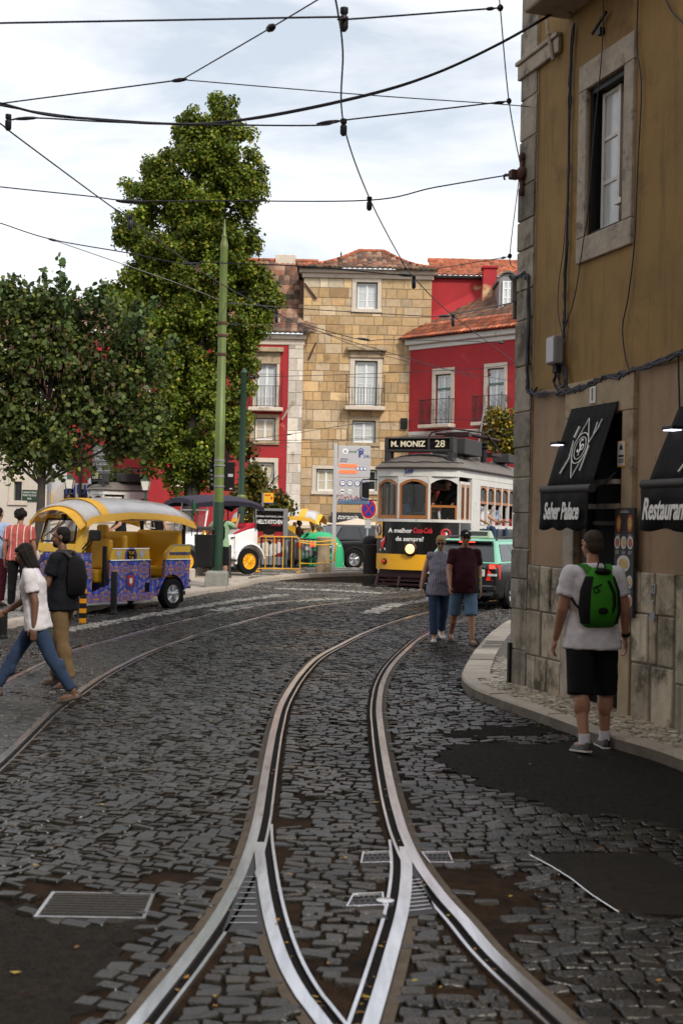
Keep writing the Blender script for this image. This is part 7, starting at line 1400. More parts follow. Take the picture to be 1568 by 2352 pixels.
# side panels on both flanks
for sx in (1, -1):
    X = sx*.60; x0, x1 = sorted((X-sx*.05, X)); x0b, x1b = sorted((X-sx*.05, X+sx*.035))
    MB().prism([(.80, .20), (1.95, .20), (2.22, .30), (2.35, .62), (1.93, .62), (1.93, .98), (.80, .98)], x0, x1, 'yz').build('side_panel', [A], tk, None, bevel=.006)
    MB().prism([(.80, .985), (1.93, .985), (1.90, 1.20), (.86, 1.20)], x0, x1, 'yz').build('upper_side', [Y_], tk, None, bevel=.006)
    arch = [(2.55+.40*math.cos(t), .33+.36*math.sin(t)) for t in np.linspace(rad(175), rad(5), 12)]
    MB().prism([(2.35, .62), (2.36, .98), (3.12, .98), (3.08, .45), (2.95, .36)]+arch[::-1], x0b, x1b, 'yz').build('rear_wing', [A], tk, None)
    MB().prism([(2.36, .985), (3.12, .985), (3.12, 1.27), (2.58, 1.27), (2.38, 1.12)], x0b, x1b, 'yz').build('rear_panel', [Y_], tk, None, bevel=.006)
    e = MB(); e.tube([(X+sx*.01, .80, .985), (X+sx*.01, 1.93, .985), (X+sx*.01, 1.93, .62), (X+sx*.01, 2.34, .62), (X+sx*.04, 2.36, .98), (X+sx*.04, 3.12, .98)], .013, 5); e.tube([(X, .86, 1.205), (X, 1.90, 1.205)], .012, 5); e.tube([(X+sx*.04, 2.37, 1.0), (X+sx*.04, 2.39, 1.12), (X+sx*.04, 2.58, 1.275), (X+sx*.04, 3.12, 1.275)], .013, 5); e.build('edge_trim', ['chrome'], tk)
    MB().prism([(.12, .20), (.80, .20), (.80, .52), (.40, .40), (.12, .40)], x0, x1, 'yz').build('sill', [A], tk, None); MB().tube([(X+sx*.03, .15, .17), (X+sx*.03, 1.25, .17)], .03, 8).build('step_bar', ['mid_grey'], tk)
    MB().tube([(X-sx*.04, 2.98, .9), (X-sx*.04, 2.98, 1.74)], .04, 8).build('rear_post', ['black_metal'], tk); MB().tube([(X-sx*.06, .72, .4), (X-sx*.06, .72, 1.25)], .045, 8).build('centre_post', ['black_metal'], tk)
    a_ = MB(); a_.tube([(sx*.57, .10, 1.2), (sx*.72, .12, 1.36), (sx*.84, .10, 1.44)], .014, 6); a_.tube([(sx*.57, .10, 1.14), (sx*.74, .12, 1.28), (sx*.84, .10, 1.40)], .012, 6); a_ = a_.build('mirror_arm', ['black_metal'], tk); MB().box(sx*.90-.14, sx*.90+.14, .04, .10, 1.36, 1.56).build('mirror', ['black_metal'], a_, None, bevel=.04)
hd = MB().lathe([(.10, -.16), (.105, -.10), (.09, .0), (.06, .06)], 18, (-.34, .0, 1.06), axis='y').build('headlight', ['chrome'], tk); MB().lathe([(.095, -.155), (.06, -.175), (.01, -.18)], 16, (-.34, 0, 1.06), axis='y').build('lens', ['lantern_glass'], hd)
hd = MB().lathe([(.10, -.16), (.105, -.10), (.09, .0), (.06, .06)], 18, (.34, .0, 1.06) if 0 else (-.02, .02, 1.0), axis='y') if 0 else None
s_ = MB(); s_.box(-.58, .58, .36, 3.05, .26, .34); s_.box(-.55, .55, .36, .80, .34, .42); s_.build('floor', ['maroon'], tk, None)
def pad(nm, x0, x1, y0, y1, z0, z1): return MB().box(x0, x1, y0, y1, z0, z1).build(nm, ['leather_yellow'], tk, None, bevel=.05)
pad('driver_seat', -.05, .42, .62, 1.0, .55, .80); pad('driver_backrest', -.05, .42, .95, 1.10, .80, 1.38); pad('headrest', .06, .32, .97, 1.08, 1.40, 1.66)
pad('bench_seat', -.54, .54, 1.45, 1.85, .55, .78); pad('bench_backrest', -.55, .50, 1.28, 1.42, .6, 1.46); pad('rear_seat', -.54, .54, 2.45, 2.85, .62, .84); pad('rear_backrest', -.58, .56, 2.83, 2.97, .62, 1.56); MB().box(-.585, -.53, .8, 2.83, .6, 1.52).build('far_side_backrest', ['leather_yellow'], tk, None, bevel=.02)
MB().box(-.60, .60, 2.98, 3.06, .4, 1.25).build('tailgate', [Y_], tk, None, bevel=.01)
R0 = canopy_rows([(.02, 1.80), (.2, 1.88), (.5, 1.93), (1.2, 1.98), (2.0, 1.97), (2.7, 1.92), (3.15, 1.80)], .72, 12, .20, .10); mb = MB(); mb.loft(R0, 0, None, False, False); rf = mb.build('canopy', ['clear_vinyl'], tk, 60); rf.modifiers.new('thickness', 'SOLIDIFY').thickness = .006
rim = MB()
def ribbon(pa, pb): rim.loft([[a, b, Vector(b)+Vector((0, 0, -.012)), Vector(a)+Vector((0, 0, -.012))] for a, b in zip(pa, pb)])
L1 = [Vector(r[-1])+Vector((.01, 0, .02)) for r in R0]; L2 = [v+Vector((.02, 0, -.12+.015*math.sin(i*2.2))) for i, v in enumerate(L1)]; ribbon(L1, L2); ribbon([Vector((-v.x, v.y, v.z)) for v in L1], [Vector((-v.x, v.y, v.z)) for v in L2])
F1 = [Vector(v)+Vector((0, .16, .035)) for v in R0[0]]; F2 = [Vector((v[0]*.93, -.10+.02*math.sin(i*1.7), v[2]-.14+.10*(1-(i/6-1)**2)*.6)) for i, v in enumerate(R0[0])]; ribbon(F1, F2); B1 = [Vector(v)+Vector((0, -.1, .03)) for v in R0[-1]]; B2 = [Vector(v)+Vector((0, .02, -.08)) for v in R0[-1]]; ribbon(B1, B2)
ribbon([Vector(v)+Vector((0, -.08, .016)) for v in R0[2]], [Vector(v)+Vector((0, .16, .025)) for v in R0[2]]); rim.build('canopy_trim', ['tuk_canvas'], rf, 60)
hp = MB()
for y in (.5, 1.75, 2.98): hp.tube([(x, y, 1.76+.18*(1-(x/.66)**2)) for x in np.linspace(-.66, .66, 9)], .016, 6)
for sx in (-1, 1): hp.tube([(sx*.66, .2, 1.76), (sx*.66, 3.05, 1.76)], .018, 6)
hp.build('roof_hoops', ['chrome'], tk)
for y in (1.9, 2.75): MB().tube([(.60, y-.12, 1.74), (.62, y-.12, 1.62), (.62, y+.12, 1.60), (.60, y+.12, 1.72)], .014, 6).build('grab_handle', ['chrome'], tk)
fl = MB().cone((.62, 3.16, 1.45), (.62, 3.16, 2.2), .008, .008, 6).build('flag_staff', ['black_metal'], tk); z = 2.17
for c0, c1, m in ((0, .38, 'flag_green'), (.38, 1, 'flag_red')): MB().loft([[(.625+.16*u+.02*math.sin(6*u), 3.16+.05*math.sin(5*u+1), 2.18-.30*u-.05*math.sin(3*u)), (.625+.10*u, 3.16+.05*math.sin(5*u), 1.90-.25*u-.12*u)] for u in np.linspace(c0, c1, 6)], 0, None, False, False).build('flag', [m], fl, None)
X = .604; Mx = Matrix.Rotation(rad(90), 4, 'Z') @ Matrix.Rotation(rad(90), 4, 'X'); side = lambda y, z, x=X: Matrix.Translation((x, y, z)) @ Mx
em = MB(); em.M = side(1.38, 1.06); em.lathe([(.17, -.0), (.17, .006)], 20, axis='z'); em = em.build('emblem', ['sign_blue'], tk, None); q = MB(); q.M = side(1.38, 1.08); q.lathe([(.12, .006), (.12, .010)], 18); q.build('emblem_centre', ['dark'], em, None); text('lettering', 'TUK', .09, side(1.38, 1.12, X+.011), 'sign_yellow', em); text('lettering', 'Tuk', .09, side(1.38, 1.03, X+.011), 'sign_yellow', em)
q = MB()
for y in (1.05, 1.70): q.M = side(y, 1.10); q.prism([(-.05, -.06), (.0, -.1), (.06, .0), (.1, .08), (.03, .05), (-.04, .08), (-.1, .02)], 0, .004, 'xy')
q.build('cherub_decal', ['sign_grey'], tk, None)
cs_ = MB(); cs_.M = side(1.38, .58); cs_.lathe([(.18, 0), (.18, .005)], 18); cs_.V = [(v[0], (v[1]-1.38)*.8+1.38, v[2]) for v in cs_.V]; cs_ = cs_.build('crest', ['blue_text'], tk, None); q = MB(); q.M = side(1.38, .58, X+.005); q.prism([(-.09, .11), (.09, .11), (.09, -.04), (0, -.12), (-.09, -.04)], 0, .004, 'xy'); q.build('shield', ['sign_red'], cs_, None); q = MB(); q.M = side(1.38, .58, X+.009); q.prism([(-.04, .06), (.04, .06), (.04, -.02), (0, -.06), (-.04, -.02)], 0, .004, 'xy'); q.build('shield_centre', ['white_text'], cs_, None)
text('lettering', 'WWW.TUKTUKLISBOA.PT', .075, side(2.78, 1.10, X+.04), 'blue_text', tk, sx=.72, bold=.003); MB().box(.60, .606, 1.80, 1.92, .36, .54).build('vent', ['dark'], tk, None)
for z in (.42, .55): MB().cone((.5, 3.08, z), (.62, 3.16, z), .03, .03, 8).build('tow_stub', ['mid_grey'], tk)
MB().box(.50, .62, 2.92, 2.94, .12, .5).build('mud_flap', ['rubber'], tk, None)
# --- vintage convertible
RV = rad(-48); gv = gnd(568, 1319, .1); o_ = Matrix.Rotation(RV, 3, 'Z') @ Vector((.68, 2.45, 0))
vc = thing('vintage_car', 'white vintage open tourer with red seats and yellow spoked wheels', 'vintage car', (gv.x-o_.x, gv.y-o_.y, gv.z), RV); WL = 'white_lacquer'
for sx in (-1, 1):
    for y in (.35, 2.45): wheel(vc, sx*.68, y, .36, .17, 'wood', sx)
    MB().loft([[(sx*x, 2.45-r_*math.cos(t), .36+r_*math.sin(t)) for x, r_ in ((.52, .52), (.80, .52), (.82, .47), (.52, .47))] for t in np.linspace(rad(-8), rad(172), 14)]).build('rear_wing', [WL], vc, 50)
    MB().loft([[(sx*x, .35-r_*math.cos(t), .36+r_*math.sin(t)) for x, r_ in ((.50, .52), (.80, .52), (.82, .47), (.50, .47))] for t in np.linspace(rad(-20), rad(150), 12)]+[[(sx*x, 1.0, .48-d) for x, d in ((.5, 0), (.8, 0), (.82, .05), (.5, .05))]]).build('front_wing', [WL], vc, 50)
    MB().box(min(sx*.5, sx*.82), max(sx*.5, sx*.82), .98, 1.98, .36, .42).build('running_board', ['dark_grey'], vc, None, bevel=.01)
    a_ = MB().lathe([(.03, 0), (.09, .04), (.10, .16), (.06, .22), (.02, .28)], 12, (sx*.70, .95, .92)).build('side_lamp', ['brass'], vc); MB().box(sx*.70-.06, sx*.70+.06, .95-.105, .95+.105, .97, 1.07).build('lens', ['orange_led'], a_, None, bevel=.03)
    MB().lathe([(.03, -.16), (.13, -.12), (.13, -.02), (.05, .08)], 16, (sx*.42, -.05, .85), axis='y').build('headlamp', ['chrome'], vc)
    MB().tube([(sx*.60, 1.0, 1.0), (sx*.60, 1.12, 1.95)], .02, 6).build('windscreen_post', [WL], vc); MB().tube([(sx*.62, 2.75, 1.2), (sx*.62, 2.7, 1.95)], .018, 6).build('hood_stay', ['black_metal'], vc)
MB().loft([rring(-.02, .28, .45, 1.05, .1), rring(.0, .30, .42, 1.08, .1), rring(.55, .42, .42, 1.10, .14), rring(.98, .60, .42, 1.12, .16)]).build('bonnet', [WL], vc, 50); MB().box(-.26, .26, -.05, -.02, .48, 1.03).build('radiator', ['chrome'], vc, None, bevel=.02)
bd = MB(); S2_ = [(1.0, .62, .40, 1.10), (1.5, .66, .40, 1.08), (2.0, .68, .40, 1.10), (2.45, .67, .42, 1.26), (2.78, .62, .5, 1.30), (2.86, .58, .6, 1.25)]
bd.loft([rring(y, w, a, b, .08) for y, w, a, b in S2_]); bd.build('body', [WL], vc, 50); MB().box(-.56, .56, 1.1, 2.6, 1.08, 1.095 if 0 else 1.10).build('cockpit', ['dark'], vc, None) if 0 else None
MB().tube([(.672, 1.06, 1.04), (.672, 1.06, .5)], .006, 4).build('door_gap', ['mid_grey'], vc); MB().tube([(.695, 1.98, 1.08), (.695, 1.98, .5)], .006, 4).build('door_gap', ['mid_grey'], vc); MB().box(.69, .72, 1.84, 1.96, 1.0, 1.03).build('door_handle', ['chrome'], vc, None); text('lettering', 'tugatours', .13, Matrix.Translation((.675, 1.35, .95)) @ Mx, 'pod', vc, shear=.4)
for y, z in ((1.55, 1.22), (2.48, 1.42)):
    sb_ = MB().loft([[(-.56, y-.08, 1.05), (.56, y-.08, 1.05), (.56, y+.16, 1.05), (-.56, y+.16, 1.05)], [(-.57, y-.02, z-.03), (.57, y-.02, z-.03), (.57, y+.22, z-.03), (-.57, y+.22, z-.03)], [(-.54, y+.04, z), (.54, y+.04, z), (.54, y+.18, z), (-.54, y+.18, z)]]).build('seat', ['leather_red'], vc, None, bevel=.03); tf = MB()
    for k in range(9): tf.ell((-.5+.125*k, y-.07, 1.12+.06*(k % 2)), (.06, .03, .07), 8, 6); tf.ell((-.5+.125*k, y-.05, z-.10+.02*(k % 2)), (.06, .03, .07), 8, 6)
    tf.build('tufting_button_pattern', ['leather_red'], sb_)
MB().loft([[(.58, 2.0, 1.09), (.66, 2.0, 1.09), (.66, 2.0, 1.13), (.58, 2.0, 1.13)], [(.56, 2.5, 1.25), (.66, 2.5, 1.25), (.66, 2.5, 1.36), (.56, 2.5, 1.36)], [(.52, 2.75, 1.30), (.62, 2.75, 1.30), (.62, 2.75, 1.44), (.52, 2.75, 1.44)]]).build('side_bolster', ['leather_red'], vc, None, bevel=.02)
wf = MB().tube([(-.60, 1.0, 1.12), (-.60, 1.12, 1.75), (.60, 1.12, 1.75), (.60, 1.0, 1.12), (-.6, 1.0, 1.12)], .025, 8).build('windscreen_frame', [WL], vc); MB().loft([[(-.58, 1.0, 1.14), (.58, 1.0, 1.14), (.58, 1.12, 1.74), (-.58, 1.12, 1.74)], [(-.58, 1.01, 1.14), (.58, 1.01, 1.14), (.58, 1.13, 1.74), (-.58, 1.13, 1.74)]]).build('pane', ['clear_glass'], wf, None)
text('lettering', '5', .16, Matrix.Translation((.25, .6, 1.105)) @ Matrix.Rotation(rad(30), 4, 'Z'), 'black_text', vc)
R1 = canopy_rows([(.55, 1.92), (.7, 1.98), (1.2, 2.03), (1.9, 2.06), (2.5, 2.02), (2.95, 1.90)], .74, 10, .13, .06); mb = MB(); mb.loft(R1, 0, None, False, False); rf = mb.build('hood', ['canvas_navy'], vc, 60); rf.modifiers.new('thickness', 'SOLIDIFY').thickness = .02
e = [Vector(r[-1]) for r in R1]; e2 = [Vector(r[0]) for r in R1]; mb = MB()
for P in (e, e2, [Vector(v) for v in R1[0]], [Vector(v) for v in R1[-1]]): mb.loft([[p+Vector((0, 0, .01)), p+Vector((0, 0, -.11+.015*math.sin(i*2))), p+Vector((0, .01, -.11))] for i, p in enumerate(P)], 0, None, False)
mb.build('hood_valance', ['canvas_navy'], rf, 60); MB().lathe([(.32, -.04), (.36, -.02), (.36, .08), (.2, .1)], 20, (0, 2.95, .85), axis='y').build('spare_wheel', ['tyre'], vc)
# --- far tuk tuks behind the barrier, copies of the first in other colours
t3 = copy_tree(tk); t3.location = (ptn(735, 47), 47.5, G(47)+.0); t3.rotation_euler.z = rad(78); t3['label'] = 'far yellow tuk tuk with clear roof behind the silver car'
t4 = copy_tree(tk); t4.location = (ptn(885, 47.5), 46.5, G(47)); t4.rotation_euler.z = rad(-70); t4['label'] = 'far tuk tuk with clear roof behind the dark car'
for t in (tk, t3, t4): t['group'] = 'tuk tuks'
for t in (tram, t2): t['group'] = 'trams'
# ---------------------------------------------------------------- people
FOLD = bpy.data.textures.new('folds', 'CLOUDS'); FOLD.noise_scale = .11; FOLD.noise_depth = 2
def bake(mb, name, mat_, parent, vox, it=3, fold=0.):
    me = mb.mesh(name, mat_); o = bpy.data.objects.new(name, me); COL.objects.link(o)
    r = o.modifiers.new('r', 'REMESH'); r.mode = 'VOXEL'; r.voxel_size = vox; s = o.modifiers.new('s', 'SMOOTH'); s.iterations = it; s.factor = .5
    if fold: f_ = o.modifiers.new('f', 'DISPLACE'); f_.texture = FOLD; f_.strength = fold; f_.mid_level = .22; f_.texture_coords = 'LOCAL'
    dg = bpy.context.evaluated_depsgraph_get(); nm = bpy.data.meshes.new_from_object(o.evaluated_get(dg)); o.modifiers.clear(); o.data = nm
    if not nm.materials: nm.materials.append(MATS[mat_])
    nm.shade_smooth(); o.parent = parent; return o
def caps(mb, a, b, ra, rb):
    a, b = Vector(a), Vector(b); mb.cone(a, b, ra, rb, 14); mb.ell(a, (ra,)*3, 12, 8); mb.ell(b, (rb,)*3, 12, 8)
def ering(c, rx, ry, n=18, M_=None, tilt=0.):
    P = [Vector((rx*math.cos(2*math.pi*i/n), ry*math.sin(2*math.pi*i/n), 0))+Vector(c) for i in range(n)]
    return [M_ @ p for p in P] if M_ else P
def person(label, loc, rz, H=1.72, legs=((0, 0, 2), (0, 0, 2)), arms=((5, 8, 10), (5, 8, 10)), lean=0, head=(0, 0), skin='skin', hair=('hair_dark', 'short'), top=('cloth_white', 'short', .84), bottom=('cloth_denim', 'long'), shoes='shoe_dark', wide=1., belly=0., fem=False, near=False, glasses=None, group=None, hands=((0,), (0,)), parts=True):
    t = thing('person', label, 'person', loc, rad(rz), group); k = H/1.75; vox = .0065 if near else .011
    hipz = .93; ML = Matrix.Translation((0, 0, hipz)) @ Matrix.Rotation(rad(lean), 4, 'X') @ Matrix.Translation((0, 0, -hipz))
    V = lambda *p: ML @ Vector(p)
    B = MB(); w = wide
    sh = .165*w if not fem else .150*w
    rings = [(.86, .150*w, .105), (.93, .160*w, .112+belly*.4), (1.05, .145*w, .10+belly), (1.2, .150*w, .105+belly*.6), (1.33, .165*w, .108), (1.42, .150*w, .085), (1.475, .075, .06)]
    B.loft([ering((0, -belly*.3 if 1 < z < 1.3 else 0, z), a, b, 18, ML) for z, a, b in rings])
    caps(B, V(0, 0, 1.44), V(0, -.012, 1.545), .056, .05)
    # head
    HM = ML @ Matrix.Translation((0, -.02, 1.545)) @ Matrix.Rotation(rad(head[0]), 4, 'Z') @ Matrix.Rotation(rad(head[1]), 4, 'X') @ Matrix.Translation((0, 0, .10)); HR = HM.to_3x3()
    E = lambda mb, c, r: mb.ell(HM @ Vector(c), r, 16, 12, R=HR)
    E(B, (0, .012, .022), (.073, .092, .085)); E(B, (0, -.022, -.03), (.060, .070, .085)); E(B, (0, -.038, -.085), (.042, .045, .032)); E(B, (0, -.07, .03), (.052, .022, .022))
    caps(B, HM @ Vector((0, -.088, .012)), HM @ Vector((0, -.106, -.028)), .010, .015)
    for s in (-1, 1): E(B, (s*.074, .012, -.008), (.011, .02, .032)); E(B, (s*.035, -.07, -.03), (.02, .016, .02))
    E(B, (0, -.086, -.062), (.024, .009, .011))
    shoulder = []; elbows = []; wrists = []; handf = []
    for i, s in enumerate((1, -1)):
        sw, ab, el = arms[i][:3]; fo = arms[i][3] if len(arms[i]) > 3 else ab*.4
        S0 = Vector((s*sh, 0, 1.405)); d = Vector((s*math.sin(rad(ab)), -math.sin(rad(sw))*math.cos(rad(ab)), -math.cos(rad(sw))*math.cos(rad(ab)))); e = S0+d*.295
        d2 = Vector((s*math.sin(rad(fo)), -math.sin(rad(sw+el))*math.cos(rad(fo)), -math.cos(rad(sw+el))*math.cos(rad(fo)))); wr = e+d2*.255
        S0, e, wr = ML @ S0, ML @ e, ML @ wr; R3 = ML.to_3x3(); d2 = R3 @ d2
        f = 1.12 if belly > .03 else 1.
        caps(B, S0, e, .052*f, .043*f); caps(B, e, wr, .043*f, .027)
        shoulder.append(S0); elbows.append(e); wrists.append(wr)
        n = Vector((-s, 0, 0)); n = (n-d2*n.dot(d2)).normalized(); u = d2.cross(n)*s; u = u if u.dot(Vector((0, -1, .2))) > 0 else -u
        c = wr+d2*.055; Rm = Matrix((u, n, d2)).transposed(); B.ell(c, (.040, .017, .052), 12, 8, R=Rm); fr = .0085 if near else .0105
        for q, (o, L_) in enumerate(((.029, .068), (.010, .078), (-.010, .072), (-.028, .056))):
            a = c+d2*.04+u*o; b = a+d2*(L_*.55)+n*(L_*.14); g = b+d2*(L_*.35)+n*(L_*.36); caps(B, a, b, fr, fr*.95); caps(B, b, g, fr*.95, fr*.8)
        a = c+u*.03-d2*.02; b = a+u*.03+d2*.03+n*.012; g = b+d2*.032+n*.014; caps(B, a, b, .0125, .0105); caps(B, b, g, .0105, .009)
    joints = []; low = 9.
    for i, s in enumerate((1, -1)):
        a, kn, ou = legs[i][:3]; hp = Vector((s*.085*w, 0, hipz-.02)); o = rad(ou)
        d = Vector((s*math.sin(o), -math.sin(rad(a)), -math.cos(rad(a)))).normalized(); kp = hp+d*.435; d2 = Vector((s*math.sin(o)*.5, -math.sin(rad(a-kn)), -math.cos(rad(a-kn)))).normalized(); an = kp+d2*.415
        caps(B, hp, kp, .084*w, .056*w**.5); caps(B, kp, an, .056*w**.5, .039); B.ell(kp+d2*.13+Vector((0, .018, 0)), (.056*w, .06, .12), 12, 8)
        pit = max(0, -(a-kn)-12)*.8 if len(legs[i]) < 4 else legs[i][3]; joints.append((hp, kp, an, pit, s, ou)); 
    feet = []; ln_ = bottom[1]
    for hp, kp, an, pit, s, ou in joints:
        fwd = Vector((s*.12, -math.cos(rad(pit)), -math.sin(rad(pit)))).normalized(); up = Vector((0, -math.sin(rad(pit)), math.cos(rad(pit)))); side = fwd.cross(up).normalized(); up = side.cross(fwd)
        caps(B, an, an-up*.03, .035, .035); B.ell(an-up*.045+fwd*.06, (.036, .10, .03), 12, 8, R=Matrix((side, fwd, up)).transposed()); feet.append((an, fwd, up, side)); low = min(low, *[(an+fwd*q-up*.085).z for q in (-.05, .2)])
    T = Matrix.Scale(k, 4) @ Matrix.Translation((0, 0, -low))
    def fin(mb): mb.V = [tuple(T @ Vector(v)) for v in mb.V]; return mb
    bake(fin(B), 'body', skin, t, vox)
    # shoes
    for an, fwd, up, side in feet:
        m_ = MB(); R = []
        for q, hw, hh in ((-.075, .02, .045), (-.06, .034, .065), (-.01, .037, .085), (.05, .040, .065), (.11, .047, .05), (.16, .042, .038), (.19, .02, .025)):
            c = an+fwd*q-up*.085; R.append([c+side*(hw*math.cos(b))+up*(max(0, math.sin(b))*hh) for b in np.linspace(0, 2*math.pi, 13)[:-1]])
        m_.loft(R); so_ = fin(m_).build('shoe', [shoes], t, 60)
        m_ = MB(); m_.loft([[an+fwd*q+side*sx*hw-up*z for sx, z in ((-1, .092), (1, .092), (1, .078), (-1, .078))] for q, hw in ((-.078, .022), (-.06, .037), (-.01, .038), (.06, .042), (.12, .049), (.17, .042), (.195, .02))]); fin(m_).build('sole', ['shoe_white' if near and shoes != 'shoe_brown' else 'rubber'], so_, None)
    if near and ln_ == 'knee' and shoes == 'shoe_dark':
        for an, fwd, up, side in feet: fin(MB().cone(an-up*.03, an+Vector((0, 0, .05)), .045, .047, 14)).build('sock', ['cloth_white'], t)
    # shirt or blouse
    tm, sl, hem = top; m_ = MB(); fl = 1.10 if fem else 1.04
    R = [(hem, .190*w*fl, .140+belly*.9), (1.0, .172*w*fl if not fem else .160*w*fl, .126+belly*1.0), (1.1, .157*w, .118+belly*1.05), (1.2, .165*w, .122+belly*.75), (1.32, .178*w, .126+(.016 if fem else 0)), (1.40, .168*w, .10), (1.445, .125*w, .085), (1.485, .078, .072)]
    R = [r for i, r in enumerate(R) if i == 0 or r[0] > hem+.04]
    m_.loft([ering((0, -belly*.35 if .9 < z < 1.3 else 0, z), a, b, 20, ML) for z, a, b in R])
    for i, s in enumerate((1, -1)):
        S0, e, wr = shoulder[i], elbows[i], wrists[i]; inner = S0+Vector((-s*.05, 0, -.01))
        caps(m_, inner, S0, .07, .066)
        if sl == 'short': m_.ell(S0, (.066,)*3); m_.cone(S0, S0.lerp(e, .62), .066, .070, 14)
        elif sl == 'long': caps(m_, S0, e, .066, .056); m_.cone(e, e.lerp(wr, .9), .056, .044, 14); m_.ell(e, (.056,)*3)
    to_ = bake(fin(m_), 'shirt', tm, t, .011, 4, .026)
    # trousers or shorts
    bm_, ln = bottom[:2]; m_ = MB(); m_.loft([ering((0, 0, z), a, b, 18) for z, a, b in ((.84, .158*w, .122), (.93, .168*w, .125+belly*.5), (1.03, .152*w, .112+belly*.7))])
    sl_ = bottom[2] if len(bottom) > 2 else 1.
    for hp, kp, an, pit, s, ou in joints:
        m_.ell(hp, (.090*w, .110, .10)); 
        if ln == 'long': caps(m_, hp, kp, .092*w*sl_**.3, .066*sl_); m_.cone(kp, an.lerp(kp, .06), .066*sl_, .056*sl_, 14); m_.ell(kp.lerp(an, .32)+Vector((0, .015, 0)), (.06*sl_, .062*sl_, .12))
        else: en = hp.lerp(kp, .97) if ln == 'short' else kp.lerp(an, .12); m_.cone(hp, en, .094*w, .086*w, 16)
    bake(fin(m_), 'trousers' if ln == 'long' else 'shorts', bm_, t, .011, 4, .012)
    # hair
    hm, hs = hair; m_ = MB()
    if hs != 'none':
        if hs == 'bald': E(m_, (0, .036, .012), (.079, .078, .086))
        elif hs == 'cap': E(m_, (0, .035, -.01), (.077, .07, .06))
        else: E(m_, (0, .026, .036), (.081, .090, .082)); E(m_, (0, .05, -.01), (.072, .06, .075))
        if hs == 'curly': [E(m_, tuple(Vector((random.gauss(0, 1), random.gauss(.3, .8), random.gauss(.5, .7))).normalized()*.092+Vector((0, .02, .03))), (.03, .03, .03)) for _ in range(40)]
        if hs == 'fringe': E(m_, (0, -.055, .06), (.065, .03, .035))
        if hs == 'long':
            E(m_, (0, -.045, .062), (.066, .04, .034)); [caps(m_, HM @ Vector((x, y, .02)), HM @ Vector((x*1.12, y+.02, -.17-.02*random.random())), .036, .022) for x, y in ((-.062, .03), (-.03, .06), (0, .07), (.03, .06), (.062, .03), (.068, -.005), (-.068, -.005))]
        bake(fin(m_), 'hair', hm, t, .008 if near else .012, 2)
    m_ = MB(); [E(m_, (s*.029, -.085, .012), (.013, .008, .008)) for s in (-1, 1)]; fin(m_).build('eyes', ['white_paint'], t); m_ = MB(); [E(m_, (s*.029, -.0905, .012), (.0065, .004, .0065)) for s in (-1, 1)]; [E(m_, (s*.03, -.086, .034), (.019, .008, .005)) for s in (-1, 1)]; fin(m_).build('pupils_and_brows', ['hair_dark'], t)
    if hs == 'cap':
        m_ = MB(); E(m_, (0, .014, .05), (.083, .10, .075)); m_.loft([[HM @ Vector((x, -.06-.085*(1-(x/.08)**2)**.5*1., z-.012*(abs(x)/.08))) for x in np.linspace(-.078, .078, 9)]+[HM @ Vector((x, -.05, z+.008)) for x in np.linspace(.078, -.078, 9)] for z in (.052, .062)])
        cp = fin(m_).build('cap', ['cloth_black'], t, 50); m_ = MB()
        for j in range(3): x = -.022+.016*j; m_.prism([(x, .072), (x+.013, .072), (x+.013-.0, .083+.010*j), (x-.004, .08+.010*j)], -.092, -.079, 'xz')
        m_.V = [tuple(HM @ Vector(v)) for v in m_.V]; fin(m_).build('cap_badge', ['white_text'], cp, None)
    if glasses:
        m_ = MB(); g = [[HM @ Vector((s*.031+.024*math.cos(b), -.098, .010+.019*math.sin(b))) for b in np.linspace(0, 6.283, 13)] for s in (-1, 1)]; [m_.tube(q, .0035, 5) for q in g]; m_.tube([HM @ Vector((-.008, -.1, .014)), HM @ Vector((.008, -.1, .014))], .003, 5); [m_.tube([HM @ Vector((s*.055, -.095, .014)), HM @ Vector((s*.078, .01, .012))], .003, 5) for s in (-1, 1)]
        go = fin(m_).build('glasses', ['black_metal'], t); m_ = MB(); [E(m_, (s*.031, -.097, .010), (.023, .004, .018)) for s in (-1, 1)]; fin(m_).build('lens', [glasses], go)
    return t, T, ML, HM, shoulder, elbows, wrists
def strap(par, T, pts, r, m, name='strap', sx=1.):
    mb = MB(); mb.tube([T @ Vector(p) for p in pts], r, 8); return mb.build(name, [m], par)
# man with the green rucksack, seen from behind at the kerb
q = gnd(1354, 1720)
P, T, ML, HM, SH, EL, WR = person('man with bright green rucksack, white T-shirt and black shorts, seen from behind', q, 192, 1.82, ((-9, 10, 3), (9, 7, 5)), ((2, 10, 18, 5), (4, 17, 14, 10)), 1, (10, 4), 'skin_tan', ('hair_grey', 'short'), ('cloth_white', 'short', .80), ('cloth_black', 'knee'), 'shoe_dark', 1.22, .035, near=True)
bk = MB(); bz = [(.97, .10, .02), (1.01, .155, .10), (1.11, .175, .14), (1.27, .165, .135), (1.39, .12, .10), (1.46, .055, .03)]
bk.loft([[T @ Vector((hw*math.cos(a)*1.0, .125+max(0, math.sin(a))*d+min(0, math.sin(a))*.012, z)) for a in np.linspace(0, 2*math.pi, 21)[:-1]] for z, hw, d in bz]); bag = thing('rucksack', 'bright green and black rucksack on the back of the man in white', 'rucksack', q, rad(192)); bo = bk.build('body', ['cloth_pack_green'], bag, 60)
m_ = MB(); [m_.loft([[T @ Vector((s*(hw+.004)*math.cos(a), .128+max(0, math.sin(a))*(d*.96), z)) for a in np.linspace(-.3, .85, 8)]+[T @ Vector((s*(hw-.02)*math.cos(a), .125+max(0, math.sin(a))*(d*.8), z)) for a in np.linspace(.85, -.3, 8)] for z, hw, d in bz[1:5]]) for s in (-1, 1)]; m_.build('side_panel', ['cloth_black'], bag, 60)
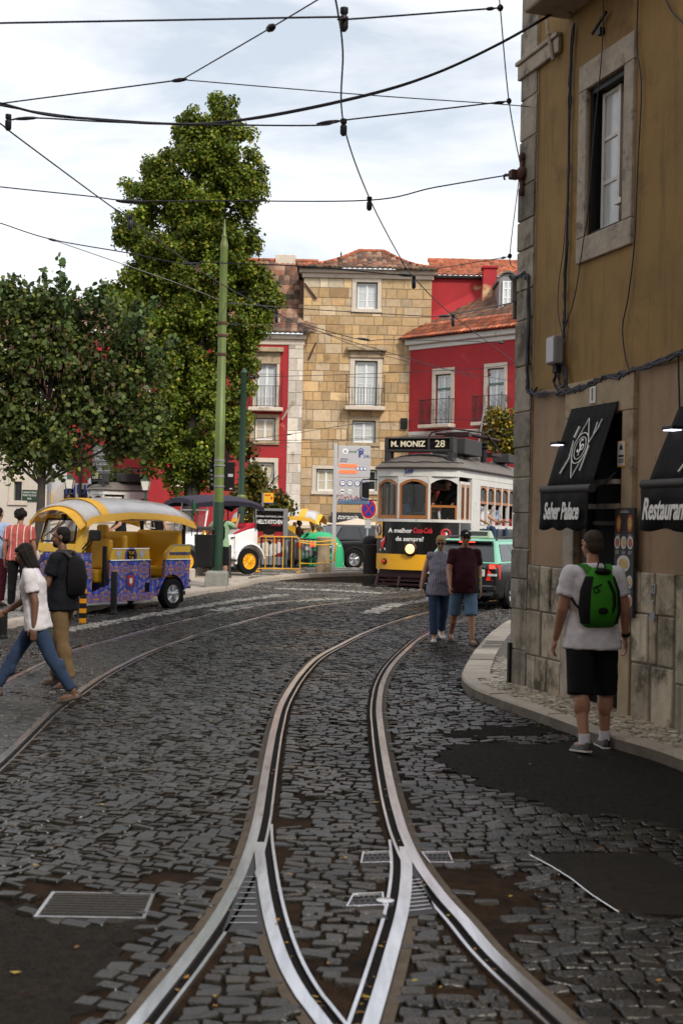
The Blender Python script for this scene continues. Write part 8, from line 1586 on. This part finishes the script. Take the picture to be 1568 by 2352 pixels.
m_ = MB(); m_.tube([T @ Vector(p) for p in ((-.05, .232, 1.08), (-.075, .262, 1.16), (-.07, .262, 1.26), (-.03, .235, 1.36))], .014, 8); m_.ell(T @ Vector((.02, .262, 1.12)), (.045, .012, .03)); m_.ell(T @ Vector((0, .19, 1.43)), (.075, .05, .03)); m_.tube([T @ Vector(p) for p in ((.03, .25, 1.33), (.10, .235, 1.30), (.09, .25, 1.26), (.05, .262, 1.28), (.08, .25, 1.31))], .006, 6); m_.build('trim', ['cloth_black'], bag)
for s in (-1, 1):
    MB().loft([[T @ Vector((s*(.075+.05*f)+o, .135-.24*f*f*1.1 if 0 else y, z)) for o in (-.028, .028)]+[T @ Vector((s*(.075+.05*f)+o, y-.012, z-.012)) for o in (.028, -.028)] for f, y, z in ((0, .14, 1.41), (.3, .11, 1.46), (.6, .04, 1.488), (.85, -.04, 1.475), (1, -.115, 1.40))]).build('shoulder_strap', ['cloth_pack_green'], bag, 60)
    strap(bag, T, ((s*.14, .14, 1.10), (s*.19, .10, 1.16), (s*.205, .0, 1.24), (s*.20, -.06, 1.28)), .011, 'cloth_black', 'lower_strap')
MB().tube([T @ Vector(p) for p in ((-.04, .15, 1.43), (-.025, .16, 1.50), (.025, .16, 1.50), (.04, .15, 1.43))], .007, 6).build('carry_loop', ['cloth_black'], bag)
w = WR[1]; m_ = MB(); d = (WR[1]-EL[1]).normalized(); c = T @ (w-d*.025); m_.cone(c-d*.015, c+d*.015, .036, .036, 14); m_.ell(c+Vector((-.036, 0, 0)), (.01, .02, .02)); m_.build('wristwatch', ['black_metal'], P)
for s in (1, -1): pass
# couple walking towards the camera
q = gnd(1006, 1470)
P, T, *_ = person('short-haired woman in sleeveless striped blouse and jeans walking beside the man in a cap', q, 4, 1.68, ((-16, 16, 0), (14, 3, 1)), ((8, 10, 14, 4), (-8, 16, 14, 12)), 3, (-8, 16), 'skin', ('hair_blond', 'fringe'), ('cloth_grey_striped', 'none', .76), ('cloth_denim', 'long', 1.18), 'shoe_white', 1.12, .055, fem=True, near=True, glasses='glass')
q = gnd(1062, 1478)
P, T, *_ = person('stout man in maroon polo shirt, black cap and denim shorts walking beside the woman', q, 8, 1.78, ((15, 3, 0), (-14, 20, 1)), ((-6, 10, 16, 4), (10, 12, 22, 4)), 2, (-5, 6), 'skin_tan', ('hair_grey', 'cap'), ('cloth_maroon', 'short', .80), ('cloth_denim_light', 'knee'), 'shoe_brown', 1.14, .065, near=True, glasses='glass')
m_ = MB(); m_.loft([[T @ Vector((.245+.03*math.cos(a)*f, .05+.10*math.sin(a)*f, z)) for a in np.linspace(0, 6.283, 11)[:-1]] for z, f in ((.78, .5), (.84, 1.), (1.0, .95), (1.1, .7), (1.16, .2))]); bag = thing('carrier_bag', 'turquoise and yellow patterned bag hanging behind the man in the cap', 'bag', q, rad(8)); striped('bag_print', (.03, .35, .38), (.55, .55, .04), 11, .45, axis=2, wob=.3); m_.build('bag', ['bag_print'], bag, 50); MB().tube([T @ Vector(p) for p in ((.235, .05, 1.12), (.20, .06, 1.35), (.17, .02, 1.475), (.16, -.06, 1.42))], .008, 6).build('strap', ['cloth_black'], bag)
# pair striding across the tracks on the left
q = gnd(82, 1612)
P, T, *_ = person('dark-haired woman in white T-shirt and skinny jeans striding across the left tracks', q, -86, 1.64, ((-24, 10, 1, 14), (33, 4, 1, -4)), ((-6, 6, 16, 3), (28, 8, 38, 4)), 9, (-4, 14), 'skin_dark', ('hair_dark', 'long'), ('cloth_white', 'short', .82), ('cloth_denim', 'long', 1.03), 'shoe_brown', 1.02, .0, fem=True, near=True)
q = gnd(140, 1578)
P, T, *_ = person('bearded man in dark polo shirt and khaki trousers with rucksack straps behind the walking woman', q, -106, 1.74, ((-8, 8, 2), (12, 6, 2)), ((14, 12, 50, -10), (8, 14, 40, -6)), 1, (18, 4), 'skin_dark', ('hair_dark', 'short'), ('cloth_navy', 'short', .84), ('cloth_khaki', 'long', 1.1), 'shoe_brown', 1.08, .03, near=True)
m_ = MB(); m_.ell(T @ (_[1] @ Vector((0, -.052, -.083))), (.045, .043, .036)); m_.build('beard', ['hair_dark'], P)
MB().loft([[T @ Vector((.09*math.cos(a), .085*math.sin(a)+.005, z)) for a in np.linspace(0, 6.283, 15)[:-1]] for z in (1.462, 1.505)]).build('collar', ['dark_grey'], P, 50)
bag = thing('rucksack', 'dark rucksack worn by the man in the dark polo shirt', 'rucksack', q, rad(-106)); MB().loft([[T @ Vector((hw*math.cos(a), .13+max(0, math.sin(a))*d, z)) for a in np.linspace(0, 6.283, 17)[:-1]] for z, hw, d in ((.98, .1, .03), (1.02, .14, .12), (1.2, .15, .15), (1.38, .13, .11), (1.44, .07, .04))]).build('body', ['cloth_black'], bag, 60)
for s in (-1, 1): strap(bag, T, ((s*.09, .14, 1.42), (s*.105, .07, 1.475), (s*.11, -.02, 1.48), (s*.12, -.12, 1.38), (s*.14, -.12, 1.25)), .022, 'dark_grey')
# people farther left
q = gnd(42, 1402, .1)
person('man in pink striped polo shirt and black trousers seen from behind at the left tree', q, 176, 1.80, ((2, 2, 3), (-4, 6, 3)), ((0, 14, 14, 4), (4, 12, 12, 4)), 0, (0, 4), 'skin_tan', ('hair_dark', 'curly'), ('cloth_pink_striped', 'short', .86), ('cloth_black', 'long', 1.15), 'shoe_dark', 1.16, .02)
q = gnd(-8, 1392, .1)
P, T, *_ = person('person in pale blue shirt and wine red trousers cut off by the left edge', q, 165, 1.82, ((2, 2, 3), (-4, 6, 3)), ((4, 12, 18, 4), (4, 12, 18, 4)), 0, (0, 4), 'skin_tan', ('hair_dark', 'short'), ('cloth_blue', 'long', .84), ('cloth_maroon', 'long', 1.3), 'shoe_dark', 1.1, .02)
striped('cloth_wine_print', (.05, .006, .014), (.16, .03, .05), 30, .4, axis=2, wob=.5); MB
for c in P.children:
    if c.name.startswith('trousers'): c.data.materials.clear(); c.data.materials.append(MATS['cloth_wine_print'])
bag = thing('shoulder_bag', 'black shoulder bag at the hip of the person in blue', 'bag', q, rad(165)); MB().loft([[T @ Vector((-.22+x*.05, .02+y*.12, z)) for x, y in ((-1, -1), (1, -1), (1, 1), (-1, 1))] for z in (.86, .98, 1.08)]).build('bag', ['cloth_black'], bag, None, bevel=.02); strap(bag, T, ((-.21, .02, 1.07), (-.1, .13, 1.25), (.08, .12, 1.44), (.12, 0, 1.50)), .012, 'cloth_black')
# terrace behind the tuk tuk and those standing on it
x0, x1 = ptn(95, 30), ptn(395, 30); mb = MB(); mb.box(x0, x1, 29.6, 36.9, .1, .60); tag(mb.build('terrace', ['pale_stone'], None, None, bevel=.02), kind='structure')
person('man in loose white T-shirt and red sunglasses standing above the tuk tuk windscreen', (ptn(163, 30.2), 30.2, .60), -62, 1.80, ((0, 2, 2), (2, 2, 2)), ((10, 12, 26, 4), (20, 8, 30, 2)), 0, (8, 4), 'skin_tan', ('hair_dark', 'short'), ('cloth_white', 'short', .80), ('cloth_maroon', 'long'), 'shoe_dark', 1.0, glasses='poster_red')
person('dark-haired person in sunglasses whose head shows above the tuk tuk roof', (ptn(277, 31.2), 31.2, .60), -70, 1.74, ((0, 2, 2), (2, 2, 2)), ((14, 12, 40, 4), (14, 12, 40, 4)), 0, (0, 0), 'skin', ('hair_dark', 'short'), ('cloth_navy', 'short', .84), ('cloth_denim', 'long'), 'shoe_dark', 1.0, glasses='glass')
person('person in black top and denim shorts behind the yellow rear seats', (ptn(362, 31.4), 31.4, .60), 160, 1.62, ((0, 2, 2), (2, 2, 2)), ((4, 10, 20, 4), (4, 16, 14, 8)), 0, (0, 0), 'skin', ('hair_dark', 'long'), ('cloth_black', 'none', .94), ('cloth_denim_light', 'short'), 'shoe_white', .95, fem=True)
# man photographing beside the green pole
q = gnd(505, 1341, .1)
P, T, ML, HM, SH, EL, WR = person('man in mint green T-shirt photographing with his phone behind the green pole', q, 172, 1.80, ((2, 2, 4), (-2, 3, 4)), ((24, 32, 20, 20), (70, 22, 78, 10)), 0, (10, 0), 'skin_tan', ('hair_dark', 'short'), ('cloth_green', 'short', .86), ('cloth_black', 'knee'), 'shoe_dark', 1.08)
ph = thing('phone', 'dark mobile phone held up by the man in mint green', 'phone', P.location, P.rotation_euler.z); c = T @ WR[1]; MB().box(c.x-.04, c.x+.04, c.y-.07, c.y-.058, c.z+.02, c.z+.18).build('case', ['black_metal'], ph, None, bevel=.005); MB().box(c.x-.036, c.x+.036, c.y-.057, c.y-.055, c.z+.025, c.z+.175).build('screen', ['glass'], ph, None)
bag = thing('rucksack', 'small black rucksack on the man in mint green', 'rucksack', q, rad(172)); MB().loft([[T @ Vector((hw*math.cos(a), .125+max(0, math.sin(a))*d, z)) for a in np.linspace(0, 6.283, 15)[:-1]] for z, hw, d in ((1.02, .1, .04), (1.08, .13, .1), (1.3, .13, .11), (1.42, .08, .06))]).build('body', ['cloth_black'], bag, 60)
for s in (-1, 1): strap(bag, T, ((s*.09, .14, 1.40), (s*.105, .07, 1.475), (s*.11, -.02, 1.48), (s*.12, -.12, 1.36)), .02, 'cloth_black')
person('distant man in sky blue polo shirt beyond the white parapet', (ptn(99, 60), 60, G(60)), 170, 1.66, skin='skin', hair=('hair_grey', 'short'), top=('cloth_skyblue', 'short', .84), bottom=('cloth_khaki', 'long'))
# tram crew and passengers
SIT = ((86, 86, 4, 0), (86, 86, 4, 0))
def rider(label, x, y, z, rot, **k): return person(label, TMm @ Vector((x, y, z)), math.degrees(-rad(TH))+rot, group='people in the tram', **k)[0]
rider('tram driver in dark clothes behind the open right window', .62, .95, 1.06, 0, H=1.70, skin='skin_tan', hair=('hair_dark', 'short'), top=('cloth_black', 'long', .86), bottom=('cloth_black', 'long'), arms=((30, 16, 50), (30, 16, 50)))
rider('tram passenger in pale shirt behind the middle front window', .02, 1.35, .78, 150, H=1.68, skin='skin_tan', hair=('hair_dark', 'short'), top=('cloth_beige', 'short', .86), wide=1.15)
rider('tram passenger in pale top behind the narrow left front window', -.62, 1.2, .75, 120, H=1.66, skin='skin', hair=('hair_dark', 'long'), top=('cloth_skyblue', 'short', .86), fem=True)
rider('dark-haired woman with hand at her mouth at the first side window of the tram', .70, 2.52, 1.06, 70, H=1.64, legs=SIT, arms=((40, 10, 118, -10), (30, 10, 40)), skin='skin', hair=('hair_dark', 'long'), top=('cloth_maroon', 'short', .88), fem=True, wide=.95)
rider('young man in white T-shirt leaning his arm out of the second side window', .82, 3.18, 1.06, 62, H=1.76, legs=SIT, arms=((34, 20, 30, 10), (30, 10, 40)), head=(20, 0), skin='skin', hair=('hair_dark', 'short'), top=('cloth_white', 'short', .88))
rider('passenger in beige T-shirt at the third side window of the tram', .72, 4.15, 1.06, 50, H=1.66, legs=SIT, arms=((30, 16, 50), (30, 10, 40)), skin='skin_tan', hair=('hair_dark', 'short'), top=('cloth_beige', 'short', .88))
rider('passenger in pale blue at the last visible side window', .74, 4.9, 1.06, 60, H=1.66, legs=SIT, arms=((30, 16, 50), (30, 10, 40)), skin='skin_tan', hair=('hair_dark', 'short'), top=('cloth_blue', 'short', .88))
M3 = on(t3); person('driver seated in the far tuk tuk behind the silver car', M3 @ Vector((.15, .85, .40)), math.degrees(t3.rotation_euler.z), 1.7, SIT, ((30, 10, 40), (30, 10, 40)), skin='skin_dark', hair=('hair_dark', 'short'), top=('cloth_brown', 'short', .86))
